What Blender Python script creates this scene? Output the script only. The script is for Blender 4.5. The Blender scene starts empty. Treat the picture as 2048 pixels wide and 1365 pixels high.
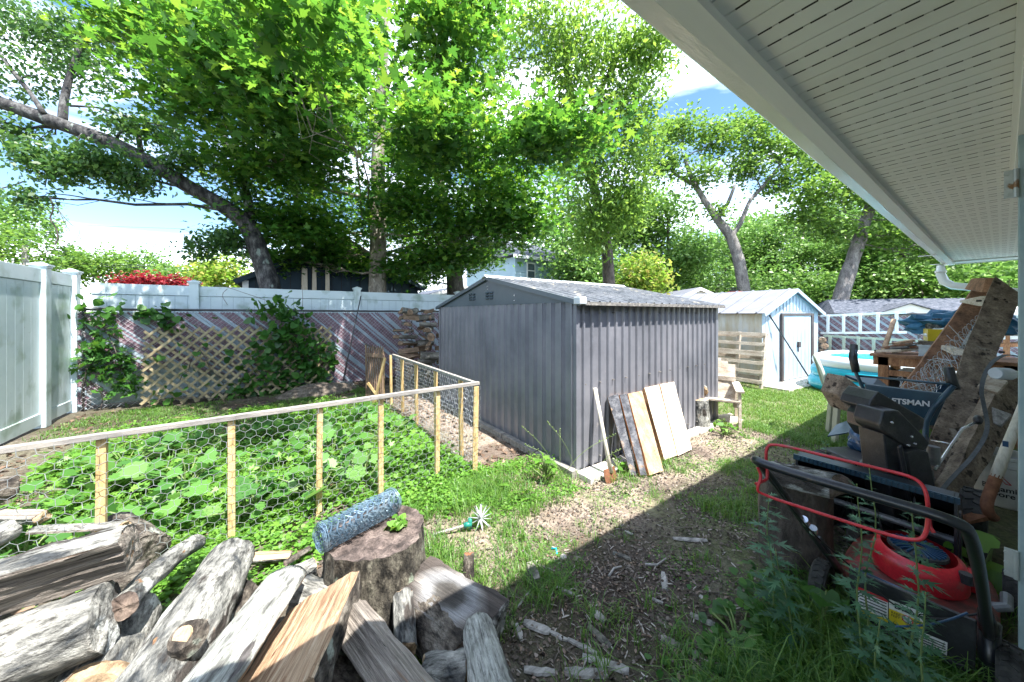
import bpy, math, random
import numpy as np
from mathutils import Vector, Matrix, noise
rad = math.radians
S = bpy.context.scene
# ---------------- camera, sky, sun, exposure ----------------
H, F, HY, CX = 1.45, 682.7, 628.0, 1024.0      # eye height, focal length and horizon row (2048 px wide frame)
AZ = rad(34.83)
SN, CS = math.sin(AZ), math.cos(AZ)
cam = bpy.data.cameras.new('camera')
cam.lens = 12.0
cam.sensor_width = 36.0
cam.shift_y = -(682.5 - HY) / 2048.0
cam.clip_start = 0.05
cam.clip_end = 2000
camo = bpy.data.objects.new('camera', cam)
camo.location = (0, 0, H)
camo.rotation_euler = (rad(90), 0, -AZ)
S.collection.objects.link(camo)
S.camera = camo
SUN = Vector((0.15, -1.0, 2.15)).normalized()
w = bpy.data.worlds.new('World')
S.world = w
w.use_nodes = True
nt = w.node_tree
bg = nt.nodes['Background']
sky = nt.nodes.new('ShaderNodeTexSky')
sky.sky_type = 'NISHITA'
sky.sun_disc = False
sky.sun_elevation = math.asin(SUN.z)
sky.sun_rotation = math.atan2(SUN.x, SUN.y)
sky.air_density = 1.0
sky.dust_density = 0.3
sky.ozone_density = 1.5
tc = nt.nodes.new('ShaderNodeTexCoord')
mp = nt.nodes.new('ShaderNodeMapping')
mp.inputs['Scale'].default_value = (1.0, 1.0, 4.0)
mp.inputs['Rotation'].default_value = (0, 0, 4.0)
cn = nt.nodes.new('ShaderNodeTexNoise')
cn.inputs['Scale'].default_value = 1.6
cn.inputs['Detail'].default_value = 8
cn.inputs['Distortion'].default_value = 0.4
cr = nt.nodes.new('ShaderNodeValToRGB')
cr.color_ramp.elements[0].position = 0.44
cr.color_ramp.elements[1].position = 0.66
mx = nt.nodes.new('ShaderNodeMixRGB')
mx.inputs[2].default_value = (7.5, 8.0, 8.8, 1)
nt.links.new(tc.outputs['Generated'], mp.inputs['Vector'])
nt.links.new(mp.outputs[0], cn.inputs['Vector'])
nt.links.new(cn.outputs['Fac'], cr.inputs['Fac'])
ml = nt.nodes.new('ShaderNodeMath'); ml.operation = 'MULTIPLY'; ml.inputs[1].default_value = 0.85
nt.links.new(cr.outputs['Color'], ml.inputs[0])
nt.links.new(ml.outputs[0], mx.inputs['Fac'])
hsv = nt.nodes.new('ShaderNodeHueSaturation'); hsv.inputs['Saturation'].default_value = 1.15; hsv.inputs['Value'].default_value = 0.5
nt.links.new(sky.outputs[0], hsv.inputs['Color']); nt.links.new(hsv.outputs[0], mx.inputs[1])
nt.links.new(mx.outputs[0], bg.inputs['Color'])
bg.inputs['Strength'].default_value = 0.15
sl = bpy.data.lights.new('sun', 'SUN')
sl.energy = 3.6
sl.angle = rad(0.55)
sl.color = (1.0, 0.955, 0.88)
so = bpy.data.objects.new('sun', sl)
so.rotation_euler = (-SUN).to_track_quat('-Z', 'Y').to_euler()
so.location = (0, 0, 20)
S.collection.objects.link(so)
S.view_settings.view_transform = 'Standard'
S.view_settings.look = 'None'
S.view_settings.exposure = 2.25
S.view_settings.gamma = 1.0
S.render.engine = 'CYCLES'
S.cycles.max_bounces = 8
S.cycles.diffuse_bounces = 5
S.cycles.glossy_bounces = 3
S.cycles.transmission_bounces = 4
S.cycles.use_denoising = True
C = S.collection
rnd = random.Random(7)
R = np.random.default_rng(11)
# ---------------- layout helpers: frame rows and depths of the survey photo -> metres ----------------
def W(X, Y, z=0.0):
    return Vector((CS * X + SN * Y, -SN * X + CS * Y, z))
def G(px, py, z=0.0):
    Y = (H - z) * F / (py - HY)
    return W((px - CX) / F * Y, Y, z)
def D(px, py, Y):
    return W((px - CX) / F * Y, Y, H - (py - HY) / F * Y)
def onu(px, py, u):          # point on the plane u = const
    k = (px - CX) / F
    Y = u / (CS * k + SN)
    return D(px, py, Y)
def onv(px, py, v):
    k = (px - CX) / F
    Y = v / (-SN * k + CS)
    return D(px, py, Y)
def gz(u, v):
    return 0.028 * noise.noise(Vector((u * .55, v * .55, 0))) + 0.012 * noise.noise(Vector((u * 2.1, v * 2.1, 3)))
# ---------------- mesh builder ----------------
class MB:
    def __init__(s):
        s.v, s.f, s.m = [], [], []
    def add(s, vs, fs, mi=0):
        b = len(s.v)
        s.v += [Vector(v) for v in vs]
        s.f += [tuple(b + i for i in f) for f in fs]
        s.m += [mi] * len(fs)
    def box(s, c, d, M=None, mi=0, taper=None):
        hx, hy, hz = d[0] / 2, d[1] / 2, d[2] / 2
        vs = [Vector((x * hx, y * hy, z * hz)) for z in (-1, 1) for y in (-1, 1) for x in (-1, 1)]
        if taper:
            for q in vs[4:]:
                q.x *= taper; q.y *= taper
        if M is not None:
            vs = [M @ q for q in vs]
        c = Vector(c)
        s.add([q + c for q in vs], [(0, 2, 3, 1), (4, 5, 7, 6), (0, 1, 5, 4), (2, 6, 7, 3), (0, 4, 6, 2), (1, 3, 7, 5)], mi)
    def bx(s, x0, x1, y0, y1, z0, z1, mi=0):
        s.box(((x0 + x1) / 2, (y0 + y1) / 2, (z0 + z1) / 2), (abs(x1 - x0), abs(y1 - y0), abs(z1 - z0)), None, mi)
    def beam(s, a, b, wd, th, up=(0, 0, 1), mi=0, tw=0.0):
        a, b = Vector(a), Vector(b)
        x = (b - a)
        L = x.length
        x.normalize()
        up = Vector(up)
        y = up.cross(x)
        if y.length < 1e-4:
            y = Vector((1, 0, 0)).cross(x)
        y.normalize()
        z = x.cross(y)
        M = Matrix((x, y, z)).transposed()
        if tw:
            M = M @ Matrix.Rotation(tw, 3, 'X')
        s.box((a + b) / 2, (L, wd, th), M, mi)
    def tube(s, pts, r, n=8, mi=0, caps=True, closed=False):
        pts = [Vector(p) for p in pts]
        k = len(pts)
        rs = r if isinstance(r, (list, tuple)) else [r] * k
        prev = None
        b = len(s.v)
        for i, p in enumerate(pts):
            if closed:
                t = pts[(i + 1) % k] - pts[i - 1]
            else:
                t = pts[min(i + 1, k - 1)] - pts[max(i - 1, 0)]
            if t.length < 1e-9:
                t = Vector((0, 0, 1))
            t.normalize()
            if prev is None:
                a = Vector((0, 0, 1)) if abs(t.z) < 0.9 else Vector((1, 0, 0))
                x = a.cross(t).normalized()
            else:
                x = (prev - t * prev.dot(t))
                if x.length < 1e-6:
                    x = Vector((1, 0, 0)).cross(t)
                x.normalize()
            prev = x
            y = t.cross(x)
            for j in range(n):
                q = 2 * math.pi * j / n
                s.v.append(p + (x * math.cos(q) + y * math.sin(q)) * rs[i])
        kk = k if closed else k - 1
        for i in range(kk):
            i2 = (i + 1) % k
            for j in range(n):
                j2 = (j + 1) % n
                s.f.append((b + i * n + j, b + i * n + j2, b + i2 * n + j2, b + i2 * n + j)); s.m.append(mi)
        if caps and not closed:
            s.f.append(tuple(b + j for j in reversed(range(n)))); s.m.append(mi)
            s.f.append(tuple(b + (k - 1) * n + j for j in range(n))); s.m.append(mi)
    def prism(s, poly, off, mi=0):           # polygon (3-D points) extruded by off
        poly = [Vector(p) for p in poly]
        off = Vector(off)
        n = len(poly)
        s.add(poly + [p + off for p in poly],
              [tuple(reversed(range(n))), tuple(range(n, 2 * n))] + [(i, (i + 1) % n, n + (i + 1) % n, n + i) for i in range(n)], mi)
    def lathe(s, prof, c=(0, 0, 0), n=20, mi=0, M=None):
        c = Vector(c)
        b = len(s.v)
        for (r, z) in prof:
            for j in range(n):
                q = 2 * math.pi * j / n
                p = Vector((r * math.cos(q), r * math.sin(q), z))
                s.v.append((M @ p if M is not None else p) + c)
        for i in range(len(prof) - 1):
            for j in range(n):
                j2 = (j + 1) % n
                s.f.append((b + i * n + j, b + i * n + j2, b + (i + 1) * n + j2, b + (i + 1) * n + j)); s.m.append(mi)
ROOT = {}
def put(ob, label=None, cat=None, group=None, kind=None):
    if label: ob['label'] = label
    if cat: ob['category'] = cat
    if group: ob['group'] = group
    if kind: ob['kind'] = kind
    return ob
def thing(name, label, cat, loc, group=None):
    o = bpy.data.objects.new(name, None)
    o.empty_display_size = 0.1
    C.objects.link(o)
    o.location = loc
    ROOT[o.name] = Vector(loc)
    return put(o, label, cat, group)
def obj(name, mb, mats, parent=None, label=None, cat=None, group=None, kind=None, smooth=False, bevel=0):
    if not isinstance(mats, (list, tuple)):
        mats = [mats]
    me = bpy.data.meshes.new(name)
    if parent is not None:
        org = ROOT[parent.name]
    else:
        xs = [p.x for p in mb.v]; ys = [p.y for p in mb.v]; zs = [p.z for p in mb.v]
        org = Vector(((min(xs) + max(xs)) / 2, (min(ys) + max(ys)) / 2, min(zs)))
    me.from_pydata([p - org for p in mb.v], [], mb.f)
    for m in mats:
        me.materials.append(m)
    if len(mats) > 1:
        me.polygons.foreach_set('material_index', mb.m)
    if smooth:
        me.polygons.foreach_set('use_smooth', [True] * len(me.polygons))
    me.update()
    o = bpy.data.objects.new(name, me)
    C.objects.link(o)
    if parent is not None:
        o.parent = parent
    else:
        o.location = org
    ROOT[o.name] = org
    if bevel:
        b = o.modifiers.new('bevel', 'BEVEL')
        b.width = bevel; b.segments = 2; b.limit_method = 'ANGLE'
    return put(o, label, cat, group, kind)
def npobj(name, V, fl, mats, parent=None, mi=None, origin=(0, 0, 0), **kw):
    """V (n,3) array; fl = list of face index arrays, each (m,k)"""
    me = bpy.data.meshes.new(name)
    org = np.array(ROOT[parent.name] if parent is not None else origin, dtype=float)
    me.vertices.add(len(V))
    me.vertices.foreach_set('co', (V - org).astype(np.float32).ravel())
    tot = sum(f.size for f in fl); npo = sum(len(f) for f in fl)
    me.loops.add(tot)
    me.loops.foreach_set('vertex_index', np.concatenate([f.ravel() for f in fl]).astype(np.int32))
    me.polygons.add(npo)
    ls = np.concatenate([np.full(len(f), f.shape[1]) for f in fl])
    me.polygons.foreach_set('loop_start', np.concatenate([[0], np.cumsum(ls)[:-1]]).astype(np.int32))
    if not isinstance(mats, (list, tuple)):
        mats = [mats]
    for m in mats:
        me.materials.append(m)
    if mi is not None:
        me.polygons.foreach_set('material_index', np.asarray(mi, dtype=np.int32))
    me.update(calc_edges=True)
    o = bpy.data.objects.new(name, me)
    C.objects.link(o)
    if parent is not None:
        o.parent = parent
    else:
        o.location = origin
    ROOT[o.name] = Vector(org)
    return put(o, **kw)
# ---------------- materials ----------------
def node(nt, t, **k):
    n = nt.nodes.new(t)
    for a, b in k.items():
        setattr(n, a, b)
    return n
def ramp(nt, cols, lo=0.3, hi=0.7):
    n = nt.nodes.new('ShaderNodeValToRGB')
    e = n.color_ramp.elements
    k = len(cols)
    while len(e) > 1:
        e.remove(e[-1])
    e[0].position = lo
    for i in range(1, k):
        e.new(min(1.0, lo + (hi - lo) * i / max(1, k - 1)))
    for i, c in enumerate(cols):
        e[i].color = (c[0], c[1], c[2], 1)
    return n
MATS = {}
def nmat(name, cols, scale=5, detail=6, rough=0.8, bump=0.3, bscale=None, stretch=(1, 1, 1), metal=0.0, spec=0.4,
         rndc=False, lo=0.3, hi=0.7, bdist=0.01, spots=None, coat=0, dist=0.0, grain=0.0, gscale=60, gst=(1, 1, 1)):
    m = bpy.data.materials.new(name)
    m.use_nodes = True
    nt = m.node_tree
    L = nt.links.new
    b = nt.nodes['Principled BSDF']
    b.inputs['Roughness'].default_value = rough
    b.inputs['Metallic'].default_value = metal
    b.inputs['Specular IOR Level'].default_value = spec
    b.inputs['Coat Weight'].default_value = coat
    tc = node(nt, 'ShaderNodeTexCoord')
    mp = node(nt, 'ShaderNodeMapping')
    mp.inputs['Scale'].default_value = stretch
    L(tc.outputs['Object'], mp.inputs['Vector'])
    src = mp.outputs[0]
    if rndc:
        oi = node(nt, 'ShaderNodeObjectInfo')
        vm = node(nt, 'ShaderNodeVectorMath', operation='SCALE')
        cb = node(nt, 'ShaderNodeCombineXYZ')
        L(oi.outputs['Random'], cb.inputs[0]); L(oi.outputs['Random'], cb.inputs[1])
        L(cb.outputs[0], vm.inputs[0]); vm.inputs['Scale'].default_value = 37.0
        ad = node(nt, 'ShaderNodeVectorMath', operation='ADD')
        L(src, ad.inputs[0]); L(vm.outputs[0], ad.inputs[1])
        src = ad.outputs[0]
    n = node(nt, 'ShaderNodeTexNoise')
    n.inputs['Scale'].default_value = scale
    n.inputs['Detail'].default_value = detail
    n.inputs['Roughness'].default_value = 0.65
    n.inputs['Distortion'].default_value = dist
    L(src, n.inputs['Vector'])
    r = ramp(nt, cols, lo, hi)
    L(n.outputs['Fac'], r.inputs['Fac'])
    col = r.outputs['Color']
    if spots:
        for (sc, sp, th, wd) in spots:
            n2 = node(nt, 'ShaderNodeTexNoise')
            n2.inputs['Scale'].default_value = sc
            n2.inputs['Detail'].default_value = 5
            L(src, n2.inputs['Vector'])
            r2 = ramp(nt, [(0, 0, 0), (1, 1, 1)], th, th + wd)
            L(n2.outputs['Fac'], r2.inputs['Fac'])
            mxx = node(nt, 'ShaderNodeMixRGB')
            mxx.inputs[2].default_value = (*sp, 1)
            L(r2.outputs['Color'], mxx.inputs['Fac'])
            L(col, mxx.inputs[1])
            col = mxx.outputs[0]
    if grain:
        n4 = node(nt, 'ShaderNodeTexNoise'); n4.inputs['Scale'].default_value = gscale; n4.inputs['Detail'].default_value = 5; n4.inputs['Roughness'].default_value = .75
        mg = node(nt, 'ShaderNodeMapping'); mg.inputs['Scale'].default_value = gst; L(src, mg.inputs['Vector']); L(mg.outputs[0], n4.inputs['Vector'])
        r4 = ramp(nt, [(1 - grain, 1 - grain, 1 - grain), (1, 1, 1), (1 + grain * .5,) * 3], .36, .62); L(n4.outputs['Fac'], r4.inputs['Fac'])
        m4 = node(nt, 'ShaderNodeMixRGB', blend_type='MULTIPLY'); m4.inputs['Fac'].default_value = 1; L(col, m4.inputs[1]); L(r4.outputs['Color'], m4.inputs[2]); col = m4.outputs[0]
    L(col, b.inputs['Base Color'])
    if bump:
        n3 = node(nt, 'ShaderNodeTexNoise')
        n3.inputs['Scale'].default_value = bscale or scale * 3
        n3.inputs['Detail'].default_value = 6
        n3.inputs['Roughness'].default_value = 0.7
        L(src, n3.inputs['Vector'])
        bp = node(nt, 'ShaderNodeBump')
        bp.inputs['Strength'].default_value = bump
        bp.inputs['Distance'].default_value = bdist
        L(n3.outputs['Fac'], bp.inputs['Height'])
        L(bp.outputs[0], b.inputs['Normal'])
    MATS[name] = m
    return m
def leafmat(name, cols, tr=(0.30, 0.45, 0.05), trw=0.45, rough=0.45):
    m = bpy.data.materials.new(name)
    m.use_nodes = True
    nt = m.node_tree
    L = nt.links.new
    b = nt.nodes['Principled BSDF']
    b.inputs['Roughness'].default_value = rough
    b.inputs['Specular IOR Level'].default_value = 0.45
    g = node(nt, 'ShaderNodeNewGeometry')
    r = ramp(nt, cols, 0.0, 1.0)
    L(g.outputs['Random Per Island'], r.inputs['Fac'])
    L(r.outputs['Color'], b.inputs['Base Color'])
    t = node(nt, 'ShaderNodeBsdfTranslucent')
    hs = node(nt, 'ShaderNodeMixRGB', blend_type='MULTIPLY')
    hs.inputs['Fac'].default_value = 1
    k = 1.0 / max(cols[-1][1], 1e-3)
    L(r.outputs['Color'], hs.inputs[1])
    hs.inputs[2].default_value = (tr[0] / max(cols[-1][0], .01), tr[1] * k, tr[2] / max(cols[-1][2], .004), 1)
    L(hs.outputs[0], t.inputs['Color'])
    ms = node(nt, 'ShaderNodeMixShader')
    ms.inputs['Fac'].default_value = trw
    L(b.outputs[0], ms.inputs[1]); L(t.outputs[0], ms.inputs[2])
    L(ms.outputs[0], nt.nodes['Material Output'].inputs['Surface'])
    return m
M_maple = leafmat('maple_leaf', [(.025, .095, .018), (.042, .135, .022), (.065, .185, .028), (.13, .25, .035)], (.32, .50, .045), .48)
M_small = leafmat('small_leaf', [(.02, .07, .02), (.035, .10, .022), (.06, .14, .025)], (.22, .38, .07), .4)
M_droop = leafmat('drooping_leaf', [(.07, .16, .03), (.11, .22, .04), (.18, .30, .05)], (.40, .58, .08), .48)
M_oakl = leafmat('oak_leaf', [(.06, .14, .03), (.10, .20, .035), (.16, .27, .05)], (.32, .50, .08), .4)
M_wood_l = leafmat('woodland_leaf', [(.08, .17, .035), (.14, .27, .06), (.24, .38, .09)], (.26, .45, .09), .35)
M_yell = leafmat('young_leaf', [(.14, .20, .03), (.19, .27, .04), (.30, .24, .06)], (.5, .52, .1), .4)
M_redl = leafmat('red_leaf', [(.12, .01, .02), (.25, .02, .03), (.35, .04, .05)], (.5, .04, .05), .35)
M_squash = leafmat('broad_leaf', [(.05, .15, .03), (.09, .22, .045), (.17, .30, .08)], (.30, .50, .12), .35)
M_clover = leafmat('clover_leaf', [(.06, .16, .02), (.10, .24, .03), (.16, .32, .05)], (.35, .55, .06), .35)
M_grass = leafmat('grass_blade', [(.045, .12, .02), (.08, .19, .03), (.15, .26, .05)], (.32, .48, .08), .35)
M_lawn = leafmat('lawn_blade', [(.06, .14, .02), (.10, .21, .03), (.17, .27, .05)], (.35, .48, .08), .3)
M_weed = leafmat('mugwort_leaf', [(.035, .11, .055), (.06, .17, .085), (.11, .25, .13)], (.16, .32, .10), .3)
M_ivy = leafmat('ivy_leaf', [(.02, .08, .015), (.04, .13, .02), (.07, .19, .03)], (.20, .42, .05), .35)
M_dry = leafmat('dry_leaf', [(.05, .035, .025), (.13, .085, .06), (.26, .18, .13)], (.2, .15, .1), .1)
M_bark_dark = nmat('leaning_bark', [(.015, .015, .018), (.055, .053, .055), (.13, .13, .13)], 12, lo=.38, hi=.64, bump=1, bscale=16, stretch=(1, 1, .45), bdist=.04, spots=[(5, (.20, .24, .22), .64, .04)], grain=.5, gscale=30)
M_bark_maple = nmat('maple_bark', [(.10, .085, .07), (.21, .185, .15), (.33, .30, .25)], 8, bump=.6, bscale=30, stretch=(1, 1, .4), spots=[(7, (.42, .42, .36), .6, .05)], grain=.4, gscale=40)
M_bark_grey = nmat('oak_bark', [(.07, .065, .065), (.16, .15, .15), (.26, .25, .24)], 6, bump=.8, bscale=18, stretch=(1, 1, .4), bdist=.03, grain=.5, gscale=30)
M_bark_brown = nmat('dark_bark', [(.03, .025, .022), (.08, .065, .055), (.15, .13, .11)], 6, bump=.8, bscale=18, stretch=(1, 1, .4), bdist=.03, grain=.5, gscale=30)
M_vinyl = nmat('white_vinyl', [(.40, .50, .54), (.50, .59, .62), (.57, .65, .67)], 1.2, rough=.34, bump=.08, bscale=5, spec=.5, spots=[(3.0, (.26, .34, .30), .54, .16), (30, (.25, .27, .22), .70, .05)])
M_vinyl_seam = nmat('vinyl_seam', [(.20, .27, .30), (.26, .33, .36)], 3, rough=.6, bump=0)
M_galv = nmat('galvanised_wire', [(.34, .37, .40), (.48, .51, .53)], 30, rough=.4, metal=.35, bump=0)
M_rustwire = nmat('dull_wire', [(.10, .11, .12), (.28, .29, .30)], 10, rough=.5, metal=.4, bump=0)
M_rail_dark = nmat('dark_rail', [(.03, .035, .04), (.08, .08, .085)], 10, rough=.5, bump=.1)
M_slat_w = nmat('white_slat', [(.26, .33, .40), (.40, .48, .54)], 6, rough=.55, bump=.1)
M_slat_r = nmat('red_slat', [(.13, .075, .095), (.20, .12, .15), (.28, .20, .235)], 8, rough=.6, bump=.1)
M_lattice = nmat('lattice_wood', [(.18, .14, .08), (.30, .25, .15), (.40, .34, .22)], 10, rough=.85, bump=.3)
M_pine = nmat('treated_pine', [(.34, .22, .09), (.50, .36, .17), (.60, .45, .24)], 6, stretch=(4, 4, .8), rough=.8, bump=.3, grain=.3, gscale=30, gst=(2, 2, .3))
M_pine_old = nmat('weathered_rail', [(.14, .13, .125), (.25, .235, .22), (.36, .33, .29)], 7, stretch=(.8, 4, 4), rough=.85, bump=.4)
M_gatewood = nmat('brown_picket', [(.10, .06, .04), (.18, .12, .085), (.27, .19, .13)], 8, stretch=(3, 3, .5), rough=.85, bump=.4, grain=.4, gscale=45)
M_shed = nmat('charcoal_metal', [(.11, .115, .135), (.16, .165, .19), (.21, .21, .235)], 1.6, rough=.30, metal=.0, bump=.25, bscale=2.5, spec=.6, spots=[(9, (.24, .23, .23), .70, .06)])
M_shed_gable = nmat('dark_gable_metal', [(.045, .065, .085), (.075, .095, .115)], 2, rough=.33, bump=.1, bscale=4, spec=.6)
M_shed_roof = nmat('roof_metal', [(.08, .09, .11), (.125, .135, .155), (.18, .185, .20)], 3, rough=.42, bump=.08, spots=[(6, (.34, .30, .24), .62, .06)], grain=.35, gscale=12)
M_shed_trim = nmat('dirty_trim', [(.06, .06, .06), (.16, .15, .14), (.34, .32, .28)], 22, rough=.7, bump=.4)
M_capw = nmat('grey_cap', [(.45, .48, .50), (.55, .58, .6)], 8, rough=.5, bump=.05)
M_conc = nmat('concrete', [(.34, .32, .29), (.46, .44, .40), (.56, .53, .49)], 8, rough=.9, bump=.3)
M_lshed = nmat('light_steel', [(.28, .37, .45), (.36, .44, .52), (.42, .50, .57)], 1.5, rough=.4, bump=.05, spec=.5)
M_lshed_side = nmat('stained_steel', [(.42, .34, .20), (.52, .47, .36), (.60, .60, .56), (.55, .60, .62)], 1.6, stretch=(2.5, 2.5, .5), rough=.5, bump=.05)
M_lroof = nmat('pale_roof_steel', [(.14, .15, .19), (.22, .225, .26)], 2, rough=.42, bump=.06)
M_frame_br = nmat('brown_frame', [(.05, .04, .04), (.09, .075, .07)], 8, rough=.5, bump=.05)
M_soffit = nmat('soffit_vinyl', [(.78, .79, .76), (.83, .83, .80)], 2, rough=.55, bump=.02, spots=[(1.3, (.70, .69, .62), .58, .2), (16, (.60, .57, .50), .74, .05)])
M_slot = nmat('soffit_slot', [(.02, .02, .02), (.05, .045, .04)], 8, rough=.9, bump=0)
M_gutter = nmat('gutter_white', [(.74, .75, .74), (.82, .82, .80)], 3, rough=.22, bump=.25, bscale=3.5, stretch=(.6, 2, 2), spec=.7, bdist=.02)
M_fascia = nmat('ribbed_fascia', [(.70, .71, .71), (.78, .79, .78)], 4, rough=.5, bump=.3, bscale=30, stretch=(.2, 4, 4), bdist=.002)
M_shingle = nmat('shingle', [(.03, .04, .055), (.08, .09, .115), (.14, .15, .18)], 9, rough=.95, spec=.1, bump=.5, grain=.4, gscale=25)
M_siding_w = nmat('house_siding', [(.58, .60, .60), (.68, .69, .68)], 2, rough=.6, bump=.02)
M_door = nmat('painted_door', [(.22, .31, .34), (.30, .39, .41), (.36, .44, .45)], 5, rough=.5, bump=.2)
M_hinge = nmat('zinc_hinge', [(.35, .38, .38), (.52, .54, .52)], 14, rough=.5, metal=.5, bump=.2, spots=[(20, (.25, .14, .07), .6, .05)])
M_navy = nmat('navy_siding', [(.012, .028, .045), (.02, .042, .06)], 4, rough=.7, bump=.1)
M_bluesid = nmat('blue_siding', [(.30, .42, .50), (.36, .48, .55)], 2, rough=.6, bump=0)
M_white = nmat('white_paint', [(.66, .68, .68), (.74, .75, .75)], 4, rough=.5, bump=.03)
M_glass = nmat('window_glass', [(.03, .05, .07), (.10, .13, .15)], 1.5, rough=.08, bump=0, spec=.9)
M_brick = nmat('red_brick', [(.25, .08, .06), (.38, .14, .10)], 12, rough=.9, bump=.3)
M_blackp = nmat('black_plastic', [(.008, .009, .011), (.018, .02, .024), (.035, .037, .04)], 9, rough=.42, bump=.15, bscale=60, spec=.5, spots=[(8, (.075, .07, .062), .56, .14)], grain=.3, gscale=80)
M_blackm = nmat('black_paint', [(.008, .010, .014), (.02, .024, .03)], 12, rough=.3, bump=.1, spec=.6, spots=[(22, (.08, .06, .05), .68, .05)])
M_bluem = nmat('blue_black_paint', [(.006, .025, .045), (.012, .045, .075), (.02, .06, .09)], 6, rough=.35, bump=.1, spec=.6)
M_red = nmat('red_paint', [(.45, .012, .022), (.62, .02, .035)], 6, rough=.34, bump=.08, spec=.6, spots=[(14, (.30, .09, .07), .62, .10)], grain=.2, gscale=90)
M_reddirty = nmat('dusty_red_paint', [(.05, .035, .03), (.16, .04, .035), (.40, .03, .035)], 13, rough=.5, bump=.3)
M_rubber = nmat('rubber', [(.02, .02, .02), (.05, .05, .048), (.09, .085, .08)], 14, rough=.85, bump=.3)
M_chrome = nmat('bright_metal', [(.55, .57, .6), (.75, .76, .78)], 10, rough=.25, metal=.8, bump=.05)
M_rust = nmat('rusty_iron', [(.08, .035, .02), (.17, .07, .035), (.26, .12, .06)], 20, rough=.85, bump=.4)
M_tan_plastic = nmat('beige_plastic', [(.36, .37, .28), (.48, .48, .38)], 3, rough=.45, bump=.05)
M_greenish = nmat('green_grey_plastic', [(.26, .33, .27), (.36, .42, .34)], 3, rough=.45, bump=.05)
M_turq = nmat('turquoise_vinyl', [(.01, .34, .46), (.02, .44, .56)], 2, rough=.25, bump=.1, bscale=8, spec=.6)
M_whitev = nmat('white_pool_vinyl', [(.66, .74, .80), (.76, .80, .84)], 2, rough=.25, bump=.1, bscale=8)
M_bench = nmat('bench_wood', [(.20, .09, .045), (.34, .16, .08), (.44, .24, .13)], 8, stretch=(2, 2, .6), rough=.8, bump=.3, grain=.4, gscale=45)
M_old = nmat('grimy_plank', [(.08, .06, .045), (.19, .15, .115), (.32, .265, .205)], 7, stretch=(1.5, 1.5, 1.5), rough=.95, bump=.8, bscale=26, spots=[(9, (.03, .022, .018), .6, .06), (5, (.28, .25, .21), .66, .05)], grain=.4, gscale=45)
M_oldred = nmat('reddish_plank', [(.10, .055, .035), (.25, .13, .075), (.38, .21, .125)], 7, rough=.9, bump=.4, grain=.4, gscale=45)
M_pallet = nmat('pallet_wood', [(.28, .22, .17), (.44, .38, .31), (.58, .53, .46)], 6, stretch=(2, 1, 3), rough=.85, bump=.3, grain=.4, gscale=45)
M_sawn = nmat('sawn_board', [(.24, .14, .08), (.38, .25, .16), (.50, .37, .25)], 5, stretch=(3, 3, .7), rough=.8, bump=.2, grain=.4, gscale=45)
M_pale = nmat('pale_board', [(.46, .38, .27), (.60, .52, .41), (.68, .61, .50)], 5, stretch=(3, 3, .7), rough=.8, bump=.2, grain=.15, gscale=30, gst=(2, 2, .3))
M_edge = nmat('brown_edge', [(.18, .08, .03), (.34, .18, .08), (.46, .28, .14)], 8, rough=.9, bump=.4)
M_char = nmat('charred_bark', [(.02, .022, .03), (.08, .085, .10), (.20, .20, .21)], 12, rough=.85, bump=.9, bscale=22, bdist=.03, spots=[(4, (.38, .25, .15), .52, .05)])
M_handle = nmat('ash_handle', [(.42, .37, .29), (.60, .55, .46), (.68, .64, .56)], 8, stretch=(6, 6, .6), rough=.8, bump=.2)
M_bark_log = nmat('log_bark_grey', [(.04, .045, .05), (.16, .16, .15), (.29, .29, .27), (.38, .37, .34)], 13, detail=12, stretch=(.45, 1, 1), rndc=True, rough=.95, bump=1, bscale=30, bdist=.03, lo=.36, hi=.66, dist=.6, spots=[(7, (.58, .60, .58), .62, .03), (10, (.045, .038, .034), .60, .04), (16, (.33, .17, .08), .70, .03)], grain=.75, gscale=55, gst=(.5, 1, 1))
M_bark_log2 = nmat('log_bark_brown', [(.02, .017, .015), (.07, .058, .048), (.17, .15, .125), (.24, .22, .19)], 18, detail=12, stretch=(.6, 1, 1), rndc=True, rough=.95, bump=1, bscale=34, bdist=.04, lo=.36, hi=.66, spots=[(9, (.30, .33, .28), .64, .03)], grain=.75, gscale=55, gst=(.5, 1, 1))
M_bark_pale = nmat('log_bark_pale', [(.16, .16, .15), (.34, .35, .32), (.50, .51, .48), (.60, .60, .56)], 14, detail=12, stretch=(.4, 1.6, 1.6), rndc=True, rough=.95, bump=1, bscale=34, bdist=.03, lo=.34, hi=.66, dist=.5, spots=[(12, (.30, .16, .09), .70, .03), (9, (.13, .12, .12), .63, .03)], grain=.6, gscale=60, gst=(.35, 1.3, 1.3))
M_cut_o = nmat('split_wood_fresh', [(.19, .10, .055), (.36, .23, .14), (.48, .34, .22), (.58, .46, .33)], 12, detail=14, stretch=(.25, 4, 4), rndc=True, rough=.85, bump=1, bscale=16, bdist=.02, lo=.34, hi=.66, dist=.6, spots=[(24, (.12, .05, .025), .68, .03)], grain=.55, gscale=40, gst=(.12, 2.6, 2.6))
M_cut_g = nmat('split_wood_grey', [(.10, .09, .08), (.23, .20, .175), (.36, .32, .28), (.46, .41, .36)], 9, detail=14, stretch=(.30, 4.5, 4.5), rndc=True, rough=.9, bump=1, bscale=16, bdist=.025, lo=.34, hi=.66, dist=.8, spots=[(5, (.40, .24, .14), .62, .06), (14, (.04, .035, .03), .68, .03)], grain=.55, gscale=40, gst=(.12, 2.6, 2.6))
M_end = nmat('end_grain', [(.20, .14, .09), (.38, .27, .17), (.52, .39, .25)], 12, rndc=True, rough=.9, bump=.4, grain=.5, gscale=30)
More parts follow.
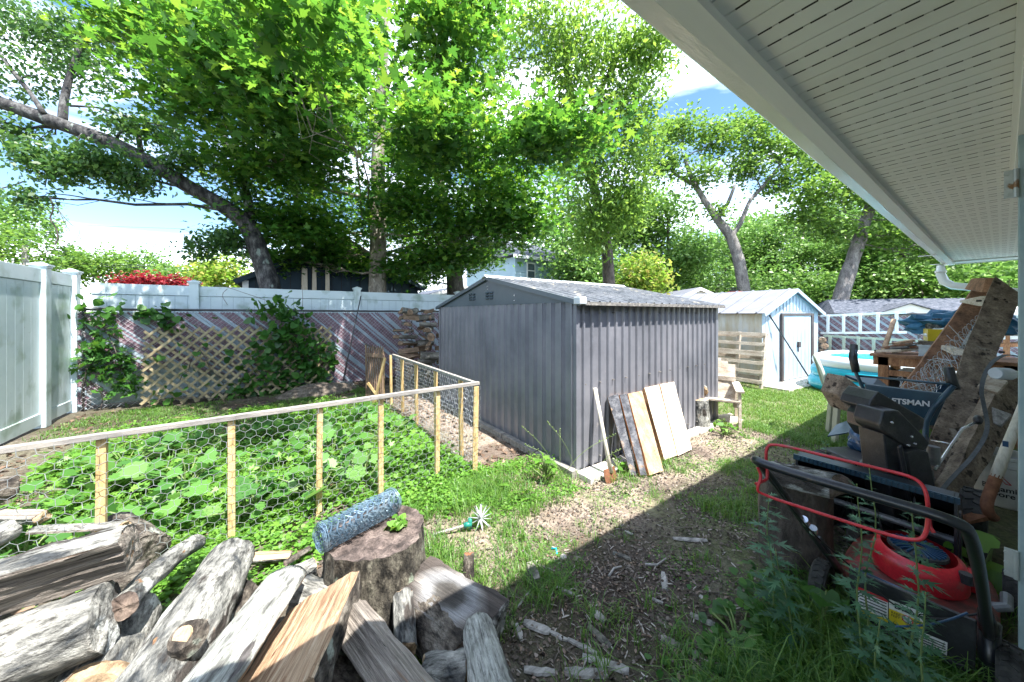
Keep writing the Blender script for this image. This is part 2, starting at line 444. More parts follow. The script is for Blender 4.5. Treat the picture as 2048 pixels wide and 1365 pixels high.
M_end_d = nmat('dark_end_grain', [(.04, .03, .028), (.12, .09, .075), (.22, .17, .14)], 14, rndc=True, rough=.95, bump=.6, grain=.5, gscale=30)
M_stumpbark = nmat('stump_bark', [(.012, .011, .009), (.045, .04, .032), (.11, .10, .08), (.19, .18, .14)], 20, lo=.36, hi=.66, detail=12, stretch=(1, 1, .5), rough=1, bump=1, bscale=26, bdist=.04, spots=[(8, (.30, .36, .28), .62, .05)], grain=.7, gscale=50)
M_stumptop = nmat('stump_top', [(.02, .015, .014), (.065, .05, .045), (.13, .10, .09), (.23, .19, .165)], 14, detail=12, rough=1, bump=.9, bscale=20, bdist=.02, grain=.6, gscale=70)
M_stack = nmat('stack_bark', [(.05, .05, .045), (.17, .16, .14), (.36, .34, .30)], 9, stretch=(.5, 1, 1), rndc=True, rough=.95, bump=.8, spots=[(5, (.40, .46, .44), .66, .05)], grain=.5, gscale=30)
M_stack2 = nmat('stack_split', [(.10, .065, .045), (.22, .15, .10), (.36, .26, .18)], 8, stretch=(.4, 2, 2), rndc=True, rough=.95, bump=.6, grain=.5, gscale=30)
M_hose = nmat('green_fitting', [(.01, .12, .10), (.02, .20, .16)], 6, rough=.4, bump=.05)
M_tarp = nmat('blue_tarp', [(.015, .08, .16), (.03, .16, .28)], 6, rough=.5, bump=.5, bscale=9, bdist=.03)
M_yellow = nmat('yellow_box', [(.50, .36, .01), (.62, .46, .02)], 6, rough=.5, bump=.1)
M_bin = nmat('clear_bin', [(.36, .42, .48), (.55, .60, .64)], 4, rough=.25, bump=.3, spec=.6)
M_bucket = nmat('bucket_white', [(.40, .40, .37), (.58, .58, .54)], 6, rough=.5, bump=.1, spots=[(8, (.25, .2, .18), .68, .06)])
M_ink = nmat('black_ink', [(.012, .012, .014), (.02, .02, .022)], 8, rough=.6, bump=0)
M_label_w = nmat('label_white', [(.66, .66, .64), (.72, .72, .70)], 5, rough=.5, bump=0)
M_label_y = nmat('label_yellow', [(.60, .46, .02), (.66, .52, .03)], 5, rough=.5, bump=0)
M_label_r = nmat('label_red', [(.42, .02, .03), (.50, .03, .04)], 5, rough=.5, bump=0)
M_silver = nmat('silver_letter', [(.55, .57, .58), (.65, .66, .67)], 5, rough=.4, bump=0)
M_bluep = nmat('blue_plastic', [(.01, .045, .11), (.02, .075, .17)], 4, rough=.3, bump=.05, spec=.6)
M_cloth = nmat('grey_strap', [(.05, .06, .07), (.11, .12, .13)], 22, rough=.8, bump=.5)
M_chip = nmat('wood_chip', [(.12, .115, .11), (.28, .27, .255), (.44, .42, .40)], 16, stretch=(.5, 2.5, 2.5), rndc=True, rough=.95, bump=.5)
M_stem = nmat('green_stem', [(.10, .16, .05), (.18, .24, .08)], 8, rough=.7, bump=.1)
M_twig = nmat('grey_twig', [(.10, .085, .07), (.22, .19, .16)], 14, rough=.95, bump=.3)
M_dirt = nmat('heaped_dirt', [(.05, .04, .035), (.12, .10, .08), (.22, .19, .16)], 14, rough=1, bump=1, bscale=30, bdist=.03)
M_copper = nmat('wire_blue_grey', [(.07, .12, .18), (.14, .22, .30), (.28, .36, .42)], 14, rough=.4, metal=.4, bump=0)

M_hollow = nmat('hollow_log_face', [(.12, .12, .125), (.24, .24, .245), (.36, .355, .35)], 9, detail=12, stretch=(.25, 4, 4), rndc=True, rough=.9, bump=1, bscale=16, bdist=.02, grain=.5, gscale=40, gst=(.12, 2.6, 2.6))
def hollow_rings(m, hx, hy):
    nt = m.node_tree; L = nt.links.new; b = nt.nodes['Principled BSDF']; src = b.inputs['Base Color'].links[0].from_socket
    tc = node(nt, 'ShaderNodeTexCoord'); mp = node(nt, 'ShaderNodeMapping'); mp.inputs['Scale'].default_value = (1 / hx, 1 / hy, 0); L(tc.outputs['Object'], mp.inputs['Vector'])
    nz_ = node(nt, 'ShaderNodeTexNoise'); nz_.inputs['Scale'].default_value = 9; L(tc.outputs['Object'], nz_.inputs['Vector'])
    ln = node(nt, 'ShaderNodeVectorMath', operation='LENGTH'); L(mp.outputs[0], ln.inputs[0])
    ad = node(nt, 'ShaderNodeMath', operation='MULTIPLY_ADD'); L(nz_.outputs['Fac'], ad.inputs[0]); ad.inputs[1].default_value = .3; L(ln.outputs['Value'], ad.inputs[2])
    r = ramp(nt, [(.22, .2, .18), (.35, .33, .3), (1.0, 1.0, 1.0), (1.15, 1.15, 1.15), (.8, .75, .7), (.3, .25, .22)], .34, 1.0); L(ad.outputs[0], r.inputs['Fac'])
    mm = node(nt, 'ShaderNodeMixRGB', blend_type='MULTIPLY'); mm.inputs['Fac'].default_value = 1; L(src, mm.inputs[1]); L(r.outputs['Color'], mm.inputs[2]); L(mm.outputs[0], b.inputs['Base Color'])
hollow_rings(M_hollow, .24, .15)
# =============== ground: one sheet, dense near the camera ===============
def axis(lo, hi, a, b, st):
    near = list(np.arange(a, b, st))
    out, x, s = [], b, st
    while x < hi:
        out.append(x); s *= 1.35; x += s
    out.append(hi)
    out2, x, s = [], a - st, st
    while x > lo:
        out2.append(x); s *= 1.35; x -= s
    out2.append(lo)
    return np.array(out2[::-1] + near + out)
GX, GY = axis(-300, 400, -3.2, 7, .05), axis(-300, 400, -.6, 8.2, .05)
def sstep(a, b, x):
    t = min(1, max(0, (x - a) / (b - a))); return t * t * (3 - 2 * t)
def gcol(u, v):
    """real colour of the soil: r = sandy, g = mossy / grassy, b = dark humus"""
    n = noise.noise(Vector((u * 1.3, v * 1.3, 7))) * .5 + noise.noise(Vector((u * 4, v * 4, 1))) * .3
    sand = sstep(1.25, 1.75, v + n * .6) * sstep(.6, 1.3, u + n) * (1 - sstep(2.6, 3.4, v - max(0, u - 2) * .2))
    sand = max(sand, .8 * sstep(1.5, 1.9, u) * sstep(2.5, 2.9, v) * (1 - sstep(2.3, 2.7, u)) if v > 2.4 else 0)
    moss = sstep(-.25, .35, n + .2 * (u > 2.2)) * (.5 if v < 1.6 else .25)
    moss *= 1 - math.exp(-((u - 1.35) / .5) ** 2 - ((v - 1.15) / .4) ** 2)
    if 5.0 < u < 12 and v < 3:
        moss = max(moss, .7)
    dk = math.exp(-((u - 1.35) / .55) ** 2 - ((v - 1.15) / .5) ** 2)
    sand *= 1 - dk
    humus = dk * .9 + (1 - dk) * sstep(.1, -.4, n) * .7 + (.5 if v > 6.6 else 0) + (.4 if v < .9 and u > 3.2 else 0)
    return sand, moss, min(1, humus)
nx, ny = len(GX), len(GY)
V = np.zeros((nx * ny, 3)); col = np.zeros((nx * ny, 4)); col[:, 3] = 1
k = 0
for yy in GY:
    for xx in GX:
        far = abs(xx) > 14 or abs(yy) > 14
        V[k] = (xx, yy, 0 if far else gz(xx, yy) + .006 * noise.noise(Vector((xx * 9, yy * 9, 2))))
        col[k, :3] = (0, .6, .2) if far else gcol(xx, yy)
        k += 1
ii = (np.arange(ny - 1)[:, None] * nx + np.arange(nx - 1)[None, :]).ravel()
F4 = np.stack([ii, ii + 1, ii + nx + 1, ii + nx], 1)
gm = bpy.data.materials.new('yard_soil'); gm.use_nodes = True
nt = gm.node_tree; L = nt.links.new; b = nt.nodes['Principled BSDF']
b.inputs['Roughness'].default_value = .97; b.inputs['Specular IOR Level'].default_value = .15
tc = node(nt, 'ShaderNodeTexCoord')
def ntex(sc, de=8, ro=.7):
    n = node(nt, 'ShaderNodeTexNoise'); n.inputs['Scale'].default_value = sc; n.inputs['Detail'].default_value = de
    n.inputs['Roughness'].default_value = ro; L(tc.outputs['Object'], n.inputs['Vector']); return n
def mix(fac, a, c):
    m = node(nt, 'ShaderNodeMixRGB'); L(fac, m.inputs['Fac']); L(a, m.inputs[1]); L(c, m.inputs[2]); return m.outputs[0]
n1, n2, n3 = ntex(28), ntex(3.5), ntex(90, 4)
rs = ramp(nt, [(.06, .05, .043), (.14, .12, .10), (.25, .22, .19)], .32, .68); L(n1.outputs['Fac'], rs.inputs['Fac'])
rsand = ramp(nt, [(.17, .125, .10), (.38, .30, .245), (.52, .43, .36)], .32, .68); L(n1.outputs['Fac'], rsand.inputs['Fac'])
rmoss = ramp(nt, [(.035, .055, .018), (.08, .12, .03), (.15, .19, .06)], .3, .7); L(n1.outputs['Fac'], rmoss.inputs['Fac'])
rhum = ramp(nt, [(.02, .016, .014), (.055, .042, .034), (.12, .09, .075)], .3, .7); L(n3.outputs['Fac'], rhum.inputs['Fac'])
at = node(nt, 'ShaderNodeAttribute', attribute_name='soil'); sp = node(nt, 'ShaderNodeSeparateColor'); L(at.outputs['Color'], sp.inputs[0])
def pert(o):
    a = node(nt, 'ShaderNodeMath', operation='ADD'); s2 = node(nt, 'ShaderNodeMath', operation='SUBTRACT'); s2.inputs[1].default_value = .5
    L(n2.outputs['Fac'], s2.inputs[0]); L(s2.outputs[0], a.inputs[0]); L(o, a.inputs[1]); a.use_clamp = True
    m2 = node(nt, 'ShaderNodeMath', operation='MULTIPLY'); L(a.outputs[0], m2.inputs[0]); m2.inputs[1].default_value = 1.0; return m2.outputs[0]
c = mix(sp.outputs[0], rs.outputs[0], rsand.outputs[0])
c = mix(pert(sp.outputs[2]), c, rhum.outputs[0])
c = mix(pert(sp.outputs[1]), c, rmoss.outputs[0])
L(c, b.inputs['Base Color'])
bp = node(nt, 'ShaderNodeBump'); bp.inputs['Strength'].default_value = 1; bp.inputs['Distance'].default_value = .03
L(n1.outputs['Fac'], bp.inputs['Height']); L(bp.outputs[0], b.inputs['Normal'])
ground = npobj('ground', V, [F4], gm, kind='structure')
ca = ground.data.color_attributes.new('soil', 'FLOAT_COLOR', 'POINT')
ca.data.foreach_set('color', col.astype(np.float32).ravel())
ground.data.polygons.foreach_set('use_smooth', [True] * len(ground.data.polygons))

# =============== the house: eave, gutter, wall, open door ===============
KH = .60
ZS = H + 1.13 * KH
house = thing('house', 'white house whose vented soffit and gutter cross the top right corner', 'house', (4, -.6, 0))
mb = MB()
U0, U1, V0, V1 = -3.0, 7.45, -.62, .605 * KH
pw, k, u = .1016 * KH, 0, U0
while u < U1 - .02:
    u2 = min(u + pw, U1)
    mb.bx(u + .005, u2, V0, V1, ZS, ZS + .012)
    mb.bx(u, u + .005, V0, V1, ZS + .008, ZS + .016)
    if k % 3 == 2 or k % 3 == 0:
        vv = V0 + .05
        while vv < V1 - .05:
            mb.bx(u, u + .0055, vv, vv + .028, ZS - .0005, ZS + .005, 1)
            vv += .042
    u = u2; k += 1
obj('soffit', mb, [M_soffit, M_slot], house)
mb = MB(); mb.bx(U0, U1 + .02, V1, V1 + .05, ZS - .026, ZS + .04); obj('fascia', mb, M_fascia, house)
mb = MB()                                                        # K-style gutter profile swept along the eave
prof = [(.0, 0), (.005, .115), (.018, .118), (.013, -.0), (.06, .002), (.085, .035), (.105, .06), (.112, .115), (.125, .118), (.122, .11), (.116, .055), (.09, .022), (.066, -.012), (.0, -.012)]
y0 = V1 + .051
us = list(np.linspace(U0, U1, 42))
for i, uu in enumerate(us):
    for (a, z) in prof:
        a, z = a * KH, z * KH
        mb.v.append(Vector((uu, y0 + a + .004 * noise.noise(Vector((uu * 1.7, a * 8, 1))), ZS - .018 + z + .003 * noise.noise(Vector((uu * 2.1, 4, z * 9))))))
n = len(prof)
for i in range(len(us) - 1):
    for j in range(n):
        mb.f.append((i * n + j, i * n + (j + 1) % n, (i + 1) * n + (j + 1) % n, (i + 1) * n + j)); mb.m.append(0)
mb.f.append(tuple(range(n))); mb.m.append(0); mb.f.append(tuple(reversed(range((len(us) - 1) * n, len(us) * n)))); mb.m.append(0)
for uu in (U1 - 1.5, U1 - .35):
    mb.bx(uu, uu + .05, y0 + .0, y0 + .132, ZS - .034, ZS - .029)
obj('gutter', mb, M_gutter, house, smooth=False)
mb = MB(); mb.prism([(U0, V0 - 3.5, ZS + 1.55), (U0, V1 + .07, ZS + .075), (U0, V1 + .05, ZS + .045), (U0, V0 - 3.5, ZS + 1.65)], (U1 - U0 + .05, 0, 0)); obj('roof', mb, M_shingle, house)
mb = MB(); mb.bx(U0, U1, V0 - .1, V0, .0, ZS)
z = .02
while z < ZS - .1:
    mb.prism([(U0, V0, z), (U0, V0 + .018, z), (U0, V0 + .004, z + .1)], (U1 - U0, 0, 0)); z += .1
obj('wall', mb, M_siding_w, house)
mb = MB(); mb.bx(U0, 3.3, -.065, -.030, ZS - .065, ZS - .002); mb.bx(U0, 3.3, -.030, -.018, ZS - .026, ZS - .002, 0); obj('frieze_trim', mb, M_soffit, house)
mb = MB(); mb.prism([(U1, V0, ZS - .02), (U1, V1 + .05, ZS - .02), (U1, V1 + .05, ZS + .09), (U1, V0, ZS + .45)], (.02, 0, 0)); mb.bx(U1 - .3, U1, V0, V1, ZS - .012, ZS - .002); obj('rake_board', mb, M_siding_w, house)
mb = MB()                                                        # downspout elbow and run back to the wall
a = Vector((U1 - .12, y0 + .06, ZS - .03))
pts = [a, a + Vector((0, 0, -.12)), a + Vector((0, -.03, -.22)), a + Vector((-.02, -.10, -.28)), a + Vector((-.12, -.45, -.36)), a + Vector((-.25, -.80, -.46)), a + Vector((-.26, -.89, -.56)), a + Vector((-.26, -.90, -1.9))]
mb.tube(pts, [.036, .045, .048, .048, .045, .045, .045, .045], 10)
mb.tube([pts[0] + Vector((0, 0, -.07)), pts[0] + Vector((0, 0, -.10))], .053, 10)
obj('downspout', mb, M_gutter, house, smooth=True)
# the open door whose edge stands at the right of the frame
DU = 2.10
de = onu(2036.5, 628, DU)
door = thing('door', 'grey-blue painted door standing open, its edge at the far right', 'door', (DU, -.3, 0))
mb = MB(); mb.bx(DU, DU + .042, -.62, de.y, .30, 2.075)
mb.bx(DU - .012, DU, -.62, de.y - .09, .4, 1.05); mb.bx(DU - .012, DU, -.62, de.y - .09, 1.2, 1.98)
obj('door_panel', mb, M_door, door, bevel=.004)
for zz in (1.90, .585):
    mb = MB()
    mb.bx(DU - .004, DU + .002, de.y + .001, de.y + .028, zz - .048, zz + .048)
    mb.tube([(DU - .006, de.y + .004, zz - .049), (DU - .006, de.y + .004, zz + .049)], .006, 8)
    for dz in (-.035, 0, .035):
        mb.tube([(DU - .009, de.y + .024, zz + dz), (DU - .003, de.y + .024, zz + dz)], .005, 8)
    obj('hinge', mb, M_hinge, door)

# =============== white vinyl privacy fences ===============
def vinyl_run(root, p0, p1, z0, z1, side, seam_side):
    """panel run between posts along an axis; boards with seams, top and bottom rail"""
    p0, p1 = Vector(p0), Vector(p1)
    d = (p1 - p0); Ln = d.length; d.normalize(); nrm = Vector((-d.y, d.x, 0))
    mb = MB()
    def bb(a0, a1, z0, z1, t, mi=0, off=0):
        c = p0 + d * ((a0 + a1) / 2) + nrm * off
        M = Matrix((d, nrm, Vector((0, 0, 1)))).transposed()
        mb.box((c.x, c.y, (z0 + z1) / 2), (a1 - a0, t, z1 - z0), M, mi)
    x, bw = 0.0, .155
    while x < Ln - .001:
        x2 = min(x + bw, Ln)
        bb(x + .0025, x2 - .0025, z0 + .16, z1 - .165, .022)
        bb(x2 - .0025, x2 + .0025, z0 + .17, z1 - .17, .014, 1)
        x = x2
    obj('board_panel', mb, [M_vinyl, M_vinyl_seam], root)
    mb = MB(); bb(0, Ln, z1 - .17, z1, .05); bb(0, Ln, z1 - .178, z1 - .17, .03, 1); obj('top_rail', mb, [M_vinyl, M_vinyl_seam], root, bevel=.004)
    mb = MB(); bb(0, Ln, z0 + .02, z0 + .17, .05); obj('bottom_rail', mb, M_vinyl, root, bevel=.004)
def vinyl_post(root, x, y, z1, wd=.127):
    p = MB(); p.bx(x - wd / 2, x + wd / 2, y - wd / 2, y + wd / 2, 0, z1)
    o = obj('post', p, M_vinyl, root, bevel=.004)
    c = MB(); c.bx(x - wd / 2 - .022, x + wd / 2 + .022, y - wd / 2 - .022, y + wd / 2 + .022, z1, z1 + .022)
    c.bx(x - wd / 2 - .010, x + wd / 2 + .010, y - wd / 2 - .010, y + wd / 2 + .010, z1 - .022, z1)
    h = wd / 2 + .012
    c.add([(x - h, y - h, z1 + .022), (x + h, y - h, z1 + .022), (x + h, y + h, z1 + .022), (x - h, y + h, z1 + .022), (x, y, z1 + .055)], [(0, 1, 4), (1, 2, 4), (2, 3, 4), (3, 0, 4), (3, 2, 1, 0)])
    k = obj('post_cap', c, M_vinyl, o)
LU = -2.45
f1 = thing('vinyl_fence', 'tall white vinyl fence along the left side, seen edge-on beside the camera', 'fence', (LU, 6, 0))
for (a, b_) in ((1.6, 4.55), (4.55, 7.02), (7.02, 7.80)):
    vinyl_run(f1, (LU, a + .05, 0), (LU, b_ - .05, 0), .02, 2.02, 1, 1)
for v in (1.6, 4.55, 7.02, 7.84):
    vinyl_post(f1, LU, v, 2.06)
BV = 8.05
f2 = thing('vinyl_fence', 'white vinyl fence across the back, rising behind the chain-link with its slats', 'fence', (1, BV, 0))
xs = [LU + .07]
for px in (389, 714):
    xs.append(onv(px, 600, BV).x)
xs += [3.9, 6.4]
for i in range(len(xs) - 1):
    vinyl_run(f2, (xs[i] + .06, BV, 0), (xs[i + 1] - .06, BV, 0), .02, 1.93 , 1, 1)
for x in xs[1:]:
    vinyl_post(f2, x, BV, 1.99)

# =============== chain-link fence with diagonal slats ===============
def chainlink(root, p0, p1, z0, z1, pitch=.075, r=.0028, wave=True):
    p0, p1 = Vector(p0), Vector(p1); d = p1 - p0; Ln = d.length; d.normalize(); nrm = Vector((-d.y, d.x, 0))
    hgt = z1 - z0
    mb = MB()
    for sgn in (1, -1):
        x = -hgt
        while x < Ln + (0 if sgn > 0 else hgt):
            a0, b0 = x, x + hgt * 1.0
            if sgn < 0: a0, b0 = x, x - hgt
            # clip
            pts = []
            for t in np.linspace(0, 1, int(hgt / pitch * 2) + 1):
                s = a0 + (b0 - a0) * t
                if 0 <= s <= Ln:
                    j = round(t * (hgt / pitch * 2))
                    pts.append(p0 + d * s + nrm * (.003 * sgn * (1 if j % 2 else -1)) + Vector((0, 0, z0 + hgt * t)))
            if len(pts) > 1:
                mb.tube(pts, r, 3, caps=False)
            x += pitch
    return mb
def slats(p0, p1, z0, z1, off, sel, wd, seed, gaps=None, slope=.92):
    rr = random.Random(seed)
    p0, p1 = Vector(p0), Vector(p1); d = p1 - p0; Ln = d.length; d.normalize(); nrm = Vector((-d.y, d.x, 0))
    hgt = z1 - z0; out = [MB(), MB()]
    x, k = -hgt / slope, 0
    while x < Ln + hgt:
        kind = sel(k, rr)
        x0, x1 = x, x + hgt / slope             # runs down to the right: top at x0, bottom at x1
        t0 = 0 if x0 >= 0 else -x0 / (x1 - x0)
        t1 = 1 if x1 <= Ln else (Ln - x0) / (x1 - x0)
        if kind is not None and t1 > t0 + .05:
            if gaps: t0, t1 = gaps(x0, x1, t0, t1, rr)
            if t1 > t0 + .03:
                o1 = off + rr.uniform(-.002, .002)
                A = p0 + d * (x0 + (x1 - x0) * t0) + nrm * o1 + Vector((0, 0, z1 - hgt * t0))
                B = p0 + d * (x0 + (x1 - x0) * t1) + nrm * (o1 + rr.uniform(-.003, .003)) + Vector((0, 0, z1 - hgt * t1))
                out[kind].beam(A, B, .0035, wd * rr.uniform(.9, 1.05), up=nrm.cross((B - A).normalized()))
        x += wd * 1.32; k += 1
    return out
CV = 7.78
cl = thing('chain_link_fence', 'chain-link fence with red and white diagonal slats under a dark rail at the back', 'fence', (0, CV, 0))
c0, c1 = (LU + .07, CV, 0), (4.2, CV, 0)
obj('wire_mesh', chainlink(cl, c0, c1, .02, 1.50), M_galv, cl)
def sel(k, rr):
    return 0 if (k % 7 in (1, 2) and rr.random() < .8) or rr.random() < .15 else 1
def gp(x0, x1, t0, t1, rr):
    # the slats have slipped out low down at the left end
    lim = (1.05 - x0) / max(.1, (x1 - x0))
    if x0 < .9 - .0:
        t1 = min(t1, t0 + max(.05, (x0 + 1.35) / (x1 - x0) * .62 + rr.uniform(-.05, .08)))
    return t0, t1
o_ = slats(c0, c1, .03, 1.47, .014, sel, .030, 3, gp)
obj('white_slats', o_[0], M_slat_w, cl); obj('red_slats', o_[1], M_slat_r, cl)
mb = MB(); mb.tube([(c0[0], CV, 1.515), (c1[0], CV, 1.50)], .021, 10); obj('top_rail', mb, M_rail_dark, cl, smooth=True)
for x in (c0[0] + .05, .3, 2.6):
    mb = MB(); mb.tube([(x, CV + .03, 0), (x, CV + .03, 1.54)], .024, 10); obj('post', mb, M_rail_dark, cl, smooth=True)
# right-hand boundary fence
RU = 11.0
cr_ = thing('chain_link_fence', 'distant fence with pink and white diagonal slats behind the ladders and the pool', 'fence', (RU, 0, 0))
r0, r1 = (RU, 3.4, 0), (RU, -3.2, 0)
obj('wire_mesh', chainlink(cr_, r0, r1, .02, 1.42, .1), M_galv, cr_)
o_ = slats(r0, r1, .5, 1.39, .014, lambda k, rr: 0 if k % 3 == 0 else 1, .045, 5, slope=.95)
obj('white_slats', o_[0], M_slat_w, cr_); obj('red_slats', o_[1], M_slat_r, cr_)
mb = MB(); mb.tube([(RU, 3.4, 1.44), (RU, -3.2, 1.44)], .024, 10); obj('top_rail', mb, M_rail_dark, cr_, smooth=True)
for y in (3.3, 1.0, -1.4):
    mb = MB(); mb.tube([(RU + .03, y, 0), (RU + .03, y, 1.46)], .024, 10); obj('post', mb, M_rail_dark, cr_, smooth=True)
lw = thing('lattice_skirt', 'weathered diagonal lattice along the bottom of the distant right fence', 'lattice', (RU - .05, 0, 0))
mb = MB()
for s in (1, -1):
    y = -3.0
    while y < 3.4:
        a = Vector((RU - .06 - .008 * s, y, .05)); b_ = Vector((RU - .06 - .008 * s, y + s * .5, .55))
        mb.beam(a, b_, .007, .035, up=Vector((1, 0, 0)).cross(b_ - a)); y += .09 if s > 0 else .18
obj('lath', mb, M_lattice, lw)

# =============== wooden lattice panel against the chain-link ===============
la = thing('lattice_screen', 'tan wooden lattice panel leaning on the chain-link fence, vines on its right end', 'lattice', (-.4, 7.6, 0))
A0, A1 = onv(283, 800, 7.55).x, onv(664, 780, 7.55).x
def latticebars(x0, x1, z0, z1, yb, lean, s, pitch=.165, wd=.038, off=0.0):
    mb = MB(); h = z1 - z0; x = x0 - h
    while x < x1 + h:
        xa, xb = (x, x + h) if s > 0 else (x + h, x)
        ta, tb = 0.0, 1.0                       # clip in x
        f = lambda t: xa + (xb - xa) * t
        lo, hi = sorted((0, 1))
        ts = sorted([(x0 - xa) / (xb - xa), (x1 - xa) / (xb - xa)])
        ta, tb = max(0, ts[0]), min(1, ts[1])
        if tb - ta > .04:
            tb += .03 * noise.noise(Vector((x * 9, s, 2)))
            P = lambda t: Vector((f(t), yb - .006 * s + lean * t + off, z0 + h * t))
            a, b_ = P(ta), P(tb)
            mb.beam(a, b_, .008, wd, up=Vector((0, 1, 0)).cross(b_ - a))
        x += pitch
    return mb
obj('front_laths', latticebars(A0, A1, .02, 1.22, 7.50, .18, 1), M_lattice, la)
obj('back_laths', latticebars(A0, A1, .02, 1.20, 7.50, .18, -1), M_lattice, la)

# =============== the charcoal metal shed ===============
SU0, SV0, SU1, SV1 = 2.25, 2.21, 4.89, 5.30
EZ, PZ = 1.555, 1.915
VM = (SV0 + SV1) / 2
sh = thing('garden_shed', 'charcoal corrugated metal shed in the middle of the yard with a low gable roof', 'shed', ((SU0 + SU1) / 2, VM, 0))
def ribbed(p0, p1, z0, z1, pitch, dep, nrm, mid=None):
    """vertical ribbed sheet: flat pans and narrow raised ribs"""
    p0, p1 = Vector(p0), Vector(p1); d = p1 - p0; Ln = d.length; d.normalize(); nrm = Vector(nrm)
    n = max(1, round(Ln / pitch)); pitch = Ln / n
    prof = []
    for i in range(n):
        s = i * pitch
        prof += [(s, 0), (s + pitch * .56, 0), (s + pitch * .64, dep), (s + pitch * .80, dep), (s + pitch * .84, dep * .5), (s + pitch * .9, dep * .5), (s + pitch * .97, 0)]
    prof.append((Ln, 0))
    mb = MB()
    for (s, o) in prof:
        q = p0 + d * s + nrm * o
        wob = nrm * .003 * noise.noise(Vector((q.x * 2.2, q.y * 2.2, 5)))
        for zz in (z0, (z0 * 2 + z1) / 3, (z0 + 2 * z1) / 3, z1):
            mb.v.append(Vector((q.x, q.y, zz)) + wob + nrm * .004 * noise.noise(Vector((q.x * 1.5, q.y * 1.5, zz * 2))))
    for i in range(len(prof) - 1):
        for j in range(3):
            a = i * 4 + j
            mb.f.append((a, a + 4, a + 5, a + 1)); mb.m.append(0)
    return mb
mb = ribbed((SU0, SV0, 0), (SU1, SV0, 0), .03, EZ, .115, .022, (0, -1, 0))
for zz in (.10, .80, 1.46):
    for k in range(13):
        x = SU0 + .10 + k * .2; mb.tube([(x, SV0 - .002, zz), (x, SV0 - .027, zz)], .0055, 6, mi=1)
obj('front_wall', mb, [M_shed, M_shed_trim], sh, label='sunlit ribbed metal wall')
obj('end_wall', ribbed((SU0, SV1, 0), (SU0, SV0, 0), .03, EZ, .138, .030, (-1, 0, 0)), M_shed, sh, label='shaded ribbed metal wall')
obj('back_wall', ribbed((SU1, SV1, 0), (SU0, SV1, 0), .03, EZ, .138, .016, (0, 1, 0)), M_shed, sh)
obj('far_wall', ribbed((SU1, SV0, 0), (SU1, SV1, 0), .03, EZ, .138, .016, (1, 0, 0)), M_shed, sh)
for (x, y) in ((SU0, SV0), (SU1, SV0), (SU0, SV1), (SU1, SV1)):
    mb = MB(); mb.bx(x - .021, x + .021, y - .021, y + .021, .02, EZ); obj('corner_trim', mb, M_shed, sh, bevel=.003)
for s, x in ((-1, SU0), (1, SU1)):
    mb = MB(); mb.prism([(x, SV0, EZ), (x, SV1, EZ), (x, VM, PZ - .015)], (s * .014, 0, 0)); obj('gable_panel', mb, M_shed_gable, sh)
# vents either side of the gable middle
for vy in (VM + .33, VM - .13):
    mb = MB()
    for i in range(2):
        for j in range(3):
            yy = vy + i * .10; zz = EZ + .085 + j * .035 - .0
            mb.prism([(SU0 - .015, yy, zz), (SU0 - .028, yy, zz), (SU0 - .015, yy, zz + .02)], (0, .08, 0))
            mb.bx(SU0 - .0165, SU0 - .015, yy + .004, yy + .076, zz - .010, zz, 1)
    obj('vent', mb, [M_shed_gable, M_ink], sh)
for (y, z) in ((VM, 1.80), (VM, 1.76), (SV0 + .95, 1.66), (SV0 + .95, 1.60)):
    mb = MB(); mb.tube([(SU0 - .014, y, z), (SU0 - .022, y, z)], .007, 8); obj('screw', mb, M_chrome, sh)
OH = .088
for s in (-1, 1):
    mb = MB()
    ye = SV0 - OH if s < 0 else SV1 + OH
    ze = EZ - (PZ - EZ) * OH / (VM - SV0) + .02
    A, B = Vector((SU0 - .05, ye, ze)), Vector((SU0 - .05, VM, PZ))
    nr = 19; Lx = SU1 - SU0 + .1; pit = Lx / nr
    prof = []
    for i in range(nr):
        x = i * pit; prof += [(x, 0), (x + pit * .7, 0), (x + pit * .76, .014), (x + pit * .9, .014), (x + pit * .96, 0)]
    prof.append((Lx, 0))
    for (x, h) in prof:
        for q in (0, .33, .66, 1):
            P = A.lerp(B, q); mb.v.append(P + Vector((x, 0, h + .004 * noise.noise(Vector((x * 2, q * 5, s))))))
    for i in range(len(prof) - 1):
        for j in range(3):
            a = i * 4 + j; mb.f.append((a, a + 4, a + 5, a + 1)); mb.m.append(0)
    obj('roof_sheet', mb, M_shed_roof, sh)
    mb = MB(); mb.beam(A + Vector((.01, 0, -.012)), B + Vector((.01, 0, -.012)), .02, .045); obj('rake_trim', mb, M_shed_gable, sh)
    mb = MB(); mb.bx(SU0 - .05, SU1 + .06, ye - .008, ye + .008, ze - .028, ze + .004); obj('eave_trim', mb, M_shed_trim, sh)
mb = MB(); mb.prism([(SU0 - .07, VM - .07, PZ - .012), (SU0 - .07, VM, PZ + .03), (SU0 - .07, VM + .07, PZ - .012), (SU0 - .07, VM, PZ + .008)], (SU1 - SU0 + .15, 0, 0)); obj('ridge_cap', mb, M_capw, sh)
mb = MB(); mb.bx(SU0 - .065, SU0 + .02, SV0 - OH - .02, SV0 - OH + .06, EZ - .02, EZ + .045); obj('eave_corner_cap', mb, M_capw, sh, bevel=.006)
mb = MB()                                                         # timber skirt the shed stands on
mb.bx(SU0 - .03, SU0 + .95, SV0 - .20, SV0 - .02, -.03, .035); mb.bx(SU0 + .955, SU1 + .05, SV0 - .14, SV0 - .02, -.03, .04)
obj('base_sill', mb, M_conc, sh, bevel=.006)
mb = MB(); y = SV0 - .05
for ln in (.55, .62, .7, .6, .6):
    mb.box((SU0 - .055, y + ln / 2, .02), (.07, ln - .02, .07), Matrix.Rotation(rnd.uniform(-.03, .03), 3, 'Z')); y += ln
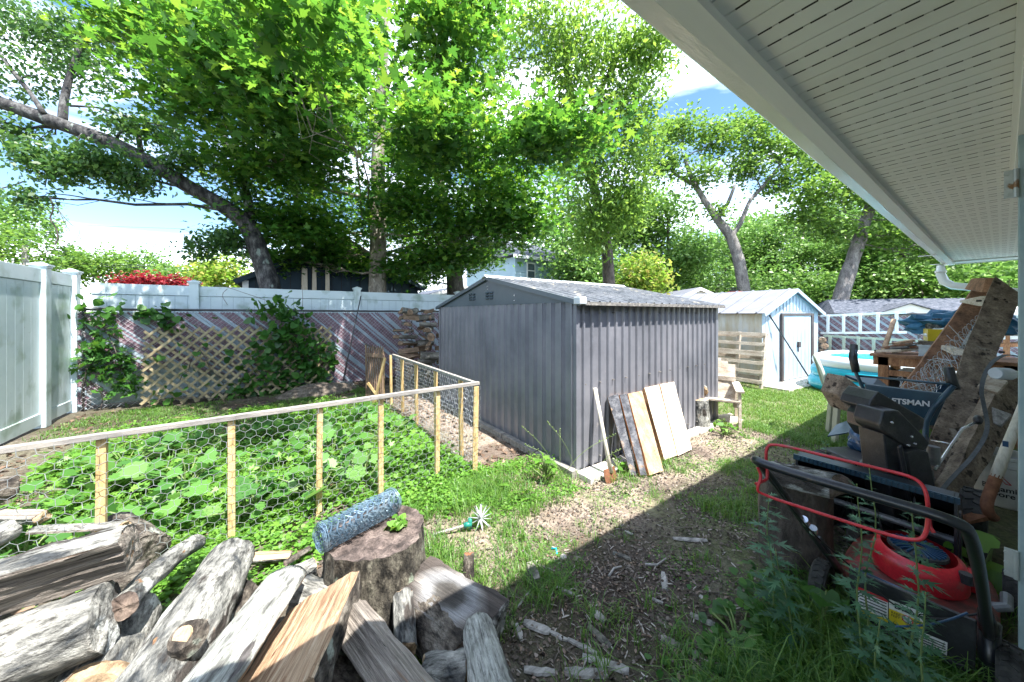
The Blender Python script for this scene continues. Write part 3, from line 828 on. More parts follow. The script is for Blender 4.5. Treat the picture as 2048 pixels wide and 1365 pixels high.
obj('base_board', mb, M_pine_old, sh, bevel=.004)

# =============== pale metal shed with a door ===============
P0, P1 = G(1524, 773), G(1636, 752)
e1 = (P1 - P0); WD = e1.length; e1.normalize(); e2 = Vector((-e1.y, e1.x, 0))
ls = thing('garden_shed', 'pale blue steel shed with a closed white door, beyond the charcoal one', 'shed', P0)
def L2(a, b_, z=0): return P0 + e1 * a + e2 * b_ + Vector((0, 0, z))
Ez2, Pz2, DP = 1.50, 1.99, 3.1
obj('front_wall', ribbed(L2(0, 0), L2(WD, 0), .02, Ez2, .2, .012, -e2), M_lshed, ls)
obj('side_wall', ribbed(L2(0, DP), L2(0, 0), .02, Ez2, .36, .012, -e1), M_lshed_side, ls, label='side wall stained tan')
obj('right_wall', ribbed(L2(WD, 0), L2(WD, DP), .02, Ez2, .3, .012, e1), M_lshed, ls)
obj('back_wall', ribbed(L2(WD, DP), L2(0, DP), .02, Ez2, .3, .012, e2), M_lshed, ls)
mb = MB(); mb.prism([L2(0, -.005, Ez2), L2(WD, -.005, Ez2), L2(WD / 2, -.005, Pz2 - .03)], e2 * .01)
x = .12
while x < WD - .1:
    h = (Pz2 - Ez2) * (1 - abs(x - WD / 2) / (WD / 2)) - .08
    if h > .04: mb.beam(L2(x, -.012, Ez2 + .01), L2(x, -.012, Ez2 + h), .02, .012)
    x += .14
obj('gable_panel', mb, M_lshed, ls)
for s in (0, 1):
    mb = MB()
    xa = -.10 if s == 0 else WD + .10
    slope = (Pz2 - Ez2) / (WD / 2)
    A = L2(xa, -.10, Ez2 - slope * .10); B = L2(WD / 2, -.10, Pz2)
    mb.add([A, B, B + e2 * (DP + .2), A + e2 * (DP + .2), A + Vector((0, 0, -.008)), B + Vector((0, 0, -.008)), B + e2 * (DP + .2) + Vector((0, 0, -.008)), A + e2 * (DP + .2) + Vector((0, 0, -.008))],
           [(0, 1, 2, 3), (7, 6, 5, 4), (0, 4, 5, 1), (3, 2, 6, 7), (0, 3, 7, 4)])
    y = .15
    while y < DP + .2:
        mb.beam(A + e2 * y + Vector((0, 0, .012)), B + e2 * y + Vector((0, 0, .012)), .022, .022); mb.beam(A + e2 * (y + .02) + Vector((0, 0, .004)), B + e2 * (y + .02) + Vector((0, 0, .004)), .02, .006, mi=1); y += .36
    obj('roof_sheet', mb, [M_lroof, M_frame_br], ls)
    mb = MB(); mb.beam(A + Vector((0, 0, -.03)), B + Vector((0, 0, -.03)), .015, .07); obj('rake_trim', mb, M_lshed, ls)
dA, dB = (1558 - 1524) / 112 * WD * 1.02, (1617 - 1524) / 112 * WD * .99
mb = MB(); mb.bx(0, 1, 0, 1, 0, 1); mb = MB()
def lbox(m, a0, a1, o0, o1, z0, z1, mi=0):
    c = L2((a0 + a1) / 2, -(o0 + o1) / 2, (z0 + z1) / 2)
    m.box(c, (a1 - a0, abs(o1 - o0), z1 - z0), Matrix((e1, e2, Vector((0, 0, 1)))).transposed(), mi)
lbox(mb, dA - .07, dA, .014, .05, .02, 1.46); lbox(mb, dB, dB + .10, .014, .05, .02, 1.46); lbox(mb, dA, dB, .014, .045, 1.41, 1.46)
obj('door_frame', mb, M_frame_br, ls)
mb = MB(); lbox(mb, dA + .003, dB - .003, .018, .03, .05, 1.405)
for k in range(7):
    a = dA + (dB - dA) * (k + .5) / 7; lbox(mb, a - .02, a + .02, .03, .036, .08, 1.36)
dd = obj('door', mb, M_lshed, ls)
mb = MB(); lbox(mb, (dA + dB) / 2 - .03, (dA + dB) / 2 + .05, .036, .075, .72, .84); lbox(mb, (dA + dB) / 2 + .0, (dA + dB) / 2 + .02, .036, .05, .62, .72); obj('handle', mb, M_frame_br, dd)
mb = MB(); lbox(mb, -.1, WD + .15, .02, .5, -.03, .03); obj('threshold_slab', mb, M_conc, ls)
# broom leaning beside the pale shed's door
br = thing('push_broom', 'dark-handled broom leaning against the pale shed left of its door', 'broom', L2(.3, -.3))
mb = MB(); a = L2(.22, -.03, 1.42); b_ = L2(1.0, -.42, .08); mb.tube([a, a.lerp(b_, .08), b_], [.018, .013, .013], 8); obj('handle', mb, M_blackm, br, smooth=True)
mb = MB(); mb.beam(b_ + e1 * -.1, b_ + e1 * .28, .05, .05); obj('head', mb, M_blackp, br)
mb = MB(); mb.beam(b_ + e1 * -.1 + Vector((0, 0, -.045)), b_ + e1 * .28 + Vector((0, 0, -.045)), .06, .05); obj('bristles', mb, M_rail_dark, br)

# =============== chicken-wire pen ===============
PU, PV, PH = 1.52, 2.76, .80
pen = thing('wire_pen', 'garden pen of thin pine posts with hexagonal chicken wire and a weathered top rail', 'fence', (0, 3.5, 0))
FL = -1.75
mb = MB()
prev = None
xs = [FL, -1.0, -.2, .6, PU + .02]
for i in range(len(xs) - 1):
    mb.beam((xs[i], PV - .005 * (i % 2), PH - .012 + .006 * i), (xs[i + 1] + .01, PV + .004 * (i % 2), PH - .010 + .006 * (i + 1) - .004), .040, .030)
obj('top_rail', mb, M_pine_old, pen, bevel=.003)
mb = MB(); ys = [PV, 4.1, 5.42]
for i in range(2):
    mb.beam((PU, ys[i], PH + .008), (PU - .01, ys[i + 1], PH + .012), .036, .028)
obj('top_rail', mb, M_pine_old, pen, bevel=.003)
mb = MB(); mb.tube([(PU - .0, 6.08, PH + .01), (PU, 7.4, PH + .03)], .016, 8); obj('top_rail', mb, M_rail_dark, pen)
for px in (-60, 203, 463, 640, 762, 876):
    p = onv(px, 800, PV + .012)
    mb = MB(); dx = rnd.uniform(-.008, .008); mb.beam((p.x + dx, p.y + .01, -.05), (p.x, p.y + .01, PH - .02), .037, .037); obj('post', mb, M_pine, pen, bevel=.003)
mb = MB(); mb.beam((PU - .012, PV + .005, -.05), (PU, PV, PH - .016), .045, .045); obj('post', mb, M_pine, pen, bevel=.003)
for px in (921, 871, 832, 804, 781, 766):
    p = onu(px, 800, PU); mb = MB(); mb.beam((PU + .01, p.y, -.05), (PU, p.y, PH - .008), .037, .037); obj('post', mb, M_pine, pen, bevel=.003)
for y in (6.1, 7.35):
    mb = MB(); mb.beam((PU + .01, y, -.05), (PU, y, PH + .02), .032, .032); obj('post', mb, M_pine, pen, bevel=.003)
def hexwire(fn, L_, Hh, w_, h_, r, seed):
    rr = random.Random(seed); mb = MB()
    nx_, nz = int(L_ / w_), int(Hh / (h_ * .75))
    def P(i, j):   # vertices of a hex net, rows j
        return i, j
    jit = {}
    def pt(x, z):
        key = (round(x, 4), round(z, 4))
        if key not in jit:
            jit[key] = (x + rr.uniform(-1, 1) * w_ * .07, z + rr.uniform(-1, 1) * h_ * .07, rr.uniform(-.006, .006))
        return fn(*jit[key])
    for j in range(nz + 1):
        zc = j * h_ * .75
        for i in range(nx_ + 1):
            xc = i * w_ + (w_ / 2 if j % 2 else 0)
            # zig: left-bottom -> centre-bottom -> right-bottom, plus vertical twist
            a, b_, c_ = (xc - w_ / 2, zc + h_ * .25), (xc, zc), (xc + w_ / 2, zc + h_ * .25)
            mb.tube([pt(*a), pt(*b_), pt(*c_)], r, 3, caps=False)
            mb.tube([pt(*a), pt(a[0], a[1] + h_ * .5)], r * 1.5, 3, caps=False)
    return mb
def ff(x, z, o): return Vector((FL + x, PV - .026 + o + .012 * math.sin(x * 3.1) * math.sin(z * 7), -.0 + min(z, PH + .015 + .018 * math.sin(x * 23) * math.sin(x * 7.3) if z > PH - .05 else z)))
obj('wire_mesh', hexwire(ff, PU - FL - .02, PH - .03, .058, .062, .00115, 1), M_galv, pen)
def fs(x, z, o): return Vector((PU + .026 + o, PV + x, .0 + z))
obj('wire_mesh', hexwire(fs, 2.62, PH - .04, .058, .062, .0011, 2), M_galv, pen)
def fs2(x, z, o): return Vector((PU + .02 + o, 6.1 + x, .0 + z))
obj('wire_mesh', hexwire(fs2, 1.2, PH - .04, .065, .07, .0011, 3), M_galv, pen)
gt = thing('picket_gate', 'small brown stockade gate with a light diagonal brace at the far end of the pen', 'gate', (PU - .2, 5.6, 0))
ga, gb = onv(731, 700, 5.85).x, onv(768, 700, 5.55).x
mb = MB(); n = 9
for i in range(n):
    t = (i + .5) / n; x = ga + (gb - ga) * t; y = 5.85 - .3 * t; zt = .96 - .03 * abs(noise.noise(Vector((i * 3.3, 0, 0)))) * 3 + .012 * (i % 2)
    w2 = (gb - ga) / n * .47
    mb.prism([(x - w2, y, .03), (x + w2, y, .03), (x + w2, y, zt - .05), (x, y, zt), (x - w2, y, zt - .05)], (0, .015, 0))
obj('picket_panel', mb, M_gatewood, gt)
mb = MB(); mb.beam((ga, 5.83, .80), (gb, 5.53, .78), .02, .06); obj('cross_rail', mb, M_gatewood, gt)
mb = MB(); mb.beam((ga + .10, 5.70, .02), (gb - .0, 5.50, .76), .03, .035); obj('brace', mb, M_pine, gt)
mb = MB(); mb.beam((ga + .02, 5.78, .35), (ga + .16, 5.66, .12), .03, .035); obj('brace', mb, M_pine, gt)
# =============== neighbouring buildings ===============
def gablehouse(root, o, ax, wd, dp, ez, pz, mwall, mroof, oh=.2, seams=None):
    """gable end faces -perp of ax; ax = direction along the front"""
    o = Vector(o); ax = Vector(ax).normalized(); pr = Vector((-ax.y, ax.x, 0))
    def P(a, b_, z): return o + ax * a + pr * b_ + Vector((0, 0, z))
    mb = MB()
    mb.add([P(0, 0, 0), P(wd, 0, 0), P(wd, 0, ez), P(wd / 2, 0, pz), P(0, 0, ez), P(0, dp, 0), P(wd, dp, 0), P(wd, dp, ez), P(wd / 2, dp, pz), P(0, dp, ez)],
           [(0, 1, 2, 3, 4), (9, 8, 7, 6, 5), (0, 4, 9, 5), (1, 6, 7, 2)])
    if seams:
        x = seams
        while x < wd:
            h = ez + (pz - ez) * (1 - abs(x - wd / 2) / (wd / 2)) - .02
            mb.beam(P(x, -.004, 0), P(x, -.004, h), .016, .012, up=ax, mi=1); x += seams
    obj('wall', mb, [mwall, M_ink], root)
    for s in (0, 1):
        sl = (pz - ez) / (wd / 2)
        A, B = (P(-oh, -oh, ez - sl * oh + .04), P(wd / 2, -oh, pz + .04)) if s == 0 else (P(wd + oh, -oh, ez - sl * oh + .04), P(wd / 2, -oh, pz + .04))
        m = MB(); dn = Vector((0, 0, -.07)); e = pr * (dp + 2 * oh)
        m.add([A, B, B + e, A + e, A + dn, B + dn, B + e + dn, A + e + dn], [(0, 1, 2, 3), (7, 6, 5, 4), (0, 4, 5, 1), (3, 2, 6, 7), (0, 3, 7, 4)])
        obj('roof', m, mroof, root)
        m = MB(); m.beam(A + dn * .9 - pr * .012, B + dn * .9 - pr * .012, .02, .11); obj('rake_board', m, mwall if seams else M_white, root)
    return P
GV = 9.7
g0, g1 = onv(487, 580, GV).x, onv(836, 580, GV).x
gar = thing('garage', 'dark navy board-sided outbuilding behind the white fence, shaded by the maple', 'outbuilding', ((g0 + g1) / 2, GV, 0))
P = gablehouse(gar, (g0, GV, 0), (1, 0, 0), g1 - g0, 5, 2.25, 3.35, M_navy, M_shingle, .15, .22)
mb = MB(); mb.bx(g0 - .02, g0 + .09, GV - .03, GV - .006, 1.2, 2.2); obj('corner_board', mb, M_white, gar)
for (a, b_, t) in ((597, 615, 533), (620, 633, 531), (647, 659, 526)):
    xa, xb = onv(a, 560, GV - .15).x, onv(b_, 560, GV - .15).x
    zt = onv(a, t, GV - .15).z
    mb = MB(); mb.prism([(xa, GV - .42, 0), (xb, GV - .42, 0), (xb, GV - .10, zt - .04), (xa + (xb - xa) * .4, GV - .10, zt)], (0, .03, 0))
    k = {597: 'widest, leftmost', 620: 'narrow middle', 647: 'tall rightmost'}[a]
    put(obj('plank', mb, M_pale), '%s pale plank standing against the navy outbuilding' % k, 'plank', 'pale planks against the navy outbuilding')
# pale blue two-storey house
BVh = 16.0
h0, h1 = onv(1030, 560, BVh).x, onv(1181, 560, BVh).x
bh = thing('blue_house', 'pale blue sided two-storey house seen over the charcoal shed roof', 'house', ((h0 + h1) / 2, BVh, 0))
mb = MB(); mb.bx(h0, h1, BVh, BVh + 6, 0, 4.75)
z = .2
while z < 4.7:
    mb.prism([(h0, BVh, z), (h0, BVh - .03, z), (h0, BVh, z + .16)], (h1 - h0, 0, 0)); z += .16
obj('wall', mb, M_bluesid, bh)
mb = MB(); e = .35
a = [(h0 - e, BVh - e, 4.8), (h1 + e, BVh - e, 4.8), (h1 + e, BVh + 6 + e, 4.8), (h0 - e, BVh + 6 + e, 4.8), (h0 + .5, BVh + 3, 6.3), (h1 - 2.6, BVh + 3, 6.3)]
mb.add(a, [(0, 1, 5, 4), (1, 2, 5), (2, 3, 4, 5), (3, 0, 4), (3, 2, 1, 0)]); obj('roof', mb, M_shingle, bh)
mb = MB(); mb.bx(h0 - e, h1 + e, BVh - e - .02, BVh - e + .02, 4.62, 4.80); mb.bx(h1 - .02, h1 + .12, BVh - .05, BVh, 0, 4.62); mb.bx(h0 - .2, h1 + .1, BVh - .5, BVh - .035, 2.75, 2.95); obj('trim', mb, M_white, bh)
for (a, b_, t, q) in ((1055, 1068, 528, 556), (1110, 1117, 532, 541), (1145, 1157, 536, 562)):
    p, p2 = onv(a, t, BVh - .03), onv(b_, q, BVh - .03)
    f = MB(); f.bx(p.x - .07, p2.x + .07, BVh - .07, BVh - .031, p2.z - .07, p.z + .09); fo = obj('window', f, M_white, bh)
    m = MB(); m.bx(p.x, p2.x, BVh - .085, BVh - .072, p2.z, (p.z + p2.z) / 2 - .03); m.bx(p.x, p2.x, BVh - .085, BVh - .072, (p.z + p2.z) / 2 + .03, p.z); obj('pane', m, M_glass, fo)
    if a == 1145:
        m = MB(); m.bx(p.x, p2.x, BVh - .4, BVh - .09, p2.z + .02, p2.z + .4)
        for i in range(5): m.bx(p.x + .05, p2.x - .05, BVh - .41, BVh - .4, p2.z + .07 + i * .06, p2.z + .1 + i * .06, 1)
        put(obj('air_conditioner', m, [M_white, M_rail_dark]), 'white window air conditioner in the right window of the blue house', 'air conditioner')
m = MB(); p = onv(1141, 520, BVh + 2); m.bx(p.x - .2, p.x + .2, BVh + 2, BVh + 2.4, 5.2, 6.5); obj('vent_pipe', m, M_white, bh)
# low grey roof between the maple and the shed
q = onv(892, 585, 13.0)
lh = thing('low_house', 'low white house with a grey roof glimpsed left of the charcoal shed peak', 'house', (q.x, 13, 0))
gablehouse(lh, (q.x - 1.6, 13, 0), (1, .0, 0), 4.6, 5, 1.95, 2.6, M_white, M_shingle, .2)
# pale garage roof and chimney between the two sheds
q = D(1330, 600, 13.5)
pg = thing('pale_garage', 'pale grey roofed garage between the two metal sheds', 'garage', (q.x, q.y, 0))
gablehouse(pg, (q.x, q.y, 0), (.78, -.6, 0), 2.6, 5.4, 1.85, 2.45, M_white, M_lroof, .15)
c = D(1470, 590, 14.5)
ch = thing('chimney', 'small red brick chimney with a black cap above the pale shed roof', 'chimney', (c.x, c.y, 0))
mb = MB(); mb.box((c.x, c.y, 1.2), (.42, .42, 2.4)); obj('stack', mb, M_brick, ch)
mb = MB(); mb.box((c.x, c.y, 2.44), (.3, .3, .07)); mb.box((c.x, c.y, 2.54), (.4, .4, .03)); mb.box((c.x, c.y, 2.49), (.05, .05, .1)); obj('cap', mb, M_blackm, ch)
# long low building at the right
a, b_ = D(1672, 628, 13.2), D(2010, 628, 11.6)
ax = (b_ - a); ax.z = 0; LL = ax.length; ax.normalize(); pr = Vector((-ax.y, ax.x, 0))
lb = thing('long_shed', 'long low outbuilding with a grey shingle roof and small front gable beyond the right fence', 'outbuilding', (a.x, a.y, 0))
def Q(x, y, z): return Vector((a.x, a.y, 0)) + ax * x + pr * y + Vector((0, 0, z))
mb = MB(); mb.add([Q(0, 0, 0), Q(LL, 0, 0), Q(LL, 0, 1.5), Q(0, 0, 1.5), Q(0, 3, 0), Q(LL, 3, 0), Q(LL, 3, 1.5), Q(0, 3, 1.5)], [(0, 1, 2, 3), (5, 4, 7, 6), (1, 5, 6, 2), (4, 0, 3, 7)]); obj('wall', mb, M_white, lb)
mb = MB(); mb.add([Q(-.1, -.15, 1.47), Q(LL, -.15, 1.47), Q(LL, 1.5, 2.05), Q(.35, 1.5, 2.05), Q(LL, 3.15, 1.47), Q(-.1, 3.15, 1.47)], [(0, 1, 2, 3), (3, 2, 4, 5), (0, 3, 5), (0, 5, 4, 1)]); obj('roof', mb, M_shingle, lb)
gx = LL * .22
mb = MB(); mb.prism([Q(gx, -.35, 1.44), Q(gx + 1.9, -.35, 1.44), Q(gx + .95, -.35, 1.80)], pr * 1.2); obj('front_gable', mb, M_white, lb)
mb = MB()
for s in (0, 1):
    A = Q(gx - .1 if s == 0 else gx + 2.0, -.42, 1.43); B = Q(gx + .95, -.42, 1.84); mb.add([A, B, B + pr * 1.4, A + pr * 1.4, A - Vector((0, 0, .03)), B - Vector((0, 0, .03)), B + pr * 1.4 - Vector((0, 0, .03)), A + pr * 1.4 - Vector((0, 0, .03))], [(0, 1, 2, 3), (7, 6, 5, 4), (0, 4, 5, 1), (0, 3, 7, 4)])
obj('gable_roof', mb, M_shingle, lb)
mb = MB(); mb.prism([Q(gx + .5, -.37, .2), Q(gx + 1.5, -.37, .2), Q(gx + 1.5, -.37, 1.38), Q(gx + 1, -.37, 1.5), Q(gx + .5, -.37, 1.38)], pr * .015); obj('arched_door', mb, M_frame_br, lb)
# house roof at the far left over the fence
q = D(18, 520, 9.0)
tr = thing('tan_house', 'corner of a tan roofed house showing over the left vinyl fence', 'house', (q.x - 2, q.y, 0))
gablehouse(tr, (q.x - 6.6, q.y + .0, 0), (.9, .3, 0), 6.5, 6, 2.3, 4.0, M_pale, M_pale, .25)
# utility pole and wires
pb = D(50, 500, 20)
up = thing('utility_pole', 'weathered utility pole with a curved bracket above the left fence post', 'utility pole', (pb.x, pb.y, 0))
mb = MB(); mb.tube([(pb.x, pb.y, 0), (pb.x, pb.y, 5.45)], [.15, .12], 10); obj('pole', mb, M_pine_old, up)
mb = MB(); mb.tube([(pb.x, pb.y, 5.4), (pb.x + .3, pb.y - .2, 5.7), (pb.x + .8, pb.y - .4, 5.5), (pb.x + 1.0, pb.y - .5, 4.9)], .03, 6); obj('bracket', mb, M_galv, up)
for (ya, yb, yy) in ((440, 456, 30), (452, 466, 30), (459, 470, 30), (516, 523, 22), (524, 519, 22)):
    A, B = D(-150, ya - 4, yy), D(1100, yb + 8, yy + 3)
    mb = MB(); mb.tube([A.lerp(B, t) - Vector((0, 0, .5 * 4 * t * (1 - t))) for t in np.linspace(0, 1, 14)], .012, 4)
    dsc = {440: 'highest thin power line across the left sky', 452: 'second power line from the top in the left sky', 459: 'third power line from the top in the left sky', 516: 'low service wire just above the back fence', 524: 'lowest service wire skimming the back fence'}[ya]
    put(obj('power_line', mb, M_rail_dark), dsc, 'wire', 'overhead wires at the left')

# =============== trees ===============
SH_MAPLE = np.array([(0, 0), (.24, -.16), (.22, .04), (.58, .06), (.36, .24), (.62, .56), (.38, .52), (.20, .42), (.18, .72), (0, 1.08), (-.18, .72), (-.20, .42), (-.38, .52), (-.62, .56), (-.36, .24), (-.58, .06), (-.22, .04), (-.24, -.16)])
SH_OVAL = np.array([(0, 0), (.26, .30), (.22, .70), (0, 1), (-.22, .70), (-.26, .30)])
SH_NARROW = np.array([(0, 0), (.15, .35), (0, 1), (-.15, .35)])
SH_DIAM = np.array([(0, 0), (.36, .45), (0, 1), (-.36, .45)])
SH_HEART = np.array([(0, .06), (.25, -.05), (.5, .12), (.52, .42), (.3, .75), (0, 1), (-.3, .75), (-.52, .42), (-.5, .12), (-.25, -.05)])
SH_ROUND = np.array([(0, 0), (.35, .12), (.5, .5), (.32, .88), (0, 1), (-.32, .88), (-.5, .5), (-.35, .12)])
SH_LOBED = np.array([(0, 0), (.10, .12), (.45, .18), (.22, .35), (.48, .62), (.15, .60), (0, 1.05), (-.15, .60), (-.48, .62), (-.22, .35), (-.45, .18), (-.10, .12)])
def leaves(pts, size, shape, up=1.0, droop=0.0, fold=.18, rng=R, outward=None, jit=.35):
    n = len(pts); k = len(shape)
    nrm = rng.normal(size=(n, 3)) * .55; nrm[:, 2] += up
    nrm /= np.linalg.norm(nrm, axis=1)[:, None]
    t = rng.normal(size=(n, 3)); t[:, 2] -= droop
    if outward is not None: t += outward
    t -= nrm * (t * nrm).sum(1)[:, None]
    t /= np.linalg.norm(t, axis=1)[:, None] + 1e-9
    if droop > 1:                              # hanging leaves: keep the tip down
        pass
    b_ = np.cross(nrm, t)
    s = size * (1 + jit * rng.uniform(-1, 1, n))
    x = shape[:, 0][None, :, None] * b_[:, None, :] + shape[:, 1][None, :, None] * t[:, None, :]
    x = x + nrm[:, None, :] * (np.abs(shape[:, 0])[None, :, None] * fold * 2 - .25 * (shape[:, 1] ** 2)[None, :, None] * fold)
    V = (pts[:, None, :] + x * s[:, None, None]).reshape(-1, 3)
    return V, np.arange(n * k).reshape(n, k)
def wander(a, b_, n, amp, rr, sag=0.0):
    a, b_ = Vector(a), Vector(b_); L_ = (b_ - a).length
    out = []
    sd = rr.uniform(0, 100)
    for i in range(n + 1):
        t = i / n
        p = a.lerp(b_, t)
        k = math.sin(math.pi * t) * amp * L_
        p += Vector((noise.noise(Vector((sd, t * 2.5, 0))), noise.noise(Vector((sd, t * 2.5, 9))), noise.noise(Vector((sd, t * 2.5, 19))) + sag)) * k
        out.append(p)
    return out
def tree(name, label, cat, trunks, blobs, leaf, mbark, mleaf, group=None, seed=1, limb_r=.35, twig=True, segs=8):
    """trunks: list of [(Vector, r), ...]; blobs: (centre, (rx,ry,rz), clusters); leaf: dict"""
    rr = random.Random(seed); rng = np.random.default_rng(seed)
    base = trunks[0][0][0]
    root = thing(name, label, cat, (base.x, base.y, base.z), group)
    tm = MB(); nodes = []
    for tr in trunks:
        pts, rs = [], []
        for i in range(len(tr) - 1):           # refine
            for q in range(4):
                t = q / 4; pts.append(tr[i][0].lerp(tr[i + 1][0], t)); rs.append(tr[i][1] * (1 - t) + tr[i + 1][1] * t)
        pts.append(tr[-1][0]); rs.append(tr[-1][1])
        for i in range(1, len(pts) - 1):       # smooth + knobbly
            pts[i] = pts[i] * .5 + (pts[i - 1] + pts[i + 1]) * .25
        rs = [r * (1 + .10 * noise.noise(p * 3)) for p, r in zip(pts, rs)]
        tm.tube(pts, rs, 12)
        nodes += list(zip(pts, rs))
    P, S_ = [], []
    for (c, rd, nc) in blobs:
        c = Vector(c)
        best = min((n for n in nodes), key=lambda n: (n[0] - (c - Vector((0, 0, rd[2] * .3)))).length - n[1] * 2 + (3 if n[0].z > c.z + rd[2] * .8 else 0))
        path = wander(best[0], c, 6, .16, rr)
        r0 = min(best[1] * .5, .036 if (c - best[0]).length < 3 else .02, .012 + .012 * (c - best[0]).length + limb_r * .04)
        tm.tube(path, [r0 * (1 - .12 * i) for i in range(7)], 6, caps=False)
        for k in range(nc):
            d = Vector((rr.gauss(0, 1), rr.gauss(0, 1), rr.gauss(0, 1))).normalized() * (rr.random() ** .42)
            p = c + Vector((d.x * rd[0], d.y * rd[1], d.z * rd[2]))
            if twig and k % 3 == 0:
                q = path[rr.randint(2, 6)]
                tm.tube(wander(q, p, 4, .3, rr), [r0 * .3, r0 * .24, r0 * .18, r0 * .12, .003], 4, caps=False)
            n_ = leaf['n']
            sp = leaf['spread']
            pp = rng.normal(size=(n_, 3)) * np.array([sp, sp, sp * leaf.get('flat', .45)]) + np.array(p)
            P.append(pp)
            # long twiglets hanging
            if leaf.get('hang'):
                pp[:, 2] -= np.abs(rng.normal(size=n_)) * leaf['hang']
    P = np.concatenate(P)
    V, Fc = leaves(P, leaf['size'], leaf['shape'], leaf.get('up', 1.0), leaf.get('droop', .3), rng=rng)
    obj('trunk', tm, mbark, root, smooth=True)
    npobj('crown', V, [Fc], mleaf, root)
    return root, V
def dd(px, py, Y, r): return (D(px, py, Y), r * .88)
def gr(px, v_or, Y):   # ground point under a pixel column at depth Y
    q = D(px, HY, Y); return Vector((q.x, q.y, -.1))
def B(px, py, Y, rx, rz, nc, ry=None): return (D(px, py, Y), (rx, ry or rx, rz), nc)
# 1 leaning tree with the long limb to the left
b0 = gr(552, 0, 6.95)
tree('leaning_tree', 'dark rough-barked tree whose long limb leans out across the left sky', 'tree',
     [[(b0, .23), dd(545, 585, 6.95, .215), dd(525, 525, 6.9, .19), dd(505, 470, 6.8, .175), dd(488, 440, 6.75, .17), dd(440, 408, 6.6, .15), dd(370, 370, 6.4, .15), dd(310, 330, 6.2, .145), dd(230, 288, 6.0, .13), dd(110, 245, 5.7, .12), dd(0, 205, 5.5, .11), dd(-160, 150, 5.2, .09)],
      [dd(500, 455, 6.8, .12), dd(497, 400, 6.9, .08), dd(480, 340, 7.0, .07), dd(445, 270, 7.1, .06), dd(420, 180, 7.2, .05), dd(400, 60, 7.2, .03)],
      [dd(125, 245, 5.75, .07), dd(128, 200, 5.8, .06), dd(140, 150, 5.85, .05), dd(158, 100, 5.9, .04), dd(170, 40, 6, .03)],
      [dd(282, 305, 6.1, .05), dd(275, 262, 6.2, .04), dd(268, 235, 6.2, .03)],
      [dd(88, 228, 5.6, .045), dd(60, 185, 5.6, .035), dd(15, 130, 5.6, .03), dd(-20, 80, 5.6, .02)],
      [dd(140, 212, 5.8, .02), dd(200, 215, 5.8, .017), dd(290, 245, 5.9, .012), dd(370, 262, 6, .006)],
      [dd(170, 262, 5.8, .02), dd(130, 310, 5.6, .014), dd(95, 345, 5.5, .01), dd(90, 375, 5.5, .006)]],
     [B(60, 60, 6, .8, .5, 70), B(170, 80, 6.2, .6, .5, 60), B(-20, 160, 5.6, .5, .4, 26), B(20, 255, 5.6, .4, .14, 26), B(110, 330, 5.5, .38, .22, 44), B(200, 320, 5.6, .42, .2, 44), B(60, 310, 5.4, .3, .14, 20), B(60, 395, 5.3, .16, .1, 12),
      B(270, 360, 5.8, .28, .22, 30), B(230, 345, 5.8, .4, .2, 26), B(250, 250, 6, .4, .14, 24), B(330, 260, 6.2, .4, .25, 34), B(370, 320, 6.3, .35, .3, 34), B(440, 480, 6.6, .36, .25, 46), B(400, 500, 6.5, .2, .2, 16), B(480, 380, 6.9, .4, .4, 30), B(170, 150, 6, .5, .3, 22),
      B(75, 150, 5.8, .4, .3, 12), B(300, 100, 6.5, .7, .5, 50), B(420, 120, 7, .8, .6, 50)],
     dict(n=26, spread=.12, size=.075, shape=SH_OVAL, flat=.8, up=.5, droop=1.2), M_bark_dark, M_small, seed=4)
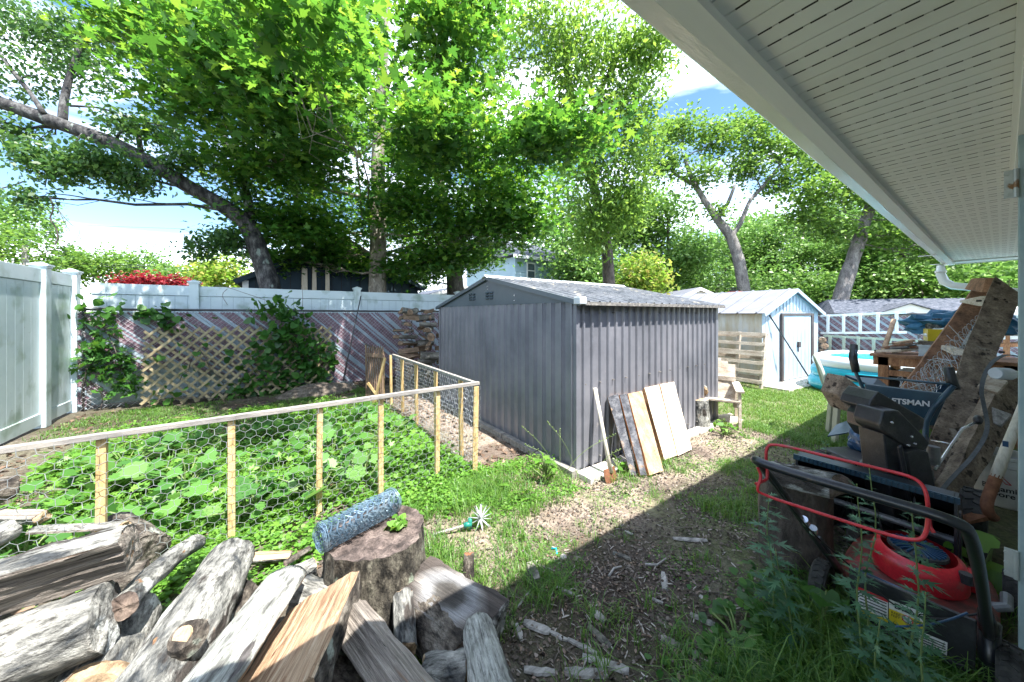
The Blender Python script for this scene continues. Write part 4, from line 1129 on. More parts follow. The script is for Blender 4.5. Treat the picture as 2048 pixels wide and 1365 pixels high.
# 2 maple with the straight trunk
b0 = gr(752, 0, 8.5)
mpl = dict(n=27, spread=.33, size=.102, shape=SH_MAPLE, flat=.25, up=1.3, droop=.5)
tree('maple_tree', 'large maple with a straight pale trunk whose leafy crown fills the sky left of centre', 'tree',
     [[(b0, .25), dd(755, 578, 8.5, .235), dd(757, 440, 8.5, .215), dd(756, 330, 8.4, .19), dd(763, 200, 8.3, .16), dd(766, 90, 8.2, .14), dd(772, -60, 8.2, .11)],
      [dd(758, 230, 8.3, .08), dd(800, 90, 7.8, .05), dd(830, -20, 7.5, .03)],
      [dd(760, 325, 8.4, .06), dd(820, 310, 7.4, .045), dd(900, 300, 6.5, .03), dd(1050, 290, 5.6, .02)],
      [dd(756, 400, 8.4, .05), dd(650, 380, 7.4, .04), dd(560, 340, 6.4, .03)]],
     [B(470, 120, 4.6, .75, .4, 62), B(600, 60, 4.2, .7, .4, 60), B(300, 60, 5.0, .7, .35, 44), B(560, 230, 5.0, .8, .4, 70), B(390, 200, 5.2, .6, .3, 36),
      B(640, 150, 5.6, .6, .5, 50), B(880, 80, 6.2, .8, .6, 70), B(900, 200, 6.6, .8, .5, 50), B(600, 320, 6.4, .65, .5, 60), B(500, 330, 6.6, .7, .5, 54),
      B(560, 440, 7.4, .8, .5, 64), B(640, 460, 7.6, .7, .6, 60), B(757, 430, 9.6, 1.0, .7, 50), B(757, 250, 9.8, 1.2, .9, 60), B(820, 400, 7.4, .9, .7, 84), B(920, 440, 7.6, .8, .6, 64), B(1010, 380, 6.6, .7, .5, 54), B(900, 300, 5.6, .8, .35, 64),
      B(1080, 290, 5.2, .6, .22, 50), B(1150, 270, 5.0, .35, .15, 18), B(880, 240, 5.2, .45, .16, 26), B(830, 240, 4.6, .22, .10, 12), B(600, 90, 3.0, .28, .13, 16), B(560, 30, 2.8, .25, .1, 10),
      B(1000, 460, 7.4, .7, .5, 50), B(1050, 450, 7.2, .4, .3, 20), B(860, 520, 8.2, .7, .5, 50), B(680, 520, 8.6, .9, .35, 46), B(560, 520, 8.0, .45, .3, 26), B(820, 540, 8.6, .7, .3, 36), B(620, 490, 8.2, .7, .35, 34), B(930, 520, 8.6, .8, .4, 40), B(940, 20, 6.6, .8, .5, 50), B(660, 20, 6.0, .7, .5, 50), B(830, 320, 7.6, .4, .5, 26), B(460, 20, 5.5, .9, .4, 50)],
     mpl, M_bark_maple, M_maple, seed=9)
# 3 thin trunk
b0 = gr(600, 0, 8.6)
tree('maple_sapling', 'thin mottled trunk standing just right of the leaning tree before the navy outbuilding', 'tree',
     [[(b0, .075), dd(600, 600, 8.6, .07), dd(591, 540, 8.6, .065), dd(597, 480, 8.6, .06), dd(590, 400, 8.5, .05), dd(600, 280, 8.3, .03)]],
     [B(600, 380, 8.2, .8, .8, 46), B(640, 250, 8, .8, .7, 40)], mpl, M_bark_maple, M_maple, seed=12)
# 4 dark trunk near the shed peak
b0 = gr(908, 0, 11)
tree('shade_tree', 'dark-trunked maple behind the peak of the charcoal shed', 'tree',
     [[(b0, .36), dd(912, 590, 11, .32), dd(905, 500, 11, .28), dd(885, 420, 11, .22), dd(870, 300, 11, .15)]],
     [B(850, 500, 10.5, 1.1, .8, 60), B(950, 480, 10.5, 1.1, .9, 70), B(1020, 420, 10.5, 1, .9, 54), B(900, 330, 11, 1.5, 1.1, 60), B(800, 440, 11, 1.2, .9, 50), B(830, 560, 10.4, .5, .3, 20)],
     mpl, M_bark_brown, M_maple, seed=14)
# 5 drooping tree
b0 = gr(1222, 0, 10)
tree('weeping_tree', 'light green tree with drooping narrow leaves hanging over the middle of the yard', 'tree',
     [[(b0, .22), dd(1216, 500, 10, .18), dd(1190, 380, 9.8, .15), dd(1150, 240, 9.6, .12), dd(1120, 60, 9.4, .09)],
      [dd(1175, 330, 9.8, .1), dd(1195, 200, 9.2, .07), dd(1240, 90, 8.8, .04)]],
     [B(1060, 40, 9, 1.2, .8, 70), B(1170, 60, 8.8, 1.2, .8, 84), B(1270, 110, 8.6, .8, .7, 60), B(1300, 60, 8.2, .6, .5, 36), B(1230, 200, 8.6, .9, .7, 70), B(1130, 170, 9.2, 1.1, .8, 66), B(1280, 260, 8.6, .5, .5, 26), B(1200, 310, 8.8, .8, .7, 60), B(1240, 400, 9, .6, .7, 56), B(1180, 420, 9.2, .5, .6, 34), B(1060, 230, 9.6, .8, .7, 44), B(1180, 470, 9.6, .4, .3, 18), B(1280, 350, 9, .4, .7, 30), B(990, 120, 9.4, .5, .6, 20)],
     dict(n=32, spread=.26, size=.135, shape=SH_NARROW * np.array([1.5, 1]), flat=.8, up=.7, droop=1.8, hang=.25), M_bark_brown, M_droop, seed=21)
# 6 forked oak
b0 = gr(1494, 0, 16)
oak = dict(n=22, spread=.32, size=.17, shape=SH_DIAM, flat=.6, up=.9, droop=.3)
tree('forked_oak', 'tall grey oak forking into two bare limbs behind the pale shed', 'tree',
     [[(b0, .32), dd(1489, 585, 16, .30), dd(1478, 520, 16, .27), dd(1462, 472, 16, .25), dd(1435, 440, 16, .20), dd(1408, 400, 16, .15), dd(1385, 362, 16, .12), dd(1370, 320, 16, .09)],
      [dd(1462, 475, 16, .14), dd(1480, 450, 16, .11), dd(1500, 400, 16, .09), dd(1530, 370, 16, .1), dd(1560, 330, 16, .06)],
      [dd(1432, 440, 16, .12), dd(1455, 410, 15.8, .09), dd(1470, 370, 15.6, .06)],
      [dd(1392, 372, 16, .1), dd(1350, 350, 16, .07), dd(1325, 320, 16, .04)]],
     [B(1360, 260, 16, 1.1, .7, 50), B(1430, 280, 16, 1.0, .8, 60), B(1330, 330, 16, .8, .7, 40), B(1400, 350, 15.5, .8, .5, 30), B(1520, 280, 16, 1.1, .8, 64), B(1580, 310, 16, 1.1, .8, 60), B(1490, 340, 16, .9, .6, 44), B(1560, 370, 16, .8, .5, 34), B(1480, 250, 16.4, 1.0, .6, 36), B(1610, 280, 16.4, .8, .6, 34), B(1300, 290, 16.5, .7, .8, 34), B(1440, 420, 15.8, .5, .3, 12)],
     oak, M_bark_grey, M_oakl, seed=31)
# 7 leaning oak to the right
b0 = gr(1668, 0, 14.5)
tree('leaning_oak', 'stout grey oak trunk leaning to the right beyond the ladders', 'tree',
     [[(b0, .34), dd(1674, 620, 14.5, .32), dd(1692, 560, 14.5, .30), dd(1712, 500, 14.5, .27), dd(1728, 450, 14.5, .23), dd(1745, 400, 14.5, .22), dd(1770, 340, 14.3, .15)],
      [dd(1712, 500, 14.5, .08), dd(1735, 480, 14.3, .06), dd(1728, 440, 14, .04)]],
     [B(1640, 380, 14, 1.1, .7, 60), B(1720, 370, 14, 1.1, .8, 66), B(1800, 400, 14, 1.2, .8, 60), B(1600, 430, 14.4, .9, .6, 40), B(1660, 460, 14.6, 1.0, .6, 40), B(1780, 470, 14, 1.0, .6, 44), B(1860, 450, 14, 1.0, .7, 50), B(1700, 300, 14.5, .9, .6, 36), B(1900, 500, 13.6, .9, .6, 40), B(1640, 330, 14.5, .8, .5, 30)],
     oak, M_bark_grey, M_oakl, seed=37)
# 8 woodland: a few base trees, then copies
wl = dict(n=19, spread=.55, size=.23, shape=SH_DIAM, flat=.6, up=.8, droop=.3)
def woodtree(seed, label, h, r, wide=1.0):
    rr = random.Random(seed)
    tr = [(Vector((0, 0, -.2)), r), (Vector((.1, 0, h * .3)), r * .85), (Vector((rr.uniform(-.4, .4), rr.uniform(-.3, .3), h * .6)), r * .6), (Vector((rr.uniform(-.6, .6), 0, h * .95)), r * .2)]
    bl = []
    for k in range(15):
        z = h * rr.uniform(.22, .98); a_ = rr.uniform(0, 6.28); q = wide * h * .23 * math.sin(math.pi * min(.95, max(.2, z / h * .85))) * rr.uniform(.4, 1.2)
        bl.append(((math.cos(a_) * q, math.sin(a_) * q, z), (h * .14, h * .14, h * .085), 34))
    root, V = tree('woodland_tree', label, 'tree', [tr], bl, wl, M_bark_brown, M_wood_l, 'woodland trees behind the sheds', seed=seed)
    return root
def copytree(root, loc, rz, sc, label):
    c_ = root.copy(); C.objects.link(c_); c_.location = loc; c_.rotation_euler = (0, 0, rz); c_.scale = (sc, sc, sc); c_['label'] = label
    for ch_ in root.children:
        d_ = ch_.copy(); C.objects.link(d_); d_.parent = c_
    return c_
wt = [woodtree(101, 'x', 10, .22), woodtree(102, 'x', 11, .20, 1.15), woodtree(103, 'x', 9, .18, .9)]
spots = [  # px, depth, top row, variant, description
    (1180, 19, 330, 0, 'dark-stemmed woodland tree just right of the blue house'),
    (1250, 22, 395, 1, 'woodland tree behind the yellow-green shrub'),
    (1330, 20, 400, 2, 'woodland tree above the roof of the charcoal shed'),
    (1395, 27, 445, 0, 'woodland tree between the charcoal shed and the forked oak'),
    (1450, 24, 462, 1, 'woodland tree directly behind the forked oak trunk'),
    (1540, 23, 440, 2, 'woodland tree right of the forked oak above the pale shed'),
    (1600, 20, 455, 0, 'woodland tree between the forked and leaning oaks'),
    (1660, 25, 400, 1, 'woodland tree behind the leaning oak trunk'),
    (1730, 20, 420, 2, 'woodland tree just right of the leaning oak'),
    (1790, 22, 430, 0, 'woodland tree above the small front gable'),
    (1818, 17, 400, 1, 'thick-stemmed woodland tree right of the leaning oak crown'),
    (1880, 20, 430, 2, 'woodland tree over the long shingled outbuilding'),
    (1930, 17, 420, 0, 'woodland tree under the downspout'),
    (1990, 19, 450, 1, 'woodland tree behind the top of the tall pallet'),
    (2070, 17, 430, 2, 'rightmost woodland tree beside the open door edge'),
    (1120, 30, 440, 0, 'woodland tree behind the roof of the blue house'),
    (1500, 34, 430, 2, 'farthest woodland tree seen under the forked oak crown'),
    (1700, 34, 430, 0, 'farthest woodland tree between the leaning oak and its neighbours')]
for i, (px, Y, top, vr, lab) in enumerate(spots):
    q = gr(px, 0, Y); q.z = 0
    hgt = H + (HY - top) / F * Y
    hb = (10, 11, 9)[vr]
    sc = hgt / hb
    if i < 3:
        r_ = wt[vr]; r_.location = q; r_.scale = (sc,) * 3; r_['label'] = lab
    else:
        copytree(wt[vr], q, i * 1.7, sc, lab)
# undergrowth belt closing the gaps under the crowns
def bush(name, label, cen, rad_, n, leaf, ml, cat='shrub', group=None, seed=1, stems=6):
    rr = random.Random(seed); rng = np.random.default_rng(seed)
    cen = Vector(cen); root = thing(name, label, cat, (cen.x, cen.y, 0), group)
    d = rng.normal(size=(n, 3)); d /= np.linalg.norm(d, axis=1)[:, None]; d *= (rng.random(n) ** .35)[:, None]
    c_ = d * np.array(rad_) + np.array(cen)
    lump = np.array([noise.noise(Vector(p) * (1.6 / max(rad_))) for p in d * 2.2])
    c_ += d * np.array(rad_) * (lump[:, None] * .35)
    c_ = np.repeat(c_, leaf['n'], 0) + rng.normal(size=(n * leaf['n'], 3)) * leaf['spread']
    V, Fc = leaves(c_, leaf['size'], leaf['shape'], leaf.get('up', 1), leaf.get('droop', .2), rng=rng)
    tm = MB()
    for k in range(stems):
        e_ = cen + Vector((rr.uniform(-.6, .6) * rad_[0], rr.uniform(-.6, .6) * rad_[1], rr.uniform(0, .6) * rad_[2]))
        tm.tube(wander((cen.x + rr.uniform(-.1, .1), cen.y + rr.uniform(-.1, .1), -.05), e_, 5, .2, rr), [.05 * max(rad_), .04 * max(rad_), .03 * max(rad_), .02 * max(rad_), .012 * max(rad_), .004], 5, caps=False)
    obj('stems', tm, M_bark_brown, root, smooth=True); npobj('foliage', V, [Fc], ml, root)
    return root
for k, (px, py, Y, rx, rz, lab) in enumerate([(1235, 565, 17, 2.2, 1.6, 'dark understorey shrub left of the yellow-green shrub'), (1560, 575, 19, 3.2, 1.4, 'understorey shrub right behind the pale shed ridge'), (1400, 560, 21, 3.2, 1.8, 'understorey shrub behind the pale garage roof'),
        (1640, 590, 18, 2.6, 1.3, 'understorey shrub left of the leaning oak base'), (1760, 575, 17.5, 3.2, 1.6, 'understorey shrub behind the front gable of the long outbuilding'), (1900, 570, 16, 3.0, 1.7, 'understorey shrub behind the right end of the long outbuilding'), (2010, 570, 14, 2.2, 1.8, 'understorey shrub behind the tall leaning pallet')]):
    bush('understorey_shrub', lab, D(px, py, Y), (rx, rx * .7, rz * .85), 260, dict(n=10, spread=.36, size=.19, shape=SH_DIAM), M_wood_l, group='understorey shrubs', seed=60 + k)
bush('young_maple', 'bright yellow-green young tree with reddish tips over the shed roof', D(1285, 560, 12), (1.0, .8, .85), 300, dict(n=9, spread=.13, size=.15, shape=SH_OVAL, up=.6, droop=.6), M_yell, 'tree', seed=71)
bush('red_shrub', 'red-leaved shrub topping the back fence left of its first post', D(312, 566, 9.0), (.85, .4, .16), 170, dict(n=10, spread=.08, size=.09, shape=SH_OVAL), M_redl, seed=72)
# far left trees
for k, (px, py, Y, rx, rz, lab, ml) in enumerate([(30, 440, 22, 2.2, 1.6, 'tall pale green tree at the left edge behind the vinyl fence', M_wood_l), (5, 500, 20, 2.4, 1.6, 'lower bushy tree at the far left edge over the tan roof', M_oakl),
        (145, 530, 24, 1.0, 1.2, 'small dark tree right of the utility pole', M_wood_l), (215, 540, 24, 2.0, 1.5, 'rounded tree over the back fence left of the red shrub', M_oakl), (290, 540, 26, 2.0, 1.6, 'rounded tree directly behind the red shrub', M_wood_l),
        (380, 560, 22, 1.8, 1.1, 'bright shrub above the first back fence post', M_oakl), (445, 560, 18, 1.5, 1.2, 'yellow-green shrub left of the navy outbuilding', M_yell)]):
    bush('garden_tree', lab, D(px, py, Y), (rx, rx, rz), 330, dict(n=10, spread=.22, size=.20, shape=SH_DIAM), ml, 'tree', 'far garden trees at the left', seed=80 + k)
# =============== cut logs, stump, firewood ===============
def logmesh(Ln, r, kind, seed, nseg=34, bend=.0, taper=.0, knots=()):
    rr = random.Random(seed); sd = rr.uniform(0, 500)
    pts = []                                  # (y, z, is_bark_edge_to_next)
    if kind == 'round':
        n = 40; pts = [(math.cos(2 * math.pi * i / n), math.sin(2 * math.pi * i / n), 1) for i in range(n)]
    else:
        arc = {'half': 175, 'wedge': 95, 'quarter': 120, 'slab': 150}[kind]
        na = 21; hf = rad(arc) / 2
        for i in range(na):
            q = -hf + 2 * hf * i / (na - 1); pts.append((math.sin(q), math.cos(q), 1 if i < na - 1 else 0))
        if kind == 'half':
            pts = [(y, z, b) for (y, z, b) in pts]
            pts += [(y_, -.05 * (1 - y_ * y_), 0) for y_ in np.linspace(.9, -.9, 17)]
        elif kind == 'slab':
            pts = [(y, z * .62, b) for (y, z, b) in pts] + [(y_, -.07 * (1 - y_ * y_), 0) for y_ in np.linspace(.85, -.85, 13)]
        else:
            a0, a1 = pts[-1], pts[0]
            pts += [(a0[0] * q_, a0[1] * q_, 0) for q_ in np.linspace(.9, .1, 9)] + [(0, -.02, 0)] + [(a1[0] * q_, a1[1] * q_, 0) for q_ in np.linspace(.1, .9, 9)]
    n = len(pts); mb = MB()
    zc = sum(p[1] for p in pts) / n
    for s in range(nseg + 1):
        t = s / nseg; x = (t - .5) * Ln
        rs = r * (1 + taper * (t - .5)) * (1 + .06 * noise.noise(Vector((t * 3, sd, 0))))
        by = bend * Ln * math.sin(math.pi * t); bz = bend * .5 * Ln * noise.noise(Vector((t * 2, sd, 4)))
        for j, (y, z, b) in enumerate(pts):
            k = rs
            fine = .07 if b else .045
            d = noise.noise(Vector((t * Ln * 9, y * 1.6 + sd, z * 1.6))) * fine * 1.2 + noise.noise(Vector((t * Ln * 30, y * 5 + sd, z * 5))) * fine * .6
            if b: d += .05 * (.5 - abs(noise.noise(Vector((t * Ln * 5 + sd, y * 7, z * 7))))) + .035 * noise.noise(Vector((t * Ln * 60, y * 9, z * 9 + sd)))
            if not b and kind != 'round': d += .10 * noise.noise(Vector((t * 1.3, j * .9, sd))) + .05 * noise.noise(Vector((t * 5, j * 2.3, sd)))
            kx = 1 + d
            xx = x + (0 if 0 < s < nseg else .012 * noise.noise(Vector((y * 2, z * 2, sd + s))))
            for (kt, ka, kr, kh) in knots:
                dj = math.atan2(y, z) - ka
                g = math.exp(-((t - kt) * Ln / kr) ** 2 - (dj * r / kr) ** 2); kx += kh * g
            mb.v.append(Vector((xx, by + y * k * kx, bz + (z - (zc if kind != 'round' else 0)) * k * kx)))
    for s in range(nseg):
        for j in range(n):
            j2 = (j + 1) % n
            mb.f.append((s * n + j, s * n + j2, (s + 1) * n + j2, (s + 1) * n + j)); mb.m.append(0 if pts[j][2] else 1)
    c0 = sum((mb.v[j] for j in range(n)), Vector()) / n; c1 = sum((mb.v[nseg * n + j] for j in range(n)), Vector()) / n
    for (s0, cc_, sg) in ((0, c0, 1), (nseg * n, c1, -1)):
        prev_ = s0
        for q_ in (.94, .7, .45, .2):
            b0 = len(mb.v)
            for j in range(n):
                e0 = mb.v[s0 + j]; P0 = cc_.lerp(e0, q_); P0.x += sg * (.010 * noise.noise(P0 * 22 + Vector((sd, 0, 0))) - (.004 if q_ < .9 else 0)); mb.v.append(P0)
            for j in range(n):
                j2 = (j + 1) % n; mb.f.append((prev_ + j2, prev_ + j, b0 + j, b0 + j2) if sg > 0 else (prev_ + j, prev_ + j2, b0 + j2, b0 + j)); mb.m.append(2)
            prev_ = b0
        mb.f.append(tuple(prev_ + j for j in (range(n) if sg < 0 else reversed(range(n))))); mb.m.append(2)
    return mb
def rawmesh(name, mb, mats, smooth_bark=True):
    me = bpy.data.meshes.new(name); me.from_pydata(mb.v, [], mb.f)
    for m in mats: me.materials.append(m)
    me.polygons.foreach_set('material_index', mb.m)
    if smooth_bark: me.polygons.foreach_set('use_smooth', [m == 0 for m in mb.m])
    me.update(); return me
def log(label, A, B_, r, kind='round', mats=None, roll=0, seed=1, name='log', cat='log', group='split logs in the foreground heap', **kw):
    A, B_ = Vector(A), Vector(B_); Ln = (B_ - A).length
    mb = logmesh(Ln, r, kind, seed, **kw)
    me = rawmesh(name, mb, mats or [M_bark_log, M_cut_g, M_end])
    o = bpy.data.objects.new(name, me); C.objects.link(o)
    o.location = (A + B_) / 2
    q = (B_ - A).to_track_quat('X', 'Z')
    o.rotation_mode = 'QUATERNION'
    from mathutils import Quaternion
    o.rotation_quaternion = q @ Quaternion((1, 0, 0), rad(roll))
    return put(o, label, cat, group)
def g(px, py, z): return G(px, py, z)
BG, BB, BP = [M_bark_log, M_cut_g, M_end], [M_bark_log2, M_cut_o, M_end_d], [M_bark_pale, M_bark_pale, M_cut_o]
log('largest grey split log at the left, topmost of the heap', g(262, 1095, .54), g(-150, 1215, .52), .17, 'quarter', [M_bark_log, M_cut_g, M_cut_g], 38, 11, bend=.01)
log('thick lichen-spotted log at the lower left with a rusty broken end', g(215, 1232, .36), g(-120, 1370, .30), .115, 'round', [M_bark_log, M_cut_o, M_bark_log], 40, 12, taper=.1)
log('slim grey branch log lying between the big left logs', g(248, 1212, .36), g(392, 1085, .20), .042, 'round', [M_bark_log, M_cut_g, M_end_d], 0, 13, bend=.04)
log('long grey log with a large sawn knot, beside the slim branch log', g(462, 1118, .22), g(170, 1640, .26), .115, 'round', [M_bark_log, M_cut_g, M_end], 0, 14, taper=.25, nseg=26)
k_ = g(378, 1262, .40)
kn = MB(); kn.tube([k_ + Vector((0, 0, -.03)), k_ + Vector((-.012, -.018, .004))], [.055, .040], 18)
kn2 = MB(); kn2.tube([k_ + Vector((-.010, -.015, -.0)), k_ + Vector((-.015, -.022, .006))], .027, 16)
LOGK = [o for o in C.objects if o.get('label', '').startswith('long grey log with')][0]
def child_mesh(parent, name, mb, mats, bevel=0):
    """mesh given in world coordinates attached to a rotated parent"""
    me = bpy.data.meshes.new(name)
    Mi = (Matrix.Translation(parent.location) @ parent.rotation_quaternion.to_matrix().to_4x4()).inverted() if parent.rotation_mode == 'QUATERNION' else (Matrix.Translation(parent.location) @ parent.rotation_euler.to_matrix().to_4x4()).inverted()
    me.from_pydata([Mi @ v for v in mb.v], [], mb.f)
    for m in (mats if isinstance(mats, (list, tuple)) else [mats]): me.materials.append(m)
    me.polygons.foreach_set('material_index', mb.m); me.update()
    o = bpy.data.objects.new(name, me); C.objects.link(o); o.parent = parent
    return o
child_mesh(LOGK, 'knot_collar', kn, M_bark_log2); child_mesh(LOGK, 'knot_face', kn2, M_end)
log('pale lichen-covered half log slanting down the middle of the heap', g(572, 1150, .30), g(375, 1420, .40), .088, 'slab', [M_bark_pale, M_cut_o, M_end], 5, 15, nseg=20)
log('broad orange freshly split log in the lower middle of the heap', g(655, 1205, .20), g(520, 1470, .30), .16, 'half', [M_bark_log2, M_cut_o, M_cut_o], 205, 16, nseg=20)
log('pale twisted split log with a reddish crack, right of the orange one', g(695, 1222, .22), g(850, 1430, .30), .098, 'wedge', [M_bark_pale, M_cut_g, M_cut_g], 185, 17, nseg=20)
log('grey-green bark lump behind the orange split log', g(600, 1185, .17), g(725, 1225, .10), .085, 'half', BG, 10, 18)
log('short thin round log standing between the stump and the grey split log', g(806, 1192, .18), g(812, 1300, .12), .043, 'round', BG, 0, 19)
log('large log split open to a grey hollow face at the right of the heap', g(828, 1158, .15), g(985, 1262, .15), .115, 'half', [M_bark_log, M_hollow, M_bark_log], 188, 20, nseg=20)
log('dark scaly log under the grey hollow-faced split log', g(820, 1180, .08), g(930, 1330, .08), .10, 'round', [M_bark_log2, M_cut_g, M_end_d], 30, 21)
log('pale log with orange lichen at the right front of the heap', g(955, 1258, .17), g(1000, 1430, .22), .068, 'round', [M_bark_pale, M_cut_g, M_bark_log], 0, 22, taper=.3)
log('short log with a clean yellow sawn end at the bottom edge', g(938, 1340, .12), g(850, 1352, .10), .062, 'round', [M_bark_log, M_cut_o, M_end], 0, 23)
log('small split piece leaning on the lower pale log at the bottom edge', g(800, 1330, .13), g(880, 1395, .10), .06, 'wedge', BG, 70, 24)
log('knobbly grey lump beside the thin round log', g(835, 1265, .06), g(880, 1310, .05), .055, 'round', BG, 0, 25)
log('black rotten chunk behind the largest grey split log', g(225, 1065, .16), g(290, 1110, .12), .11, 'round', [M_bark_log2, M_bark_log2, M_bark_log2], 0, 26)
log('weathered flat offcut lying against the fence side of the largest log', g(250, 1050, .30), g(70, 1060, .34), .05, 'slab', BG, 20, 27)
log('pale squared log at the far left behind the largest split log', g(85, 1035, .30), g(-60, 1035, .34), .075, 'quarter', BG, 200, 28)
log('dark mossy log end at the left edge above the pale squared log', g(30, 975, .46), g(-120, 1000, .50), .06, 'round', [M_bark_log2, M_cut_g, M_end_d], 0, 29)
log('small ring-barked branch at the left edge', g(20, 1060, .46), g(-80, 1110, .46), .045, 'round', BG, 0, 30)
log('dark bark log wedged under the slim branch log', g(290, 1150, .12), g(195, 1170, .14), .07, 'round', [M_bark_log2, M_cut_g, M_end_d], 0, 31)
log('bluish-grey log in the gap below the lichen-spotted log', g(250, 1240, .14), g(180, 1400, .14), .11, 'round', BG, 0, 32)
log('shaded log at the bottom left corner under the heap', g(150, 1330, .12), g(-60, 1420, .12), .12, 'round', BB, 0, 33)
log('small grey log with a round sawn end touching the stump', g(628, 1135, .13), g(570, 1165, .13), .048, 'round', [M_bark_log, M_cut_g, M_end], 0, 34)
log('short tan split wedge behind the pale half log', g(505, 1120, .09), g(580, 1115, .05), .055, 'wedge', [M_bark_log, M_cut_o, M_cut_g], 150, 35)
log('thin reddish splinter of wood reaching back to the wire fence', g(570, 1128, .10), g(620, 1096, .06), .022, 'wedge', BB, 30, 36)
log('brown log under the orange split face at the bottom edge', g(640, 1330, .10), g(770, 1400, .10), .10, 'round', BB, 0, 37)
log('brown log filling the heap below the pale half log', g(470, 1200, .08), g(400, 1330, .08), .10, 'round', BB, 0, 38)
log('upright grey splinter between the stump and the hollow-faced log', g(780, 1225, .02), g(783, 1168, .13), .017, 'wedge', BG, 0, 39)
log('rotten reddish stake standing in the ground right of the heap', g(937, 1195, .0), g(938, 1108, .16), .028, 'round', [M_bark_log2, M_bark_log2, M_rust], 0, 40, group='loose stakes')
log('crumbling brown bark piece on the ground right of the rotten stake', g(955, 1180, .03), g(1000, 1215, .03), .035, 'slab', BB, 0, 41, group='loose stakes')
# chopping stump
st = g(752, 1058, .35)
stump = thing('tree_stump', 'wide chopping stump with deeply furrowed bark behind the heap, wire roll on top', 'stump', (st.x, st.y, 0))
def stumpmesh(c, r0, h, seed, flare=.25, tilt=(0, 0)):
    mb = MB(); n, m = 56, 16
    for s in range(m + 1):
        t = s / m
        for j in range(n):
            q = 2 * math.pi * j / n
            rr_ = r0 * (1 + flare * (1 - t) ** 2.2) * (1 + .09 * noise.noise(Vector((math.cos(q) * 1.3, math.sin(q) * 1.3, seed))) + .085 * noise.noise(Vector((math.cos(q) * 7, math.sin(q) * 7, t * 1.6 + seed))) + .02 * noise.noise(Vector((math.cos(q) * 16, math.sin(q) * 16, t * 7))))
            mb.v.append(Vector((c.x + math.cos(q) * rr_, c.y + math.sin(q) * rr_, -.03 + (h + .03) * t + (.012 * noise.noise(Vector((q * 2, 0, seed))) + tilt[0] * math.cos(q) + tilt[1] * math.sin(q)) * (t > .9))))
    for s in range(m):
        for j in range(n):
            j2 = (j + 1) % n; mb.f.append((s * n + j, s * n + j2, (s + 1) * n + j2, (s + 1) * n + j)); mb.m.append(0)
    top = MB()
    rings = 7; b = m * n
    for k in range(rings + 1):
        t = 1 - k / rings
        for j in range(n):
            p = mb.v[b + j]; q = Vector((c.x, c.y, h))
            v = q.lerp(p, max(t, .001)); v.z += .026 * noise.noise(Vector((v.x * 22, v.y * 22, seed))) * (t < .98) - .012 * (1 - abs(t - .5)) * (t < .9)
            top.v.append(v)
    for k in range(rings):
        for j in range(n):
            j2 = (j + 1) % n; top.f.append((k * n + j, k * n + j2, (k + 1) * n + j2, (k + 1) * n + j)); top.m.append(0)
    return mb, top
a_, t_ = stumpmesh(st, .235, .35, 3)
obj('bark', a_, M_stumpbark, stump, smooth=True); obj('sawn_top', t_, M_stumptop, stump, smooth=True)
# small plant growing in the top of the stump
def leafplant(name, label, cat, base, pts, size, shape, ml, group=None, seed=1, stem=True, up=1.0):
    base = Vector(base); root = thing(name, label, cat, base, group)
    rg = np.random.default_rng(seed); rr = random.Random(seed)
    P_ = np.array([list(base + Vector(p)) for p in pts])
    V, Fc = leaves(P_, size, shape, up, .1, rng=rg, fold=.12)
    npobj('leaves', V, [Fc], ml, root)
    tm = MB()
    for p in pts:
        q = base + Vector(p); tm.tube([base + Vector((rr.uniform(-.01, .01), rr.uniform(-.01, .01), -.02)), base.lerp(q, .5) + Vector((0, 0, .12 * (q - base).length)), q], [.0035, .003, .002], 4, caps=False)
    obj('stems', tm, M_stem, root)
    return root
s_ = g(800, 1054, .345)
leafplant('seedling', 'small bright seedling growing in the top of the chopping stump', 'plant', s_, [(rnd.gauss(0, .025), rnd.gauss(0, .025), .01 + rnd.random() * .03) for _ in range(26)], .035, SH_HEART, M_clover, seed=3)
# roll of chicken wire
a, b_ = g(640, 1076, .415), g(788, 1000, .415)
ax = (b_ - a).normalized(); sd_ = Vector((0, 0, 1)).cross(ax).normalized(); upv = ax.cross(sd_)
wr = thing('wire_roll', 'blue-grey roll of chicken wire lying across the chopping stump', 'wire roll', (a + b_) / 2)
mb = MB(); Lr = (b_ - a).length; nw = 9; rr = random.Random(5)
def sp(th, x): 
    r_ = .024 + .0050 * th / (2 * math.pi) + .002 * noise.noise(Vector((th * 2, x * 20, 0)))
    return a + ax * x + sd_ * (r_ * math.cos(th)) + upv * (r_ * math.sin(th))
pitch = .045
for k in range(nw * 9):                      # hexagonal strands following the spiral
    th0 = k * 2 * math.pi / 9
    x = 0; z = 0
    pts = []
    n_ = int(Lr / pitch)
    for i in range(n_ + 1):
        pts.append(sp(th0 + (.20 if (i + k) % 2 else -.20), min(Lr, i * pitch + rr.uniform(-.004, .004))))
        pts.append(sp(th0 + (.20 if (i + k) % 2 else -.20), min(Lr, i * pitch + pitch * .4)))
    mb.tube(pts, .00115, 3, caps=False)
for x in (0, .012, Lr - .01, Lr):
    mb.tube([sp(th, x + rr.uniform(-.003, .003)) for th in np.linspace(0, nw * 2 * math.pi, nw * 18)], .0014, 3, caps=False)
for x in np.linspace(.03, Lr - .03, 12):
    mb.tube([sp(th, x + .01 * math.sin(th * 4)) for th in np.linspace((nw - 4) * 2 * math.pi, nw * 2 * math.pi, 90)], .0014, 3, caps=False)
obj('rolled_mesh', mb, M_copper, wr)
